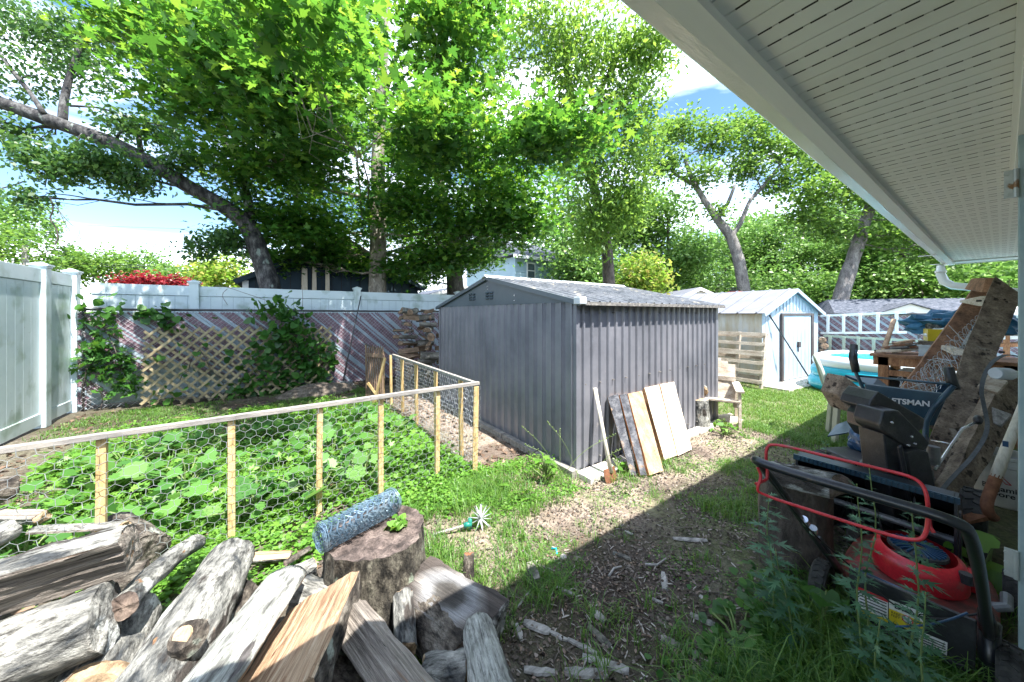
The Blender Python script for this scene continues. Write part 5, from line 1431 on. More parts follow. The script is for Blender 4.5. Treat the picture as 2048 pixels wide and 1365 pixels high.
# hand cultivator: pale tube, green fitting, star of tines
a, b_ = g(866, 1070, .03), g(928, 1052, .06)
ct = thing('hand_tiller', 'garden tool with pale tube, green fitting and a star of tines right of the stump', 'garden tool', a)
mb = MB(); mb.tube([a, b_], .009, 10); obj('handle', mb, M_chip, ct, smooth=True)
mb = MB(); d_ = (b_ - a).normalized(); mb.tube([b_, b_ + d_ * .05], .018, 10); mb.tube([b_ + d_ * .04 + Vector((0, 0, -.03)), b_ + d_ * .04 + Vector((0, 0, .04))], .014, 10); obj('fitting', mb, M_hose, ct, smooth=True)
c_ = b_ + d_ * .11 + Vector((0, 0, .02))
for k in range(26):
    q = Vector((rnd.gauss(0, 1), rnd.gauss(0, 1), rnd.gauss(0, 1))).normalized(); s2 = q.cross(Vector((0, 0, 1))).normalized() * .005
    mb = MB(); mb.prism([c_ + s2, c_ + q * .04 + s2 * .8, c_ + q * .09, c_ + q * .04 - s2 * .8, c_ - s2], q.cross(s2).normalized() * .003); obj('tine', mb, M_galv, ct)
# upright log beside the mower
st2 = G(1612, 1140, 0)
us = thing('upright_log', 'dark upright log section standing left of the red mower', 'log', (st2.x, st2.y, 0))
a_, t_ = stumpmesh(Vector((st2.x, st2.y + .05, 0)), .165, .50, 8, .03, (-.03, -.03))
obj('bark', a_, M_bark_brown, us, smooth=True); obj('sawn_top', t_, M_end_d, us, smooth=True)
log('curved bark-covered log resting on top of the upright log by the mower', D(1545, 945, 1.93), D(1680, 975, 1.62), .085, 'half', [M_bark_log, M_end_d, M_end_d], 10, 51, group=None)
# firewood stack between the fence and the shed
words = ['lowest', 'second from the bottom', 'third from the bottom', 'fourth from the bottom', 'fifth from the bottom', 'middle', 'seventh from the bottom', 'eighth from the bottom', 'ninth from the bottom', 'tenth from the bottom', 'second from the top', 'topmost']
cols_ = ['left', 'middle', 'right']
rr = random.Random(8)
protos = []
for i in range(7):
    mb = logmesh(.40, .072, ['round', 'wedge', 'half', 'quarter', 'wedge', 'half', 'slab'][i], 200 + i, nseg=10)
    protos.append(rawmesh('split_log', mb, [M_stack, M_stack2, M_stack2]))
for row in range(12):
    z = .06 + row * .131
    for cidx in range(3):
        for lay in range(2):
            if lay == 1 and cidx == 2: continue
            x = 2.02 + cidx * .40 + rr.uniform(-.04, .04) + (.06 if row > 9 else 0) - .02 * (row < 4)
            o = bpy.data.objects.new('split_log', protos[rr.randrange(7)]); C.objects.link(o)
            o.location = (x + .2, 6.85 + lay * .19 + rr.uniform(-.03, .03), z + rr.uniform(-.015, .015))
            o.rotation_euler = (rr.uniform(0, 6.28), rr.uniform(-.13, .13), rr.uniform(-.55, .55) if rr.random() < .7 else rr.uniform(.9, 1.5))
            q_ = rr.uniform(.75, 1.25); o.scale = (rr.uniform(.75, 1.1), q_, q_ * rr.uniform(.8, 1.1))
            put(o, '%s column, %s row%s of the tall log stack' % (cols_[cidx], words[row], ' at the rear' if lay else ''), 'log', 'stacked firewood')
# =============== text helper ===============
def textmesh(s, size, org, xd, yd, mat, parent, name='lettering', depth=.002, spacing=1.0, bold=.0, xs=1.0):
    cu = bpy.data.curves.new('lettering', 'FONT'); cu.body = s; cu.size = size; cu.extrude = depth; cu.offset = bold; cu.space_character = spacing
    t = bpy.data.objects.new('lettering_curve', cu)
    C.objects.link(t)
    dg = bpy.context.evaluated_depsgraph_get()
    me = bpy.data.meshes.new_from_object(t.evaluated_get(dg))
    C.objects.unlink(t); bpy.data.objects.remove(t)
    xd, yd = Vector(xd).normalized(), Vector(yd).normalized(); zd = xd.cross(yd)
    mb = MB(); mb.v = [Vector(org) + xd * v.co.x * xs + yd * v.co.y + zd * v.co.z for v in me.vertices]
    mb.f = [tuple(p.vertices) for p in me.polygons]; mb.m = [0] * len(mb.f)
    bpy.data.meshes.remove(me)
    return obj(name, mb, mat, parent)
# =============== boards and shovel against the charcoal shed ===============
def board(label, bl, br, tl, tr, th, mats, name='plank', zb=.02, grp='boards leaning on the charcoal shed'):
    wv = SV0 - .03
    p = [G(bl[0], bl[1], zb), G(br[0], br[1], zb), onv(tr[0], tr[1], wv), onv(tl[0], tl[1], wv)]
    n = (p[1] - p[0]).cross(p[3] - p[0]).normalized()
    if n.y > 0: n = -n
    mb = MB(); q = [v - n * th for v in p]
    N = 10
    fr = []
    for i in range(N + 1):
        t = i / N
        a, b2, c2, d2 = p[0].lerp(p[3], t), p[1].lerp(p[2], t), q[1].lerp(q[2], t), q[0].lerp(q[3], t)
        w_ = (b2 - a).normalized() * .006
        a += w_ * noise.noise(Vector((t * 5, bl[0], 0))); b2 += w_ * noise.noise(Vector((t * 5, bl[0], 7)))
        fr += [a, b2, c2, d2]
    for i in range(N):
        o_ = i * 4
        mb.f += [(o_, o_ + 1, o_ + 5, o_ + 4), (o_ + 1, o_ + 2, o_ + 6, o_ + 5), (o_ + 2, o_ + 3, o_ + 7, o_ + 6), (o_ + 3, o_, o_ + 4, o_ + 7)]; mb.m += [0, 1, 0, 1]
    mb.f += [(3, 2, 1, 0), (N * 4, N * 4 + 1, N * 4 + 2, N * 4 + 3)]; mb.m += [1, 1]
    mb.v = fr
    return put(obj(name, mb, mats), label, 'board', grp)
board('charred narrow board, leftmost of those leaning on the charcoal shed', (1262, 950), (1273, 951), (1215, 795), (1236, 788), .035, [M_char, M_edge])
board('narrow board with a strip of burnt bark, second from the left against the shed', (1281, 951), (1294, 951), (1239, 790), (1254, 788), .035, [M_char, M_edge])
board('wide tan board with rough bark edge in the middle of the leaning boards', (1299, 951), (1327, 942), (1256, 788), (1284, 782), .04, [M_sawn, M_edge])
board('pale wide board, second from the right against the charcoal shed', (1329, 921), (1354, 911), (1289, 776), (1318, 770), .035, [M_pale, M_edge])
board('palest wide board, rightmost of those leaning on the charcoal shed', (1356, 912), (1384, 899), (1320, 769), (1348, 764), .03, [M_pale, M_edge])
a, b_ = onv(1190, 778, SV0 - .03), G(1222, 946, .06)
sv = thing('spade', 'long-handled spade leaning on the charcoal shed left of the boards', 'spade', (b_.x, b_.y, 0))
mb = MB(); mb.tube([a + (a - b_) * .01, a, a.lerp(b_, .5), b_], [.012, .019, .016, .020], 12); obj('handle', mb, M_handle, sv, smooth=True)
dn = (b_ - a).normalized(); sd_ = Vector((1, .0, 0)); fw = sd_.cross(dn).normalized()
mb = MB()
for i, (t, w2) in enumerate([(0, .07), (.05, .075), (.11, .07), (.15, .05), (.18, .01)]):
    for k in range(5):
        s = (k - 2) / 2; mb.v.append(b_ + dn * (t - .04) + sd_ * (w2 * s) + fw * (.015 * s * s))
for i in range(4):
    for k in range(4):
        o_ = i * 5 + k; mb.f.append((o_, o_ + 1, o_ + 6, o_ + 5)); mb.m.append(0)
o_ = obj('blade', mb, M_rust, sv); m_ = o_.modifiers.new('thick', 'SOLIDIFY'); m_.thickness = .004
a, b2, c2, d2 = G(1430, 838, .02), G(1458, 851, .02), G(1487, 846, .02), G(1460, 832, .02)
mb = MB(); mb.prism([a, b2, c2, d2], (0, 0, .04)); put(obj('plank', mb, M_pale), 'short thick pale board lying flat at the right corner of the charcoal shed', 'board')
a, b2, c2, d2 = G(1120, 955, .0), G(1165, 1005, .0), G(1215, 985, .0), G(1165, 945, .0)
# =============== rake, earth heap ===============
ra = thing('leaf_rake', 'leaf rake propped upright against the chain-link fence, tines resting on the earth heap', 'rake', onv(690, 770, 7.4))
mb = MB(); a, b_ = onv(722, 592, 7.72), onv(686, 762, 7.45); mb.tube([a, b_], .011, 8); obj('handle', mb, M_rail_dark, ra, smooth=True)
mb = MB()
for k in range(15):
    q = (k - 7) / 7; e_ = b_ + Vector((q * .24, -.16, -.14 + .04 * abs(q))); mb.tube([b_, b_.lerp(e_, .6) + Vector((0, -.01, .03)), e_, e_ + Vector((0, -.01, -.03))], .003, 4)
mb.tube([b_ + Vector((q * .15, -.09, -.06 + .02 * abs(q))) for q in (-1, -.5, 0, .5, 1)], .004, 4)
obj('tines', mb, M_rustwire, ra)
mb = MB(); c_ = onv(640, 790, 7.15); c_.z = 0
n_ = 26
for i in range(n_ + 1):
    for j in range(n_ + 1):
        x, y = (i / n_ - .5) * 1.5, (j / n_ - .5) * .8
        h = .20 * max(0, 1 - (x / .7) ** 2 - (y / .36) ** 2) ** .8 + .03 * noise.noise(Vector((x * 8, y * 8, 0))) - .02
        mb.v.append(c_ + Vector((x, y, h)))
for i in range(n_):
    for j in range(n_):
        a0 = i * (n_ + 1) + j; mb.f.append((a0, a0 + n_ + 1, a0 + n_ + 2, a0 + 1)); mb.m.append(0)
put(obj('earth_heap', mb, M_dirt, smooth=True), 'low heap of grey earth at the foot of the fence beside the rake', 'earth heap')
# =============== pallet and old chair by the pale shed ===============
pu = 7.78
pal = thing('pallet', 'weathered pallet leaning on the tan side of the pale shed', 'pallet', (pu, 3.05, 0))
pv0, pv1, pz = 2.6, 3.55, 1.10
def pp(v, z): return Vector((pu - .22 + .2 * z, v, z))
for k, z in enumerate((1.05, .86, .68, .50, .33, .15)):
    mb = MB(); h = .032 if k != 2 else .05; mb.prism([pp(pv0, z - h), pp(pv1, z - h + .006), pp(pv1, z + h), pp(pv0, z + h - .004)], (-.018, 0, 0)); obj('slat', mb, M_pallet, pal)
for v in (pv0 + .03, (pv0 + pv1) / 2, pv1 - .03):
    mb = MB(); mb.prism([pp(v - .02, .02), pp(v + .02, .02), pp(v + .02, 1.08), pp(v - .02, 1.08)], (.09, 0, 0)); obj('stringer', mb, M_pallet, pal)
for z in (1.02, .6, .2):
    mb = MB(); mb.prism([pp(pv0, z - .045) + Vector((.09, 0, 0)), pp(pv1, z - .045) + Vector((.09, 0, 0)), pp(pv1, z + .045) + Vector((.09, 0, 0)), pp(pv0, z + .045) + Vector((.09, 0, 0))], (.018, 0, 0)); obj('back_slat', mb, M_pallet, pal)
def place(mb_parts, root, M):  # helper: build parts in a local frame then transform
    pass
class LF:
    """local frame: p(x,y,z) -> world"""
    def __init__(s, o, ang, sc=1.0):
        s.o = Vector(o); s.M = Matrix.Rotation(ang, 3, 'Z'); s.sc = sc
    def __call__(s, x, y, z): return s.o + s.M @ (Vector((x, y, z)) * s.sc)
# weathered wooden armchair seen from the side
co = G(1466, 852, 0)
f = LF((co.x - .02, co.y + .16, 0), rad(207), .84)
chr_ = thing('wooden_chair', 'bleached wooden garden chair standing in front of the pallet, seen from the side', 'chair', co)
for y in (-.25, .25):
    mb = MB(); mb.beam(f(.28, y, -.02), f(.22, y, .56), .03, .09); obj('leg', mb, M_pallet, chr_)
    mb = MB(); mb.beam(f(-.26, y, -.02), f(-.30, y, .6), .03, .08); obj('leg', mb, M_pallet, chr_)
    mb = MB(); mb.beam(f(.3, y, .57), f(-.38, y, .60), .09, .022); obj('armrest', mb, M_pallet, chr_)
    mb = MB(); mb.beam(f(.27, y * .9, .38), f(-.30, y * .9, .26), .025, .09); obj('side_rail', mb, M_pallet, chr_)
for k in range(5):
    mb = MB(); x = .25 - k * .115; mb.beam(f(x, -.25, .42 - .026 * k), f(x, .25, .42 - .026 * k), .10, .02); obj('seat_slat', mb, M_pallet, chr_)
for k in range(5):
    y = -.19 + k * .095; mb = MB(); mb.beam(f(-.24, y, .28), f(-.46, y * 1.08, .98 - .05 * abs(k - 2)), .085, .02, up=f.M @ Vector((1, 0, .3))); obj('back_slat', mb, M_pallet, chr_)
mb = MB(); mb.beam(f(-.34, -.24, .66), f(-.34, .24, .66), .03, .06); obj('back_rail', mb, M_pallet, chr_)
for i, (px, py, z, lb_) in enumerate([(1436, 872, .10, 'lower bark-covered log upright beside the charcoal shed corner'), (1437, 790, .62, 'short log balanced above the others by the charcoal shed corner')]):
    c_ = G(px, 870, 0) if i == 0 else G(px, 866, 0) + Vector((0, 0, .45))
    log(lb_, c_ + Vector((.1, .25, .0)), c_ + Vector((.1, .28, .36)) if i == 0 else c_ + Vector((.35, .4, .06)), .11 if i == 0 else .075, 'round', BG, 0, 90 + i, group=None)
# =============== ladders, log column ===============
def ladder(label, v0, v1, z0a, z0b, wd, n, m, u=RU - .12, grp='ladders hung along the right fence'):
    r = thing('ladder', label, 'ladder', (u, (v0 + v1) / 2, 0), grp)
    def q(t, s): return Vector((u, v0 + (v1 - v0) * t, (z0a + (z0b - z0a) * t) + s * wd))
    for s in (0, 1):
        mb = MB(); mb.beam(q(0, s), q(1, s), .03, .05); obj('rail', mb, m, r)
    for k in range(n):
        mb = MB(); t = (k + .5) / n; mb.beam(q(t, 0) + Vector((-.03, 0, 0)), q(t, 1) + Vector((-.03, 0, 0)), .05, .03, up=(1, 0, 0)); obj('rung', mb, m, r)
    return r
ladder('upper pale metal ladder hung lengthwise on the right fence', 2.52, 1.15, .98, 1.06, .42, 5, M_white)
ladder('lower pale metal ladder hung beneath the upper one on the right fence', 2.45, .3, .56, .52, .36, 9, M_greenish, RU - .2)
lc = random.Random(3)
for k in range(7):
    z = .08 + k * .125; q = D(1650, HY, 8.0)
    log('dark log at the %s of the short pile left of the ladders' % ['bottom', 'second level', 'third level', 'fourth level', 'fifth level', 'sixth level', 'top'][k], (q.x - .18, q.y + lc.uniform(-.05, .05), z), (q.x + .18, q.y + .1, z), .068, lc.choice(['round', 'half']), [M_stack, M_stack2, M_stack2], lc.uniform(0, 90), 300 + k, group='short log pile by the pale shed', nseg=5)
# =============== inflatable pool ===============
pc = D(1838, HY, 6.0); pc.z = 0
pool = thing('inflatable_pool', 'turquoise and white inflatable pool behind the workbench', 'paddling pool', pc)
def ring(rx, ry, z, r, nseg=48, sec=14):
    mb = MB(); b = 0
    for i in range(nseg):
        q = 2 * math.pi * i / nseg
        ex = 1 / ((abs(math.cos(q)) ** 3 + abs(math.sin(q)) ** 3) ** (1 / 3))
        cx_, cy_ = math.cos(q) * ex * rx, math.sin(q) * ex * ry
        dn_ = Vector((math.cos(q), math.sin(q), 0))
        for j in range(sec):
            a = 2 * math.pi * j / sec; rr_ = r * (1 + .02 * math.sin(i * 3.7))
            mb.v.append(pc + Vector((cx_, cy_, z)) + dn_ * (rr_ * math.cos(a)) + Vector((0, 0, rr_ * math.sin(a))))
    for i in range(nseg):
        for j in range(sec):
            i2, j2 = (i + 1) % nseg, (j + 1) % sec
            mb.f.append((i * sec + j, i * sec + j2, i2 * sec + j2, i2 * sec + j)); mb.m.append(0)
    return mb
obj('side_ring', ring(1.06, 1.30, .14, .15), M_turq, pool, smooth=True)
obj('side_ring', ring(1.05, 1.28, .36, .13), M_turq, pool, smooth=True)
obj('top_ring', ring(1.03, 1.27, .555, .115), M_whitev, pool, smooth=True)
mb = MB(); mb.lathe([(0.001, .66), (.5, .66), (.95, .64), (1.0, .60)], (0, 0, 0), 32)
mb.v = [pc + Vector((v.x * 1.0, v.y * 1.2, v.z)) for v in mb.v]; obj('cover', mb, M_turq, pool, smooth=True, label='turquoise cover stretched over the pool')
# =============== workbench and its load ===============
BZ, bu, bv = .93, 6.42, 1.0
wb = thing('workbench', 'rough brown workbench loaded with scrap wood in front of the pool', 'workbench', (bu + .4, 0, 0))
mb = MB(); mb.bx(bu, bu + .40, -1.3, bv, BZ - .035, BZ); mb.bx(bu + .41, bu + .82, -1.3, bv + .02, BZ - .035, BZ); obj('top', mb, M_oldred, wb)
for (x, y) in ((bu + .06, bv - .12), (bu + .75, bv - .14), (bu + .06, -.05), (bu + .75, -.1)):
    mb = MB(); mb.bx(x - .045, x + .045, y - .045, y + .045, -.02, BZ - .036); obj('leg', mb, M_bench, wb)
mb = MB(); mb.bx(bu + .015, bu + .05, -1.2, bv - .03, BZ - .14, BZ - .037); obj('apron', mb, M_bench, wb)
mb = MB(); mb.bx(bu + .03, bu + .06, -1.2, bv - .15, BZ - .27, BZ - .20); obj('stretcher', mb, M_bench, wb)
def onb(px, du): p = onu(px, HY, bu + du); return Vector((p.x, p.y, BZ))
a = onb(1765, .1); 
mb = MB(); mb.tube([a + Vector((0, 0, .0)), D(1788, 640, 4.75)], [.028, .026], 10); put(obj('wooden_stake', mb, M_sawn, smooth=True), 'round stake standing up at a slant from the left end of the workbench', 'stake')
desc = ['long pale strip lying on top of the scrap pile on the workbench', 'dark stick crossing the front of the scrap pile on the workbench', 'grey lath under the strips on the workbench', 'reddish offcut at the front left of the scrap pile', 'broad dark strip in the middle of the scrap pile', 'thin tan strip pointing left off the scrap pile', 'thin whitish strip at the back of the scrap pile', 'short thick offcut on the right of the scrap pile', 'brown strip slanting down toward the clear bin', 'blackened piece just left of the clear bin']
ms = [M_pale, M_blackp, M_pine_old, M_oldred, M_old, M_sawn, M_pale, M_old, M_bench, M_blackp]
for i in range(10):
    c_ = onb(1795 + 6 * i - 18, .12 + .04 * i); c_.z = BZ + .02 + .022 * (i % 6)
    an = rnd.uniform(-.5, .5) + 1.2; l2 = rnd.uniform(.2, .42)
    dv = Vector((math.cos(an), -math.sin(an) * 1, rnd.uniform(-.12, .12))) * l2 * .8
    mb = MB(); mb.beam(c_ - dv * .5 - Vector((0, 0, 0)), c_ + dv * .5 + Vector((0, 0, .04)), rnd.uniform(.03, .07), rnd.uniform(.012, .03)); put(obj('wood_scrap', mb, ms[i]), desc[i], 'wood scrap', 'scrap wood on the workbench')
p0, p1 = onb(1838, .06), onb(1912, .06)
bn = thing('storage_bin', 'cloudy clear plastic storage bin on the front edge of the workbench', 'bin', (p0 + p1) / 2)
mb = MB(); zz = BZ + .002
for (x0, x1, y0_, y1_) in ((bu + .05, bu + .053, p1.y, p0.y), (bu + .35, bu + .353, p1.y, p0.y), (bu + .05, bu + .353, p0.y, p0.y + .003), (bu + .05, bu + .353, p1.y - .003, p1.y)):
    mb.bx(x0, x1, y0_, y1_, zz, zz + .13)
mb.bx(bu + .05, bu + .353, p1.y, p0.y, zz, zz + .003); obj('tub', mb, M_bin, bn)
mb = MB(); mb.bx(bu + .035, bu + .05, p1.y - .015, p0.y + .015, zz + .12, zz + .14); obj('rim', mb, M_bin, bn)
mb = MB()
for k in range(9):
    q = Vector((bu + .1 + rnd.random() * .2, p1.y + .03 + rnd.random() * (p0.y - p1.y - .06), zz + .01)); mb.box(q + Vector((0, 0, .04)), (.05, .06, .05 + .05 * rnd.random()), Matrix.Rotation(rnd.random() * 3, 3, 'Z'), rnd.randrange(2))
put(obj('jumble', mb, [M_old, M_chip]), 'jumble of small dark parts inside the clear bin', 'small parts', kind='stuff')
def crumple(name, label, cat, c, d, m, seed, rough_=.25, ang=0, grp=None):
    mb = MB(); n = 14
    for i in range(n + 1):
        for j in range(n * 2):
            th, ph = math.pi * i / n, math.pi * j / n
            q = Vector((math.sin(th) * math.cos(ph), math.sin(th) * math.sin(ph), math.cos(th)))
            k = 1 + rough_ * noise.noise(q * 2.2 + Vector((seed, 0, 0))) + rough_ * .5 * noise.noise(q * 6 + Vector((seed, 5, 0)))
            q = Matrix.Rotation(ang, 3, 'Z') @ Vector((q.x * d[0] * k, q.y * d[1] * k, max(-.9, q.z) * d[2] * k))
            mb.v.append(Vector(c) + q)
    for i in range(n):
        for j in range(n * 2):
            j2 = (j + 1) % (n * 2); mb.f.append((i * n * 2 + j, (i + 1) * n * 2 + j, (i + 1) * n * 2 + j2, i * n * 2 + j2)); mb.m.append(0)
    return put(obj(name, mb, m), label, cat, grp)
c_ = onb(1888, .5); mb = MB(); mb.box(c_ + Vector((0, 0, .25)), (.22, .30, .15), Matrix.Rotation(.25, 3, 'Z')); mb.box(c_ + Vector((0, .03, .13)), (.3, .36, .08), Matrix.Rotation(.1, 3, 'Z'), 1); put(obj('yellow_carton', mb, [M_yellow, M_old]), 'yellow carton on a dark tray at the back of the workbench', 'carton')
for k, (px, lab) in enumerate(((1861, 'left mottled grey bark post standing behind the scrap on the workbench'), (1875, 'right mottled grey bark post standing behind the scrap on the workbench'))):
    c_ = onb(px, .6); mb = MB(); mb.tube([c_ + Vector((0, 0, .0)), c_ + Vector((.0, .0, .43 + .03 * k))], [.05, .046], 9); put(obj('bark_post', mb, M_bark_log), lab, 'post')
c_ = onb(1918, .75); crumple('blue_tarp', 'crumpled blue tarp heaped at the back right of the workbench', 'tarp', c_ + Vector((0, 0, .38)), (.22, .45, .17), M_tarp, 4, .45)
c_ = onb(1905, .5); crumple('white_bag', 'white plastic sack between the blue tarp and the tall pallet', 'sack', c_ + Vector((0, 0, .22)), (.16, .22, .12), M_white, 9, .3)
c_ = onu(1850, 700, bu + .9); c_.z = 0
mb = MB(); mb.box((c_.x - .55, .35, .50), (.3, .5, .2)); put(obj('tool_case', mb, M_bluep, bevel=.02), 'dark blue case under the right half of the workbench', 'case')
crumple('cloth_heap', 'pale cloths piled on the shelf under the workbench', 'cloth', (bu + .45, .52, .66), (.2, .3, .07), M_white, 12, .4)
for k, (x, y, z, dz) in enumerate(((bu + .3, .35, .40, .4),)):
    mb = MB(); mb.bx(x - .03, x + .35, y - .3, y + .3, 0, .39); put(obj('wooden_crate', mb, M_old), 'dark crate on the ground beneath the blue case', 'crate')
# =============== plastic chair ===============
cc = D(1722, HY, 3.85); f = LF((cc.x, cc.y, 0), rad(-72))
pch = thing('plastic_chair', 'greenish plastic garden chair with a fan back behind the snow blower', 'chair', (cc.x, cc.y, 0))
for (x, y) in ((.24, .24), (.24, -.24), (-.22, .22), (-.22, -.22)):
    mb = MB(); mb.beam(f(x * 1.12, y * 1.12, 0), f(x, y, .43), .05, .045); obj('leg', mb, M_tan_plastic, pch, bevel=.006)
mb = MB(); mb.prism([f(.27, .25, .42), f(.27, -.25, .42), f(-.24, -.22, .40), f(-.24, .22, .40)], (0, 0, .02)); obj('seat', mb, M_tan_plastic, pch, bevel=.006)
arch = [f(-.22, -.24, .41), f(-.30, -.26, .62), f(-.35, -.22, .82), f(-.38, -.12, .92), f(-.39, 0, .95), f(-.38, .12, .92), f(-.35, .22, .82), f(-.30, .26, .62), f(-.22, .24, .41)]
mb = MB(); mb.tube(arch, .019, 8); obj('back_frame', mb, M_greenish, pch, smooth=True)
for k in range(7):
    y = (k - 3) / 3; mb = MB(); mb.beam(f(-.24, y * .13, .42), f(-.375 + .03 * abs(y), y * .21, .93 - .12 * y * y), .026, .008, up=f.M @ Vector((1, 0, 0))); obj('back_slat', mb, M_greenish, pch)
for s in (-1, 1):
    mb = MB(); mb.tube([f(.24, .25 * s, .42), f(.25, .28 * s, .60), f(.20, .29 * s, .64), f(-.1, .29 * s, .66), f(-.30, .26 * s, .66)], .018, 8); obj('armrest', mb, M_tan_plastic, pch, smooth=True)
crumple('plastic_bag', 'small white plastic bag on the ground under the greenish chair', 'bag', D(1735, 868, 3.9), (.1, .1, .13), M_white, 15, .3)
# shovel lying forward from the chair
a, b_ = D(1668, 862, 3.35), D(1728, 795, 3.6)
ssh = thing('snow_shovel', 'black-bladed shovel propped against the greenish chair, blade toward the yard', 'shovel', a)
mb = MB(); mb.tube([D(1700, 845, 3.4), D(1712, 815, 3.5), D(1722, 780, 3.6)], [.022, .017, .015], 8); obj('handle', mb, M_rail_dark, ssh, smooth=True)
mb = MB()
P4 = [D(1655, 872, 3.2), D(1672, 850, 3.45), D(1712, 835, 3.5), D(1762, 838, 3.3), D(1725, 858, 3.15), D(1690, 866, 3.12)]
mb.prism(P4, (0, 0, -.012)); obj('blade', mb, M_bluem, ssh)
a = D(1722, 800, 3.7)
mb = MB(); mb.tube([a, D(1716, 830, 3.7), D(1722, 850, 3.65), D(1735, 860, 3.6)], [.024, .022, .02, .018], 8); put(obj('curved_root', mb, M_oldred, smooth=True), 'curved brown wooden handle hanging beside the shovel', 'handle')
# =============== snow blower ===============
sb = thing('snow_blower', 'large black and dark blue snow blower with a tall discharge chute, parked behind the mower', 'snow blower', (3.2, .46, 0))
hu, hv0, hv1, hz = 2.83, .13, .79, .50
mb = MB()
prof = [(hu, .02), (hu + .03, hz), (hu + .12, hz + .01), (hu + .30, hz - .06), (hu + .42, .30), (hu + .42, .12), (hu + .3, .02)]
for v in (hv0, hv1 - .012):
    mb.prism([(x, v, z) for (x, z) in prof], (0, .012, 0))
for i in range(1, len(prof) - 1):
    (x0, z0), (x1, z1) = prof[i], prof[i + 1]
    mb.prism([(x0, hv0 + .013, z0), (x1, hv0 + .013, z1), (x1, hv0 + .013, z1 - .006), (x0, hv0 + .013, z0 - .006)], (0, hv1 - hv0 - .026, 0))
obj('auger_housing', mb, M_blackm, sb)
mb = MB(); mb.bx(hu + .012, hu + .028, hv0 - .008, hv1 + .008, hz - .018, hz + .014)
for k in range(30):
    v = hv0 + .012 + k * (hv1 - hv0 - .02) / 30; mb.bx(hu + .005, hu + .012, v, v + .010, hz - .014, hz + .010)
obj('housing_lip', mb, M_bluem, sb)
for s in (0, 1):
    mb = MB(); v = hv0 - .012 if s == 0 else hv1 + .004; mb.bx(hu - .01, hu + .03, v, v + .008, .0, hz - .05); obj('side_blade', mb, M_blackm, sb)
mb = MB(); mb.tube([(hu + .2, hv0, .22), (hu + .2, hv1, .22)], .02, 8)
for s in (0, 1):
    pts = []
    for k in range(25):
        t = k / 24; q = t * 2 * math.pi * 1.6 * (1 if s else -1); v = hv0 + .04 + t * .25 if s == 0 else hv1 - .04 - t * .25
        pts.append(Vector((hu + .2 + .17 * math.cos(q), v, .22 + .17 * math.sin(q))))
    for i in range(24):
        a, b_ = pts[i], pts[i + 1]; ca, cb = Vector((hu + .2, a.y, .22)), Vector((hu + .2, b_.y, .22))
        a2, b3 = ca.lerp(a, .72), cb.lerp(b_, .72); mb.add([a, b_, b3, a2], [(0, 1, 2, 3)])
obj('auger', mb, M_rustwire, sb)
def poly_px(pts, Y, dY=None):
    return [D(p[0], p[1], p[2] if len(p) > 2 else Y) for p in pts]
fw = Vector((SN, CS, 0))
mb = MB(); mb.prism(poly_px([(1768, 868), (1790, 1062), (1836, 1062), (1838, 905)], 2.10), fw * .16); obj('chute', mb, M_blackp, sb, bevel=.008)
mb = MB(); mb.prism(poly_px([(1838, 900), (1812, 905), (1838, 1062), (1890, 1062), (1858, 905)], 2.05), fw * .20); mb.prism(poly_px([(1800, 895), (1806, 890), (1840, 1060), (1834, 1060)], 2.03), fw * .02); obj('chute', mb, M_blackp, sb, bevel=.008)
mb = MB(); mb.prism(poly_px([(1760, 850), (1768, 822), (1800, 822), (1845, 868), (1862, 886), (1854, 900), (1838, 912), (1765, 862)], 2.08), fw * .17); obj('chute_hood', mb, M_blackp, sb, bevel=.010)
mb = MB(); mb.prism(poly_px([(1737, 817), (1743, 800), (1757, 783), (1851, 838), (1848, 858), (1836, 867)], 2.20), fw * .20); obj('deflector', mb, M_blackp, sb, bevel=.010)
mb = MB(); mb.prism(poly_px([(1735, 833), (1746, 818), (1772, 822), (1764, 850), (1774, 890), (1750, 880), (1735, 858)], 2.22), fw * .14); obj('deflector', mb, M_blackm, sb, bevel=.006)
for (px, py) in ((1821, 873), (1828, 887), (1815, 890), (1782, 845)):
    mb = MB(); p = D(px, py, 2.04); mb.tube([p, p - fw * .01], .006, 8); obj('bolt', mb, M_chrome, sb)
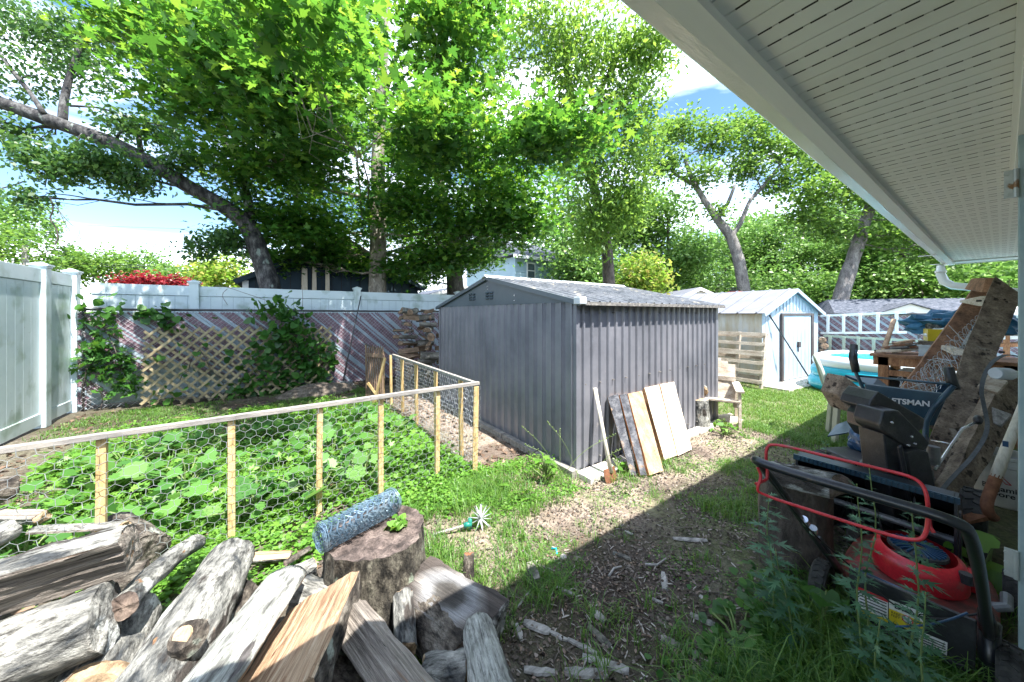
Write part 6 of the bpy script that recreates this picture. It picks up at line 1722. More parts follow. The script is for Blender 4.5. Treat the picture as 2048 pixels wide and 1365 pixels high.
# engine and gear
mb = MB(); mb.bx(3.32, 3.62, .26, .58, .20, .42); mb.bx(3.34, 3.58, .34, .56, .42, .50); obj('engine', mb, M_blackp, sb, bevel=.02)
mb = MB(); mb.bx(3.28, 3.33, .30, .50, .30, .42); obj('engine_cover', mb, M_blackp, sb, bevel=.02)
mb = MB(); mb.tube([(3.55, .26, .46), (3.55, .26, .58)], .03, 14); obj('muffler', mb, M_rustwire, sb)
mb = MB(); mb.bx(3.25, 3.95, .28, .62, .16, .26); obj('frame', mb, M_blackm, sb)
def wheel(root, c, r, wd, axis, lug=16, rim=M_blackp, name='wheel', tread=True):
    """wheel whose axle is the unit vector axis"""
    axis = Vector(axis).normalized(); M = axis.to_track_quat('Z', 'Y').to_matrix()
    mb = MB(); h = wd / 2
    mb.lathe([(r * .55, -h * .8), (r * .62, -h), (r * .93, -h), (r, -h * .72), (r, h * .72), (r * .93, h), (r * .62, h), (r * .55, h * .8)], c, 28, 0, M)
    if tread:
        for k in range(lug):
            q = 2 * math.pi * k / lug
            for s in (-1, 1):
                p = Vector((math.cos(q + s * .06) * r, math.sin(q + s * .06) * r, s * h * .38)); t = Matrix.Rotation(q, 3, 'Z') @ Matrix.Rotation(s * .5, 3, 'X')
                mb.box(Vector(c) + M @ p, (r * .10, r * .13, h * .72), M @ t)
    w_ = obj(name, mb, M_rubber, root)
    mb = MB(); mb.lathe([(.001, -h * .3), (r * .15, -h * .9), (r * .2, -h * .5), (r * .5, -h * .4), (r * .58, -h * .7), (r * .58, h * .7), (r * .5, h * .4), (r * .2, h * .5), (r * .15, h * .9), (.001, h * .9)], c, 20, 0, M); obj('rim', mb, rim, w_)
    return w_
wheel(sb, Vector((3.46, .10, .19)), .19, .10, (0, 1, 0), 18)
wheel(sb, Vector((3.46, .80, .19)), .19, .10, (0, 1, 0), 18)
# control panel and handles
pu_ = 4.0
c4 = [onu(1728, 768, pu_), onu(1896, 789, pu_), onu(1868, 852, pu_), onu(1742, 842, pu_)]
mb = MB(); mb.prism(c4, (.035, 0, 0)); obj('control_panel', mb, M_bluem, sb, bevel=.006)
ta, tb = onu(1762, 806, pu_ - .004), onu(1836, 813, pu_ - .004)
xd = (tb - ta); textmesh('CRAFTSMAN', .056, onu(1746, 803, pu_ - .004), xd, (0, 0, 1), M_silver, sb, depth=.001, bold=.0016, xs=.92)
for pts, r in (([(1712, 700, 2.95), (1710, 742, 2.93), (1722, 768, 2.9), (1738, 800, 2.9), (1742, 860, 2.8), (1745, 960, 2.55)], .013), ([(1908, 772, 2.42), (1868, 815, 2.5), (1852, 845, 2.52), (1850, 900, 2.5), (1852, 980, 2.35)], .017)):
    mb = MB(); mb.tube([D(*p) for p in pts], r, 10); obj('handle', mb, M_bluem, sb, smooth=True)
mb = MB(); mb.tube([D(1716, 752, 2.93), D(1890, 768, 2.45), D(1906, 772, 2.43)], .009, 10); obj('cross_bar', mb, M_bluem, sb, smooth=True)
mb = MB(); mb.tube([D(1708, 690, 2.98), D(1706, 715, 2.96), D(1712, 745, 2.93)], [.026, .030, .026], 12); obj('grip', mb, M_blackp, sb, smooth=True)
mb = MB(); mb.tube([D(1897, 735, 2.46), D(1902, 760, 2.45), D(1912, 780, 2.43)], [.026, .030, .024], 12); obj('grip', mb, M_blackp, sb, smooth=True)
# crank rod for the chute
mb = MB(); mb.tube([D(1870, 940, 2.2), D(1900, 893, 2.3), D(1925, 858, 2.35), D(1950, 846, 2.35)], .008, 8); mb.tube([D(1862, 881, 2.4), D(1905, 889, 2.3)], .006, 6); cr0 = obj('crank_rod', mb, M_chrome, sb, smooth=True)
mb = MB(); p = D(1956, 840, 2.35); mb.lathe([(.001, -.03), (.018, -.028), (.024, 0), (.018, .028), (.001, .03)], p, 12, 0, Matrix.Rotation(1.0, 3, 'Y')); obj('crank_knob', mb, M_blackp, cr0, smooth=True)
for pts in ([(1742, 850, 2.8), (1748, 895, 2.6), (1760, 930, 2.5)], [(1852, 870, 2.45), (1862, 900, 2.4), (1858, 950, 2.3)]):
    mb = MB(); mb.tube([D(*p) for p in pts], .004, 6); obj('cable', mb, M_ink, sb, smooth=True)
# dark machine cover behind the left handle
mb = MB(); mb.prism([D(1690, 752, 3.1), D(1676, 790, 3.1), D(1697, 824, 3.08), D(1752, 838, 2.95), D(1740, 790, 2.98)], fw * .18); mb.v = mb.v
cvr = put(obj('machine_cover', mb, M_old, bevel=.01), 'dark brown machine cover hooked behind the left grip of the snow blower', 'machine cover')
mb = MB(); mb.prism([D(1690, 750, 3.12), D(1755, 757, 3.3), D(1800, 790, 3.3), D(1745, 772, 3.05)], Vector((0, 0, -.02))); put(obj('dark_board', mb, M_bluem), 'flat dark blue board resting across the machine cover', 'board')
mb = MB(); mb.prism([D(1770, 768, 4.4), D(1784, 735, 4.6), D(1858, 775, 4.3), D(1850, 800, 4.2), D(1790, 800, 4.2)], fw * .05); put(obj('black_sheet', mb, M_blackp), 'black slanted plastic sheet propped under the workbench before the pool', 'sheet')
# black bucket seat / bag at the left of the chute
c_ = D(1735, 950, 2.55)
mb = MB(); mb.prism(poly_px([(1702, 950), (1712, 925), (1768, 922), (1772, 985), (1706, 975)], 2.62), fw * .30); o_ = obj('battery_box', mb, M_blackp, bevel=.015); put(o_, 'black plastic box beside the chute of the snow blower', 'box')
crumple('blue_bag', 'shiny dark blue sack crumpled on the black box by the chute', 'sack', D(1738, 885, 2.85), (.13, .13, .12), M_bluep, 21, .3)
mb = MB(); p = D(1757, 895, 2.7); mb.tube([p + Vector((0, 0, -.12)), p + Vector((0, 0, .03)), p + Vector((0, 0, .06))], [.045, .045, .02], 12); put(obj('tan_bottle', mb, M_sawn, smooth=True), 'small tan bottle standing behind the black box', 'bottle')
# =============== lawn mower ===============
mw = thing('lawn_mower', 'red push mower with black bent handle and rear flap, weeds growing round it', 'lawn mower', (2.6, .25, 0))
mb = MB()                                       # deck: rounded shell
n, m = 40, 8
ring0 = []
for j in range(n):
    q = 2 * math.pi * j / n; ex = 1 / ((abs(math.cos(q)) ** 3.2 + abs(math.sin(q)) ** 3.2) ** (1 / 3.2)); ring0.append((math.cos(q) * ex, math.sin(q) * ex))
for (s, z) in ((1.0, .06), (1.0, .12), (.97, .15), (.88, .17), (.7, .18), (.4, .185), (.02, .19)):
    for (x, y) in ring0: mb.v.append(Vector((2.64 + x * .38 * s, .25 + y * .245 * s, z - .02 * max(0, x))))
for i in range(6):
    for j in range(n):
        j2 = (j + 1) % n; mb.f.append((i * n + j, i * n + j2, (i + 1) * n + j2, (i + 1) * n + j)); mb.m.append(0)
obj('deck', mb, M_reddirty, mw, smooth=True)
mb = MB()                                       # engine block and cooling shroud
mb.lathe([(.10, .17), (.11, .19), (.12, .22), (.10, .23)], (2.56, .235, 0), 20); mb.bx(2.44, 2.5, .14, .32, .17, .24); obj('engine', mb, M_blackm, mw)
mb = MB()
for (s, z) in ((1.0, .235), (1.0, .30), (.93, .335), (.78, .350)):
    for j in range(n):
        q = 2 * math.pi * j / n; mb.v.append(Vector((2.54 + math.cos(q) * .135 * s, .235 + math.sin(q) * .155 * s, z - .03 + .02 * math.cos(q))))
for i in range(3):
    for j in range(n):
        j2 = (j + 1) % n; mb.f.append((i * n + j, i * n + j2, (i + 1) * n + j2, (i + 1) * n + j)); mb.m.append(0)
obj('engine_shroud', mb, M_red, mw, smooth=True)
mb = MB()
mb.lathe([(.10, .313), (.097, .326), (.02, .330)], (2.54, .235, 0), 24, 0)
for k in range(26):
    q = 2 * math.pi * k / 26; d_ = Vector((math.cos(q), math.sin(q), 0)); mb.beam(Vector((2.54, .235, .330)) + d_ * .03, Vector((2.54, .235, .330)) + d_ * .09, .006, .010, mi=1)
obj('cooling_grille', mb, [M_blackp, M_bluep], mw)
mb = MB(); mb.bx(2.58, 2.68, .05, .10, .19, .26); obj('fuel_tank', mb, M_red, mw, bevel=.01)
mb = MB(); mb.tube([(2.49, .09, .27), (2.49, .09, .31)], .022, 14); obj('fuel_cap', mb, M_blackp, mw)
mb = MB(); mb.tube([(2.52, .02, .20), (2.52, -.01, .22), (2.60, -.01, .23)], .018, 10); obj('muffler', mb, M_rustwire, mw)
for (c_, r) in (((2.24, .515, .105), .105), ((2.24, -.015, .105), .105), ((2.95, .515, .095), .095), ((2.95, -.03, .095), .095)):
    wheel(mw, Vector(c_), r, .062, (0, 1, 0), 20, M_blackp)
fu = 2.15
q4 = [onu(1697, 1136, fu), onu(1955, 1243, fu), onu(1950, 1345, fu), onu(1700, 1232, fu)]
mb = MB(); mb.prism(q4, (.012, 0, 0)); rf = obj('rear_flap', mb, M_blackp, mw, bevel=.005)
mb = MB(); mb.prism([onu(1700, 1225, fu - .006), onu(1940, 1333, fu - .006), onu(1940, 1345, fu - .006), onu(1700, 1238, fu - .006)], (-.015, 0, 0)); obj('flap_ridge', mb, M_blackp, rf, bevel=.004)
def sticker(pts, m, off=.002, name='warning_label'):
    mb = MB(); mb.prism([onu(p[0], p[1], fu - off) for p in pts], (.0008, 0, 0)); return obj(name, mb, m, rf)
sticker([(1716, 1174), (1776, 1200), (1776, 1240), (1716, 1214)], M_label_w)
sticker([(1716, 1174), (1776, 1200), (1776, 1206), (1716, 1181)], M_label_r, .0035, 'label_band')
sticker([(1716, 1214), (1776, 1240), (1776, 1250), (1716, 1224)], M_label_y, .0035, 'label_band')
sticker([(1778, 1199), (1846, 1226), (1846, 1245), (1778, 1217)], M_label_w)
sticker([(1778, 1217), (1846, 1245), (1846, 1258), (1820, 1262), (1778, 1242)], M_label_y, .002, 'label_band')
sticker([(1838, 1262), (1895, 1286), (1894, 1312), (1837, 1288)], M_label_w)
xd = onu(1846, 1226, fu) - onu(1778, 1199, fu); yd = onu(1778, 1199, fu) - onu(1778, 1220, fu)
textmesh('DANGER', .030, onu(1788, 1216, fu - .0035), xd, yd, M_ink, rf, depth=.0004, bold=.0006)
textmesh('KEEP HANDS AND\nFEET AWAY', .0125, onu(1782, 1226, fu - .0035), xd, yd, M_ink, rf, depth=.0003)
for k in range(5):
    sticker([(1719, 1184 + k * 6), (1773, 1207 + k * 6), (1773, 1209 + k * 6), (1719, 1186 + k * 6)], M_rail_dark, .0045, 'text_line')
for k in range(4):
    sticker([(1841, 1268 + k * 5), (1891, 1289 + k * 5), (1891, 1291 + k * 5), (1841, 1270 + k * 5)], M_rail_dark, .0045, 'text_line')
mb = MB(); c_ = onu(1815, 1240, fu - .0042); mb.tube([c_, c_ + Vector((.001, 0, 0))], .014, 20); obj('label_roundel', mb, M_label_w, rf)
mb = MB(); M_r = [c_ + Vector((-.001, math.cos(t) * .0145, math.sin(t) * .0145)) for t in np.linspace(0, 2 * math.pi, 24)]; mb.tube(M_r, .0018, 5); mb.tube([c_ + Vector((-.001, .010, .010)), c_ + Vector((-.001, -.010, -.010))], .0016, 5); obj('label_roundel', mb, M_label_r, rf)
for k, (ya, yb) in enumerate(((1140, 1228), (1153, 1240))):
    mb = MB(); mb.tube([onu(1712, ya, fu + .05 - .03 * k), onu(1908 - 6 * k, yb, fu + .05 - .03 * k)], .010 + .004 * k, 10); obj('flap_bar', mb, M_bluep, mw, smooth=True)
def smoothpath(pts, it=2):
    pts = [Vector(p) for p in pts]
    for _ in range(it):
        out = [pts[0]]
        for a, b_ in zip(pts, pts[1:]): out += [a.lerp(b_, .25), a.lerp(b_, .75)]
        pts = out + [pts[-1]]
    return pts
mb = MB(); mb.tube(smoothpath([(2.24, .46, .22), (1.80, .485, .60), (1.45, .50, .905), (1.37, .50, .945), (1.37, .44, .935), (1.39, .14, .935), (1.385, .065, .935), (1.42, .045, .91), (1.75, .035, .63), (2.20, .03, .24)]), .0138, 12); obj('handle', mb, M_blackm, mw, smooth=True)
mb = MB(); mb.tube([(2.26, .03, .22), (2.12, .032, .34), (2.02, .034, .42)], [.026, .022, .017], 10); mb.tube([(2.2, .03, .02), (2.24, .03, .28)], [.022, .03], 10); obj('handle_bracket', mb, M_blackm, mw, smooth=True)
mb = MB(); mb.tube([(2.3, .465, .18), (2.16, .466, .30), (2.0, .47, .44)], [.02, .018, .016], 10); obj('handle_bracket', mb, M_blackm, mw, smooth=True)
mb = MB(); mb.tube(smoothpath([D(1512, 968, 1.20), D(1530, 962, 1.22), D(1536, 955, 1.22), D(1530, 893, 1.24), D(1552, 888, 1.22), D(1650, 912, 1.12), D(1790, 945, 1.00), D(1835, 958, .96), D(1855, 985, .94), D(1857, 1050, .93), D(1868, 1066, .92)]), .0048, 8); obj('bail_bar', mb, M_red, mw, smooth=True)
mb = MB(); mb.tube(smoothpath([D(1515, 935, 1.20), D(1524, 955, 1.19), D(1514, 975, 1.19), D(1518, 988, 1.19), D(1640, 1027, 1.08), D(1780, 1072, .97), D(1835, 1083, .93), D(1853, 1070, .92), D(1858, 1025, .92)]), .0048, 8); obj('drive_bar', mb, M_red, mw, smooth=True)
mb = MB(); mb.tube(smoothpath([(1.45, .49, .88), (1.6, .44, .70), (1.9, .46, .50), (2.1, .40, .34), (2.12, .25, .22), (2.12, .15, .25), (2.18, .05, .32)]), .0035, 6); obj('cable', mb, M_ink, mw, smooth=True)
mb = MB(); mb.tube(smoothpath([D(1790, 1254, 1.25), D(1850, 1252, 1.22), D(1900, 1240, 1.2), D(1935, 1226, 1.2)]), .0035, 6); obj('cable', mb, M_bluep, mw, smooth=True)
for (p0_, p1_) in (((1.83, .47, .57), (1.80, .47, .60)), ((1.88, .46, .52), (1.86, .455, .55))):
    mb = MB(); mb.tube([p0_, p1_], .014, 10); obj('cable_clip', mb, M_chrome, mw)
# =============== tall timber leaning at the right ===============
def plank3(p, th, m, name, label, cat='timber', grp=None, parent=None, bevel=.004, mi_noise=.010):
    """quad board p[0..3] (bottom-left, bottom-right, top-right, top-left) with worn edges"""
    mb = MB(); n_ = (p[1] - p[0]).cross(p[3] - p[0]).normalized()
    if n_.dot(fw) < 0: n_ = -n_
    N = 16
    for i in range(N + 1):
        t = i / N; a, b_ = p[0].lerp(p[3], t), p[1].lerp(p[2], t); w_ = (b_ - a).normalized()
        a = a + w_ * mi_noise * noise.noise(Vector((t * 7, p[0].x * 9, 0))); b_ = b_ + w_ * mi_noise * noise.noise(Vector((t * 7, p[0].x * 9, 5)))
        mb.v += [a, b_, b_ + n_ * th, a + n_ * th]
    for i in range(N):
        o_ = i * 4; mb.f += [(o_, o_ + 1, o_ + 5, o_ + 4), (o_ + 1, o_ + 2, o_ + 6, o_ + 5), (o_ + 2, o_ + 3, o_ + 7, o_ + 6), (o_ + 3, o_, o_ + 4, o_ + 7)]; mb.m += [0] * 4
    mb.f += [(3, 2, 1, 0), (N * 4, N * 4 + 1, N * 4 + 2, N * 4 + 3)]; mb.m += [0, 0]
    o = obj(name, mb, m, parent, bevel=0)
    return put(o, label, cat, grp) if parent is None else o
tp = thing('wooden_trestle', 'tall grimy timber frame of two planks and cleats leaning at the right', 'timber frame', G(1840, 1000))
plank3([D(1805, 1015, 2.62), D(1888, 965, 2.62), D(2044, 590, 3.3), D(1990, 552, 3.45)], .04, M_old, 'side_plank', '', parent=tp)
plank3([D(1742, 862, 3.35), D(1800, 885, 3.25), D(2000, 566, 3.85), D(1950, 574, 3.9)], .04, M_oldred, 'side_plank', '', parent=tp)
for q in ([(1940, 604, 3.75), (1980, 612, 3.5), (1986, 592, 3.5), (1944, 600, 3.75)], [(1903, 700, 3.5), (1930, 712, 3.2), (1935, 702, 3.2), (1905, 692, 3.5)], [(1950, 578, 3.85), (1988, 584, 3.5), (1996, 556, 3.5), (1964, 556, 3.88)]):
    mb = MB(); mb.prism([D(*v) for v in q], fw * .09); obj('cleat', mb, M_pallet if q[0][1] != 578 else M_oldred, tp)
for (px, py) in ((1962, 602), (2016, 600), (2000, 618), (1992, 602), (1998, 645), (2008, 705), (1985, 740), (1950, 800), (1905, 850)):
    t_ = max(0, min(1, (1015 - py) / 455)); Yn = 2.62 + (3.42 - 2.62) * t_ - .015
    mb = MB(); p = D(px, py, Yn); mb.tube([p, p + fw * .03], .010, 7); obj('nail_hole', mb, M_ink, tp)
# wire bundle caught inside the frame
mb = MB(); rr = random.Random(31)
for k in range(46):
    t0 = rr.random(); c0_ = D(1760 + 225 * t0, 850 - 210 * t0, 3.05 + .4 * t0)
    pts = [c0_ + Vector((rr.gauss(0, .07), rr.gauss(0, .07), rr.gauss(0, .09))) for _ in range(5)]
    mb.tube(smoothpath(pts, 2), .0022, 3, caps=False)
for t0 in np.linspace(.02, .98, 26):
    c0_ = D(1768 + 220 * t0, 848 - 215 * t0, 3.05 + .4 * t0); ang0 = rr.random() * 3
    mb.tube([c0_ + Vector((math.cos(q) * .10, math.sin(q) * .05, math.sin(q + .6) * .11)) for q in np.linspace(0, 6.3, 14)], .0025, 3, caps=False)
put(obj('wire_bundle', mb, M_galv), 'tangled roll of chicken wire stuffed inside the tall timber frame', 'wire bundle')
plank3([D(1872, 1012, 2.35), D(1930, 1015, 2.35), D(2050, 790, 2.75), D(2000, 770, 2.75)], .09, M_old, 'timber', 'dark rotten beam leaning nearest to the open door', grp='rotten beams at the right', mi_noise=.03)
plank3([D(1938, 975, 2.75), D(1985, 985, 2.75), D(2060, 760, 3.1), D(2010, 745, 3.1)], .08, M_old, 'timber', 'blackened beam standing just behind the nearest rotten beam', grp='rotten beams at the right', mi_noise=.03)
plank3([D(1850, 985, 2.95), D(1872, 988, 2.95), D(1990, 740, 3.2), D(1972, 735, 3.2)], .04, M_bench, 'timber', 'thin reddish batten between the timber frame and the rotten beams', grp='rotten beams at the right')
for k, (px, py, m_) in enumerate(((1985, 770, M_pallet), (1992, 835, M_chip), (1972, 865, M_chip))):
    mb = MB(); p = D(px, py, 2.62 + .02 * k); mb.box(p, (.04, .10, .12), Matrix.Rotation(.6, 3, 'Y') @ Matrix.Rotation(.4, 3, 'X')); put(obj('wood_block', mb, m_, bevel=.004), ['upper grey block fixed on the nearest rotten beam', 'middle grey block on the nearest rotten beam', 'lower pale block on the nearest rotten beam'][k], 'wood block')
mb = MB()
P5 = smoothpath([D(2045, 716, 2.5), D(2010, 708, 2.5), D(1978, 728, 2.5), (D(1960, 775, 2.5)), D(1968, 815, 2.5), D(1978, 860, 2.45), D(1950, 910, 2.4), D(1905, 955, 2.35), D(1880, 985, 2.3)], 3)
for a, b_ in zip(P5, P5[1:]): pass
w_ = Vector((.6, .0, .8)).normalized() * .035
mb.v = [v for p in P5 for v in (p - fw * .014, p + fw * .012, p + fw * .012 + Vector((0, 0, .004)), p - fw * .014 + Vector((0, 0, .004)))]
for i in range(len(P5) - 1):
    o_ = i * 4; mb.f += [(o_, o_ + 1, o_ + 5, o_ + 4), (o_ + 1, o_ + 2, o_ + 6, o_ + 5), (o_ + 2, o_ + 3, o_ + 7, o_ + 6), (o_ + 3, o_, o_ + 4, o_ + 7)]; mb.m += [0] * 4
put(obj('woven_strap', mb, M_cloth), 'grey woven strap draped in an arc over the rotten beams', 'strap')
lp = thing('clear_bottle', 'cloudy bottle-shaped fixture poking out beside the door edge', 'fixture', D(2010, 747, 2.2))
c_ = D(1990, 747, 2.2); e_ = D(2040, 750, 2.2); dx_ = (e_ - c_).normalized(); M_ = dx_.to_track_quat('Z', 'Y').to_matrix()
mb = MB(); mb.lathe([(.001, 0), (.034, 0), (.038, .008), (.038, .09), (.034, .10), (.024, .105)], c_, 20, 0, M_); obj('body', mb, M_bin, lp)
mb = MB(); mb.lathe([(.024, .105), (.024, .20), (.0, .20)], c_, 16, 0, M_); obj('neck', mb, M_tan_plastic, lp, smooth=True)
# mattock with painted handle
mk = thing('mattock', 'rusty mattock with a paint-splashed handle hanging before the bucket', 'mattock', D(2000, 950, 1.95))
mb = MB(); mb.tube([D(2050, 805, 1.97), D(2036, 840, 1.97), D(2010, 905, 1.95), D(1992, 955, 1.95)], [.020, .020, .022, .024], 12); obj('handle', mb, M_handle, mk, smooth=True)
mb = MB(); mb.tube(smoothpath([D(1994, 950, 1.95), D(1980, 985, 1.95), D(1972, 1010, 1.93), D(1978, 1028, 1.92), D(1988, 1036, 1.92)]), .024, 10); obj('socket', mb, M_rust, mk, smooth=True)
mb = MB(); mb.prism([D(1985, 1030, 1.92), D(1932, 1046, 1.92), D(1932, 1050, 1.92), D(1988, 1040, 1.92)], fw * .05); obj('pick_blade', mb, M_rust, mk)
mb = MB(); p = D(2011, 888, 1.92); mb.box(p, (.02, .02, .03)); obj('paint_spot', mb, M_bluep, mk)
# paint bucket
bc = D(2006, 1008, 2.62); bc.z = 0
bk = thing('paint_bucket', 'white plastic paint bucket with printed name near the door edge', 'bucket', bc)
mb = MB(); mb.lathe([(.001, .005), (.125, .0), (.13, .01), (.145, .30), (.152, .305), (.152, .33), (.148, .33), (.148, .36), (.156, .365), (.156, .385), (.145, .385), (.125, .02), (.001, .02)], bc, 32); obj('body', mb, M_bucket, bk, smooth=False)
vd = Vector((0, 0, H)) - bc; base_ang = math.atan2(vd.y, vd.x)
def wrap_text(s, size, z, root, spread, xs=1.0, ang0=0.0, m=M_ink):
    cu = bpy.data.curves.new('lettering', 'FONT'); cu.body = s; cu.size = size; cu.offset = .0012
    t = bpy.data.objects.new('lettering_curve', cu); C.objects.link(t)
    me = bpy.data.meshes.new_from_object(t.evaluated_get(bpy.context.evaluated_depsgraph_get())); C.objects.unlink(t); bpy.data.objects.remove(t)
    xs_ = [v.co.x for v in me.vertices]; cx_ = (min(xs_) + max(xs_)) / 2
    mb = MB()
    for v in me.vertices:
        zz = z + v.co.y; r_ = .13 + .015 * zz / .3 + .0012; q = base_ang + ang0 + (v.co.x - cx_) * xs / r_; mb.v.append(bc + Vector((math.cos(q) * r_, math.sin(q) * r_, zz)))
    mb.f = [tuple(p.vertices) for p in me.polygons]; mb.m = [0] * len(mb.f)
    bpy.data.meshes.remove(me); return obj('lettering', mb, m, root)
wrap_text('Benjamin', .052, .125, bk, 1, ang0=-.05); wrap_text('Moore', .052, .083, bk, 1, ang0=-.12)
mb = MB()
def cyl(x, z, r=.0015): 
    rr_ = .13 + .015 * z / .3 + r; q = base_ang - .0 + x / rr_; return bc + Vector((math.cos(q) * rr_, math.sin(q) * rr_, z))
mb.tube([cyl(-.045, .185), cyl(-.005, .235), cyl(.035, .185)], .0035, 5); mb.tube([cyl(-.022, .185), cyl(-.005, .21), cyl(.012, .185)], .003, 5); mb.tube([cyl(-.045, .185), cyl(-.022, .185)], .003, 5); mb.tube([cyl(.012, .185), cyl(.035, .185)], .003, 5); obj('emblem', mb, M_label_r, bk)
mb = MB(); mb.tube(smoothpath([bc + Vector((0, .155, .34)), bc + Vector((-.08, .12, .40)), bc + Vector((-.16, .02, .40)), bc + Vector((-.1, -.12, .38)), bc + Vector((0, -.155, .34))]), .003, 6); obj('bail', mb, M_galv, bk, smooth=True)
# perforated plastic panel, shelf boards
pp_ = [D(1908, 925, 3.2), D(1935, 948, 3.1), D(1960, 815, 3.2), D(1945, 800, 3.3)]
pn = thing('perforated_panel', 'pale green perforated plastic panel wedged behind the leaning timber', 'panel', pp_[0])
mb = MB(); mb.prism(pp_, fw * .01); obj('panel', mb, M_tan_plastic, pn)
mb = MB()
for i in range(7):
    for j in range(2):
        t, s = (i + .5) / 7, (j + .7) / 2.6; p = pp_[0].lerp(pp_[3], t).lerp(pp_[1].lerp(pp_[2], t), s) - fw * .002; mb.tube([p, p - fw * .001], .011, 8)
obj('perforations', mb, M_ink, pn, kind='stuff')
for k, (py, m_, lab) in enumerate(((654, M_sawn, 'top tan board on the rack behind the tall timber frame'), (664, M_yellow if 0 else M_bench, 'orange-brown board second on the rack'), (675, M_white, 'white board third down on the rack'), (690, M_bench, 'lowest brown board on the rack'))):
    mb = MB(); mb.beam(D(1975, py, 5.2), D(2120, py - 2, 5.0), .25, .05); put(obj('plank', mb, m_), lab, 'board', 'boards on the rack at the right')
crumple('sheet_bundle', 'pale crumpled plastic sheeting on the rack by the door edge', 'sheeting', D(2030, 635, 5.0), (.3, .3, .14), M_whitev, 33, .35)
mb = MB(); mb.box(D(2030, 800, 4.6), (.35, .5, .35)); put(obj('black_crate', mb, M_blackp, bevel=.02), 'black crate in the dark corner beneath the rack', 'crate')
mb = MB(); q0 = D(2006, HY, 5.1); mb.bx(q0.x - .05, q0.x + .05, q0.y - .06, q0.y + .0, 0, 1.15); put(obj('rack_post', mb, M_bench), 'brown post holding up the board rack', 'post')
# =============== ground plants (countless ones as stuff) ===============
def nz(u, v, s=1.0, o=0.0): return noise.noise(Vector((u * s, v * s, o)))
def blades(P_, h, wd, lean, rng, seg2=True):
    """P_ (n,3) roots -> blades of grass bent over at the tip"""
    n = len(P_)
    q = rng.uniform(0, 2 * np.pi, n); dx = np.stack([np.cos(q), np.sin(q), np.zeros(n)], 1)
    sx = np.stack([-np.sin(q), np.cos(q), np.zeros(n)], 1)
    hh = h[:, None] if isinstance(h, np.ndarray) else np.full((n, 1), h)
    L_ = np.abs(rng.normal(lean, lean * .5, n))[:, None]
    w_ = wd * (.6 + .8 * rng.random((n, 1)))
    up = np.array([[0, 0, 1.0]])
    m1 = P_ + up * hh * .55 + dx * hh * L_ * .25
    m2 = P_ + up * hh * .85 + dx * hh * L_ * .65
    tip = P_ + up * hh * (1 - .25 * L_) + dx * hh * L_ * 1.15
    V = np.stack([P_ - sx * w_ / 2, P_ + sx * w_ / 2, m1 + sx * w_ * .45, m1 - sx * w_ * .45, m2 + sx * w_ * .3, m2 - sx * w_ * .3, tip], 1).reshape(-1, 3)
    b = np.arange(n)[:, None] * 7
    f4 = np.concatenate([b + np.array([[0, 1, 2, 3]]), b + np.array([[3, 2, 4, 5]])]); f3 = b + np.array([[5, 4, 6]])
    return V, [f4, f3]
def scatter(n, u0, u1, v0, v1, dens, rng):
    out = []
    while len(out) < n:
        u, v = rng.uniform(u0, u1), rng.uniform(v0, v1)
        if rng.random() < dens(u, v): out.append((u, v, gz(u, v) - .004))
    return np.array(out)
INSHED = lambda u, v: SU0 - .02 < u < SU1 + .02 and SV0 - .02 < v < SV1
def tufted(name, n, box, dens, hfun, wd, lean, ml, nb=(6, 16), spread=.02, seed=1):
    rng = np.random.default_rng(seed)
    c_ = scatter(n, *box, dens, rng)
    k = rng.integers(nb[0], nb[1], len(c_))
    P_ = np.repeat(c_, k, 0); P_[:, :2] += rng.normal(size=(len(P_), 2)) * spread
    hc = np.repeat(np.array([hfun(a[0], a[1]) for a in c_]) * rng.uniform(.6, 1.3, len(c_)), k) * rng.uniform(.5, 1.1, len(P_))
    V, fl = blades(P_, hc, wd, lean, rng)
    return npobj(name, V, fl, ml, kind='stuff')
# lawn beyond the charcoal shed
tufted('lawn', 9000, (4.9, 10.9, -.3, 3.4), lambda u, v: 0 if INSHED(u, v) or (u > 7.9 and v > 2.6) else min(1, .75 + .8 * nz(u, v, 1.1, 3)) * (1 if u > 5.6 or v < 1.9 else .35), lambda u, v: .05, .0055, .5, M_lawn, (8, 16), .045, 1)
tufted('lawn', 2600, (-2.3, 1.4, 6.2, 7.4), lambda u, v: .3 + nz(u, v, 1.5, 8), lambda u, v: .04, .005, .5, M_grass, (4, 9), .03, 2)
# patchy grass on the path in front of the shed
def dpath(u, v):
    if INSHED(u, v) or v > 2.05 and u > 2.15: return 0
    base = max(0, nz(u, v, 1.9, 21) * 1.7 + .15)
    if v < .9 and u > 2.0: base *= .4
    if .6 < u < 2.6 and .7 < v < 1.75: base *= .35
    return min(1, base)
tufted('grass', 1050, (.35, 5.4, .35, 2.7), dpath, lambda u, v: .07 if v > 1.2 else .09, .0038, .7, M_grass, (7, 18), .022, 3)
tufted('grass', 150, (.6, 2.4, 1.9, 2.65), lambda u, v: 0 if INSHED(u, v) else max(0, .25 + nz(u, v, 3, 9)), lambda u, v: .09, .004, .7, M_grass, (8, 18), .03, 4)
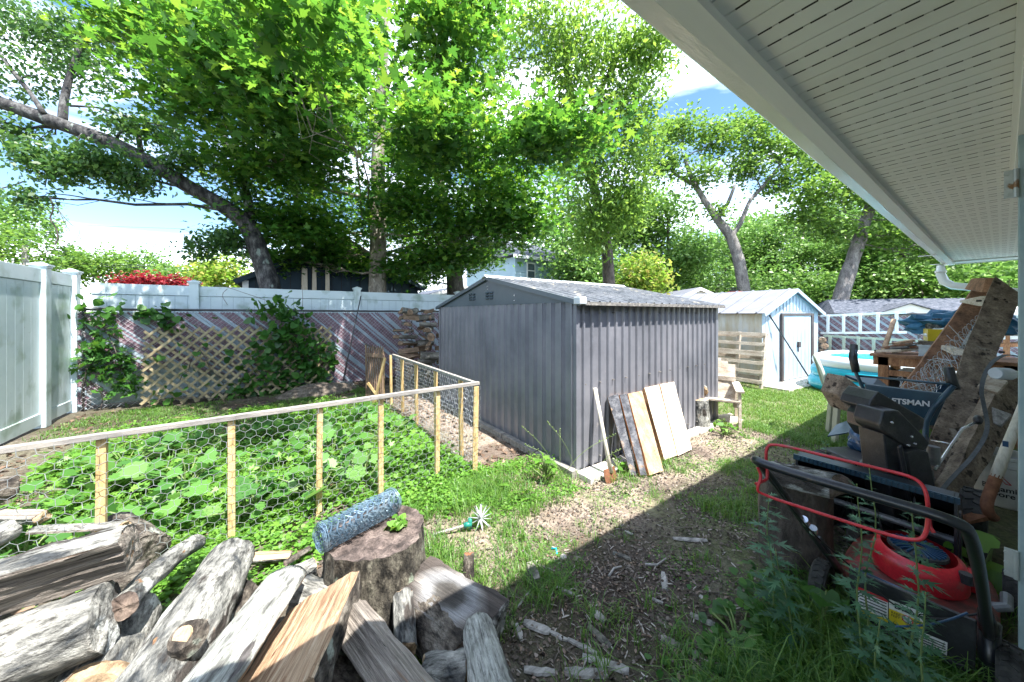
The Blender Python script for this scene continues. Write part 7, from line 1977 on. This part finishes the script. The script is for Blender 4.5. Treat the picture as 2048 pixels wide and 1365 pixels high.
# tall rank grass at the lower right, round the mower
def dmow(u, v):
    x = math.exp(-((u - 1.75) / .6) ** 2 - ((v - .26) / .26) ** 2)
    return min(1, x * 1.3) * (1 if v < .62 else .12)
tufted('tall_grass', 400, (.95, 2.9, -.10, 1.0), dmow, lambda u, v: .17, .0042, .9, M_grass, (8, 18), .03, 5)
tufted('tall_grass', 45, (1.0, 1.75, 2.05, 2.7), lambda u, v: .6, lambda u, v: .17, .0036, .8, M_grass, (8, 16), .03, 6)
tufted('grass', 130, (.7, 1.25, 1.25, 2.1), lambda u, v: max(0, .25 + nz(u, v, 2.5, 40)), lambda u, v: .10, .0036, .9, M_grass, (8, 18), .03, 7)
# clover-like ground cover in and around the pen
def cover(name, n, box, dens, hmax, size, shape, ml, seed, per=6):
    rng = np.random.default_rng(seed); c_ = scatter(n, *box, dens, rng)
    hh = np.array([max(.15, .6 + nz(a[0], a[1], 2.2, 5)) for a in c_]) * hmax * rng.uniform(.3, 1.0, len(c_))
    P_ = np.repeat(c_, per, 0); P_[:, :2] += rng.normal(size=(len(P_), 2)) * size * 1.1; P_[:, 2] += np.repeat(hh, per) * rng.uniform(.5, 1.1, len(P_))
    V, Fc = leaves(P_, size, shape, 1.6, .1, rng=rng, fold=.1)
    return npobj(name, V, [Fc], ml, kind='stuff')
cover('ground_cover', 9500, (-1.75, 1.45, 2.72, 6.3), lambda u, v: min(1, .45 + 1.3 * nz(u, v, 1.6, 31)) * (1 if v < 5.3 else .45), .11, .024, SH_ROUND, M_clover, 11, 7)
tufted('grass', 330, (-1.7, 1.4, 2.8, 6.2), lambda u, v: max(0, .3 + nz(u, v, 2, 71)), lambda u, v: .16, .0045, .7, M_grass, (6, 14), .03, 8)
cover('ground_cover', 1500, (-1.7, 1.4, 2.8, 6.2), lambda u, v: max(0, .2 + nz(u, v, 1.7, 81)), .15, .038, SH_OVAL, M_clover, 18, 5)
cover('ground_cover', 900, (-1.7, 1.4, 2.8, 5.2), lambda u, v: max(0, .2 + nz(u, v, 2.1, 91)), .22, .05, SH_MAPLE, M_clover, 19, 5)
cover('ground_cover', 1500, (-.6, 1.6, 2.25, 2.9), lambda u, v: min(1, .35 + .9 * nz(u, v, 2.1, 33)), .08, .021, SH_ROUND, M_clover, 12)
cover('ground_cover', 420, (.95, 2.6, 2.0, 2.75), lambda u, v: 0 if INSHED(u, v) else .3 + nz(u, v, 2.4, 35), .09, .026, SH_OVAL, M_clover, 13)
cover('ground_cover', 1100, (1.25, 2.6, .1, .95), lambda u, v: math.exp(-((u - 1.8) / .45) ** 2 - ((v - .35) / .25) ** 2), .14, .034, SH_HEART, M_ivy, 14, 4)
cover('moss', 9000, (1.2, 4.6, .35, 1.9), lambda u, v: max(0, .1 + nz(u, v, 1.6, 51)), .008, .010, SH_ROUND, M_grass, 15, 5)
# dead leaves, bark crumbs and wood flakes
def litter(name, n, box, dens, size, shape, ml, seed, up=2.2, z=.004):
    rng = np.random.default_rng(seed); c_ = scatter(n, *box, dens, rng); c_[:, 2] += z + rng.random(len(c_)) * .008
    V, Fc = leaves(c_, size, shape, up, 0, rng=rng, fold=.25, jit=.7)
    return npobj(name, V, [Fc], ml, kind='stuff')
litter('leaf_litter', 2600, (.3, 4.6, .3, 2.6), lambda u, v: min(1, .05 + math.exp(-((u - 1.3) / .6) ** 2 - ((v - 1.2) / .5) ** 2)) * (0 if INSHED(u, v) else 1), .015, SH_OVAL, M_dry, 21)
litter('leaf_litter', 2600, (-2.3, 1.9, 2.2, 7.6), lambda u, v: .5 + nz(u, v, 1.2, 63), .05, SH_OVAL, M_dry, 22)
litter('leaf_litter', 700, (1.55, 2.25, 2.6, 6.4), lambda u, v: 1, .04, SH_LOBED, M_dry, 23)
SH_SLIV = np.array([(0, 0), (.07, .1), (.09, .6), (.03, 1), (-.06, .9), (-.08, .3)])
M_flake = leafmat('wood_flake', [(.05, .04, .033), (.14, .115, .095), (.42, .39, .35)], (.1, .1, .1), .02, .9)
litter('wood_flakes', 2300, (.35, 3.2, .35, 2.3), lambda u, v: min(1, .15 + math.exp(-((u - 1.25) / .6) ** 2 - ((v - 1.1) / .5) ** 2)), .026, SH_SLIV, M_flake, 24)
litter('wood_flakes', 1500, (1.4, 5.2, 1.2, 6.8), lambda u, v: 0 if INSHED(u, v) else .5 + nz(u, v, 1.7, 65), .022, SH_SLIV, M_flake, 25)
M_grain = leafmat('soil_crumb', [(.035, .028, .024), (.10, .08, .065), (.26, .22, .19)], (.05, .05, .05), .02, .95)
litter('soil_crumbs', 26000, (.2, 5.0, .2, 2.9), lambda u, v: 0 if INSHED(u, v) else min(1, .6 + nz(u, v, 3, 67)), .011, SH_ROUND, M_grain, 26, 1.0)
# fallen twigs
mb = MB(); rr = random.Random(77)
for k in range(420):
    u, v = rr.uniform(.5, 3.6), rr.uniform(.4, 2.3)
    if INSHED(u, v): continue
    q = rr.uniform(0, 6.28); l2 = rr.uniform(.04, .22)
    a = Vector((u, v, gz(u, v) + .006)); e_ = a + Vector((math.cos(q) * l2, math.sin(q) * l2, rr.uniform(-.0, .012)))
    mb.tube(wander(a, e_, 4, .25, rr), [.002, .0024, .002, .0016, .001], 4, caps=False)
put(obj('fallen_twigs', mb, M_twig), kind='stuff')
# =============== single chips and sticks lying on the ground ===============
chips = [((1346, 1075), (1414, 1079), .020, 'pale flat chip alone in the shade in front of the mower'), ((1380, 1228), (1436, 1252), .018, 'long grey chip near the tall grass, lower right of centre'),
         ((1326, 1145), (1330, 1180), .020, 'short grey chip standing across the moss below the lone pale chip'), ((1322, 1280), (1360, 1295), .025, 'rough brown bark piece right of the dark stick'),
         ((1178, 1258), (1222, 1302), .018, 'dark curved stick on the bare soil'), ((1048, 1250), (1100, 1270), .024, 'pale broad chip right of the hollow-faced log'), ((1034, 1255), (1042, 1288), .013, 'small pale chip upright beside the broad one'),
         ((1100, 1270), (1135, 1287), .012, 'dark grey stick continuing the broad pale chip'), ((1135, 1285), (1195, 1315), .013, 'thin weathered strip of wood above the largest chip'),
         ((1165, 1320), (1258, 1350), .024, 'largest pale splinter near the bottom edge'), ((1130, 1350), (1215, 1355), .024, 'torn pale splinter at the bottom edge under the largest one'), ((1048, 1345), (1110, 1352), .018, 'grey strip at the bottom edge beside the lichen log'),
         ((1190, 1230), (1212, 1250), .022, 'grey bark flake in the middle of the bare soil'), ((1226, 1105), (1262, 1118), .018, 'brown bark flake on the litter below the spade'), ((1400, 1190), (1412, 1200), .014, 'small dark chip beside the weeds'),
         ((1305, 1200), (1326, 1210), .012, 'reddish chip on the moss'), ((1250, 1063), (1266, 1070), .012, 'pale green-grey scrap on the shadow line'), ((1058, 1150), (1075, 1185), .035, 'dark upright bark slab beside the litter'), ((1110, 1180), (1150, 1195), .012, 'grey bent twig chip near the litter')]
for k, (a, b_, w2, lab) in enumerate(chips):
    A, B_ = G(*a), G(*b_); dv = (B_ - A); Ln = dv.length; sd_ = Vector((-dv.y, dv.x, 0)).normalized()
    mb = MB(); N = 7; up_ = .05 if k == 17 else 0
    for i in range(N + 1):
        t = i / N; c_ = A.lerp(B_, t) + Vector((0, 0, gz(A.x, A.y) + .004))
        ww = w2 * (1 - .35 * abs(2 * t - 1) ** 2) * (1 + .28 * noise.noise(Vector((t * 5, k * 3.3, 0)))); hh = .005 + .28 * w2 * (.5 + .4 * noise.noise(Vector((t * 5, k * 1.3, 9))))
        o2 = sd_ * .005 * noise.noise(Vector((t * 3, k * 2.2, 3)))
        mb.v += [c_ + o2 - sd_ * ww, c_ + o2 + sd_ * ww, c_ + o2 + sd_ * ww * .6 + Vector((0, 0, hh + up_)), c_ + o2 - sd_ * ww * .7 + Vector((0, 0, hh * .9 + up_))]
    for i in range(N):
        o_ = i * 4; mb.f += [(o_, o_ + 1, o_ + 5, o_ + 4), (o_ + 1, o_ + 2, o_ + 6, o_ + 5), (o_ + 2, o_ + 3, o_ + 7, o_ + 6), (o_ + 3, o_, o_ + 4, o_ + 7)]; mb.m += [0] * 4
    mb.f += [(3, 2, 1, 0), (N * 4, N * 4 + 1, N * 4 + 2, N * 4 + 3)]; mb.m += [0, 0]
    put(obj('wood_chip', mb, M_chip if k not in (3, 4, 13, 17) else M_stack), lab, 'wood chip', 'wood chips strewn on the ground')
for k, (a, m_, b_, lab) in enumerate((((1046, 1105), (1075, 1135), (1112, 1146), 'longest fallen stick on the litter right of the stump'), ((1290, 1132), (1315, 1135), (1332, 1120), 'thin pale curved stick in the middle of the bare soil'), ((1035, 1218), (1050, 1200), (1064, 1182), 'pale straight stick lying beside the dark bark slab'), ((1218, 1155), (1228, 1142), (1243, 1136), 'short curved twig in the centre of the litter'))):
    mb = MB(); mb.tube(smoothpath([G(*a) + Vector((0, 0, .008)), G(*m_) + Vector((0, 0, .014)), G(*b_) + Vector((0, 0, .008))]), [.006] * 9 + [.004], 6) if 0 else mb.tube([G(*a) + Vector((0, 0, .008)), G(*m_) + Vector((0, 0, .014)), G(*b_) + Vector((0, 0, .008))], [.007, .006, .004], 6)
    put(obj('stick', mb, M_chip), lab, 'stick', 'fallen sticks')
mb = MB(); p = G(1127, 1118); mb.lathe([(.001, 0), (.018, .004), (.020, .014), (.012, .022), (.001, .024)], p, 12); put(obj('pebble', mb, M_conc, smooth=True), 'smooth pale pebble on the dark litter', 'pebble')
mb = MB(); p = G(1114, 1112); mb.tube([p + Vector((0, 0, .01)), p + Vector((.02, .03, .02)), p + Vector((.0, .05, .015))], .005, 6); put(obj('blue_scrap', mb, M_turq, smooth=True), 'bright blue plastic scrap beside the pebble', 'scrap')
# =============== broad-leaved plants in the pen ===============
def bigplant(name, label, base, n, spread, hmax, size, shape, ml, group=None, seed=1, cat='plant'):
    base = Vector(base); rr = random.Random(seed); rng = np.random.default_rng(seed)
    root = thing(name, label, cat, base, group); tips = []; tm = MB()
    for k in range(n):
        q = rr.uniform(0, 6.28); r_ = spread * math.sqrt(rr.random()); h = hmax * (.45 + .55 * rr.random()) * (1 - .35 * r_ / spread)
        t_ = base + Vector((math.cos(q) * r_, math.sin(q) * r_, h)); tips.append(list(t_))
        tm.tube([base + Vector((rr.uniform(-.03, .03), rr.uniform(-.03, .03), -.01)), base.lerp(t_, .5) + Vector((0, 0, h * .18)), t_], [.006, .005, .003], 5, caps=False)
    V, Fc = leaves(np.array(tips), size, shape, 1.2, .1, rng=rng, fold=.2, jit=.5)
    obj('stems', tm, M_stem, root); npobj('leaves', V, [Fc], ml, root)
    return root
SH_SQ = np.array([(0, .04), (.14, -.08), (.34, -.05), (.40, .10), (.56, .16), (.50, .34), (.60, .52), (.44, .60), (.42, .80), (.22, .80), (.08, 1.02), (0, .94), (-.08, 1.02), (-.22, .80), (-.42, .80), (-.44, .60), (-.60, .52), (-.50, .34), (-.56, .16), (-.40, .10), (-.34, -.05), (-.14, -.08)])
rows = [(.05, 3.2, 'front'), (.35, 3.9, 'second'), (.2, 4.7, 'back')]
place = ['leftmost', 'second from the left', 'middle', 'second from the right', 'rightmost']
sd = 0
for (u0, v0, rn) in rows:
    for k in range(5):
        sd += 1
        u = -1.25 + .52 * k + u0 * .6 + rnd.uniform(-.08, .08); v = v0 + rnd.uniform(-.15, .15)
        if rn == 'front' and k == 4: u -= .15
        bigplant('squash_plant', 'broad-leaved plant in the pen, %s of the %s row' % (place[k], rn), (u, v, 0), 26, .33, .30, .095, SH_SQ, M_squash, 'broad-leaved plants in the pen', 200 + sd)
# =============== tall weeds (mugwort) before the mower ===============
SH_MUG = np.array([(0, 0), (.03, .22), (.22, .42), (.055, .38), (.34, .78), (.06, .58), (.14, .98), (.035, .76), (0, 1.2), (-.035, .76), (-.14, .98), (-.06, .58), (-.34, .78), (-.055, .38), (-.22, .42), (-.03, .22)])
def weed(label, base, h, lean, seed, size=.085, n=None, ml=M_weed):
    base = Vector(base); rr = random.Random(seed); rng = np.random.default_rng(seed)
    root = thing('mugwort_plant', label, 'weed', base, 'tall weeds at the lower right')
    top = base + Vector(lean) + Vector((0, 0, h)); path = wander(base + Vector((0, 0, -.02)), top, 10, .06, rr)
    tm = MB(); tm.tube(path, [.0045 - .0003 * i for i in range(11)], 6); P_, T_, Sz = [], [], []
    n = n or int(h / .017)
    for k in range(n):
        t = .12 + .88 * k / n; i = min(9, int(t * 10)); p = path[i].lerp(path[i + 1], t * 10 - i)
        q = k * 2.4 + rr.uniform(-.3, .3); d_ = np.array([math.cos(q), math.sin(q), .25 + .7 * (t > .9)])
        P_.append(list(p)); T_.append(d_); Sz.append(size * (1.1 - .75 * t ** 3) * rr.uniform(.7, 1.15) * (.7 if t < .25 else 1))
        P_.append(list(p)); q += rr.uniform(.6, 2.5); T_.append(np.array([math.cos(q), math.sin(q), .35])); Sz.append(size * .6 * rr.uniform(.5, 1))
    P_ = np.array(P_); T_ = np.array(T_); T_ /= np.linalg.norm(T_, axis=1)[:, None]
    nrm = np.array([[0, 0, 1.0]]) + rng.normal(size=P_.shape) * .3; nrm -= T_ * (nrm * T_).sum(1)[:, None]; nrm /= np.linalg.norm(nrm, axis=1)[:, None]
    B2 = np.cross(nrm, T_); sh_ = SH_MUG; Sz = np.array(Sz)
    X = sh_[:, 0][None, :, None] * B2[:, None] + sh_[:, 1][None, :, None] * T_[:, None] - nrm[:, None] * (.30 * sh_[:, 1] ** 2)[None, :, None] + nrm[:, None] * (.2 * np.abs(sh_[:, 0]))[None, :, None]
    V = (P_[:, None] + X * Sz[:, None, None] * .85).reshape(-1, 3)
    obj('stem', tm, M_stem, root, smooth=True); npobj('leaves', V, [np.arange(len(P_) * len(sh_)).reshape(len(P_), len(sh_))], ml, root)
def wbase(px, Y): q = D(px, HY, Y); return Vector((q.x, q.y, 0))
def wz(py, Y): return H - (py - HY) / F * Y
weed('tall weed growing at the left side of the mower handle before the upright log', wbase(1555, 1.55), wz(985, 1.55), (-.04, .02, 0), 1, .115)
weed('lower bushy weed leaning left beside the upright log', wbase(1590, 1.45), wz(1100, 1.45), (-.06, .05, 0), 2, .12)
weed('tallest weed in the middle of the mower handle loop', wbase(1728, 1.32), wz(972, 1.32), (.0, .02, 0), 3, .095)
weed('thin weed with a seed head just right of the tallest one', wbase(1745, 1.36), wz(930, 1.36), (.0, .01, 0), 4, .05, 26)
weed('weed standing before the red engine under the handle bar', wbase(1822, 1.22), wz(1005, 1.22), (.01, 0, 0), 5, .09)
weed('short weed before the warning labels on the flap', wbase(1850, 1.12), wz(1190, 1.12), (.02, 0, 0), 6, .085)
weed('leafy weed at the bottom edge below the rear flap', wbase(1760, 1.18), wz(1240, 1.18), (0, 0, 0), 7, .10)
weed('small sprig of weed on the path edge near the snow shovel', wbase(1652, 2.55), wz(880, 2.55), (0, 0, 0), 8, .07)
bigplant('burdock_plant', 'heart-leaved plant growing right of the mower engine', wbase(1955, 1.75), 8, .10, .34, .075, SH_HEART, M_clover, seed=301)
bigplant('burdock_plant', 'large heart-leaved plant by the left rear wheel of the mower', wbase(1640, 1.50), 9, .2, .22, .085, SH_HEART, M_ivy, seed=302)
bigplant('burdock_plant', 'pointed broad-leaved plant on the path left of the weeds', wbase(1480, 1.50), 7, .16, .12, .12, SH_OVAL, M_ivy, seed=303)
bigplant('burdock_plant', 'light green plant between the spade and the charred board', G(1237, 945), 12, .09, .15, .06, SH_OVAL, M_clover, seed=304)
bigplant('burdock_plant', 'pale green leafy plant left of the shed front corner', G(1092, 965), 20, .13, .26, .065, SH_OVAL, M_clover, seed=305)
bigplant('burdock_plant', 'low rosette on the path below the charcoal shed corner', G(1040, 1000), 12, .14, .10, .09, SH_OVAL, M_clover, seed=306)
bigplant('burdock_plant', 'weedy clump at the right corner of the charcoal shed', G(1450, 872), 26, .16, .22, .07, SH_OVAL, M_clover, seed=307)
bigplant('burdock_plant', 'leafy seedling standing right of the mower near the bucket', wbase(1975, 2.0), 4, .05, .26, .06, SH_OVAL, M_clover, seed=308)
# tall seed stalks by the charcoal shed corner
mb = MB(); rr = random.Random(19)
for (px, py, tx, ty) in ((1165, 985, 1095, 845), (1130, 990, 1045, 855), (1180, 990, 1240, 900), (1120, 985, 1120, 860), (1150, 995, 1050, 890), (1105, 990, 1230, 870)):
    a = G(px, py); Y = 989.9 / (py - HY) ; e_ = D(tx, ty, Y); m_ = a.lerp(e_, .6) + Vector((0, 0, .10))
    pts = smoothpath([a, a.lerp(m_, .5) + Vector((0, 0, .06)), m_, e_], 2); mb.tube(pts, .0018, 4, caps=False)
    for p in pts[-5:]: mb.tube([p, p + Vector((rr.uniform(-.01, .01), rr.uniform(-.01, .01), .012))], .004, 4)
put(obj('grass_stalks', mb, M_stem), 'long arching grass seed stalks at the near corner of the charcoal shed', 'grass stalks')
# =============== vines on the fence ===============
def vine(label, cells, seed, ml, size, shape, group='vines on the back fence', y0_=CV - .05):
    rng = np.random.default_rng(seed); rr = random.Random(seed)
    P_ = []; tm = MB(); first = None
    for (px, py, n, s) in cells:
        c_ = onv(px, py, y0_); first = first or c_
        q = np.array(c_)[None] + rng.normal(size=(n, 3)) * np.array([s, .035, s]); q[:, 1] = np.minimum(q[:, 1], y0_ + .02) - .02
        q = q[q[:, 2] > .02]; P_.append(q)
    root = thing('climbing_vine', label, 'vine', (first.x, first.y, 0), group)
    prev = Vector((first.x, first.y, 0))
    for (px, py, n, s) in cells:
        c_ = onv(px, py, y0_); tm.tube(wander(prev, c_, 6, .15, rr), .006, 5, caps=False); prev = c_
    P_ = np.concatenate(P_); V, Fc = leaves(P_, size, shape, .5, 1.2, rng=rng, fold=.12)
    V[:, 1] = V[:, 1] - .01
    obj('stem', tm, M_bark_brown, root); npobj('leaves', V, [Fc], ml, root)
vine('ivy patch climbing the chain-link left of the lattice', [(200, 690, 50, .12), (190, 720, 60, .13), (235, 715, 50, .12), (240, 745, 60, .13), (260, 770, 40, .1), (215, 660, 25, .1), (180, 640, 14, .08)], 1, M_ivy, .085, SH_MAPLE)
vine('sprigs of vine hanging over the top rail above the lattice', [(170, 612, 10, .08), (230, 618, 16, .10), (300, 620, 26, .10), (330, 640, 30, .10), (350, 650, 14, .08)], 2, M_ivy, .09, SH_HEART)
vine('dense vine smothering the right end of the lattice', [(560, 620, 60, .14), (530, 618, 26, .12), (590, 640, 30, .12), (560, 665, 60, .15), (600, 670, 40, .15), (545, 700, 60, .18), (600, 710, 70, .18), (640, 700, 50, .15), (560, 740, 50, .2), (620, 745, 60, .2), (645, 740, 40, .14), (500, 720, 16, .12), (530, 780, 60, .16), (590, 785, 50, .16), (480, 790, 50, .15), (640, 770, 20, .12)], 3, M_ivy, .105, SH_HEART, y0_=7.55)
vine('low dark vine at the foot of the lattice near its middle', [(320, 800, 16, .1), (470, 800, 26, .12), (400, 700, 10, .3), (360, 760, 14, .3)], 4, M_ivy, .08, SH_HEART, y0_=7.5)
for k, pts in enumerate(([(558, 610, 0), (500, 590, 0), (440, 570, 0), (430, 574, 0)], [(604, 622, 0), (606, 595, 0), (603, 570, 0)], [(455, 610, 0), (442, 590, 0), (455, 578, 0)])):
    mb = MB(); mb.tube(smoothpath([onv(p[0], p[1], CV + .05) for p in pts]), .004, 5, caps=False)
    put(obj('bare_tendril', mb, M_twig), ['long bare tendril arching left above the lattice', 'bare tendril hanging down the white fence right of the lattice vine', 'short curled tendril left of the lattice vine'][k], 'tendril')
for k, pts in enumerate(([(100, 395, 0), (108, 420, 0), (98, 437, 0), (112, 455, 0), (117, 475, 0), (110, 490, 0)], [(105, 405, 0), (140, 450, 0), (163, 460, 0), (150, 485, 0), (105, 500, 0), (60, 520, 0)], [(110, 400, 0), (125, 440, 0), (150, 478, 0)], [(0, 378, 0), (30, 370, 0), (48, 363, 0)])):
    mb = MB(); mb.tube(smoothpath([D(p[0], p[1], 5.3) for p in pts]), .009 if k in (0, 3) else .004, 6)
    put(obj('dead_branch', mb, M_bark_brown), ['thickest dead twig hanging from the leaning limb at the left', 'looping thin vine hanging by the dead twig at the left', 'fine straight vine beside the hanging dead twig', 'short bare twig at the left edge under the limb'][k], 'twig', 'dead twigs hanging at the left')
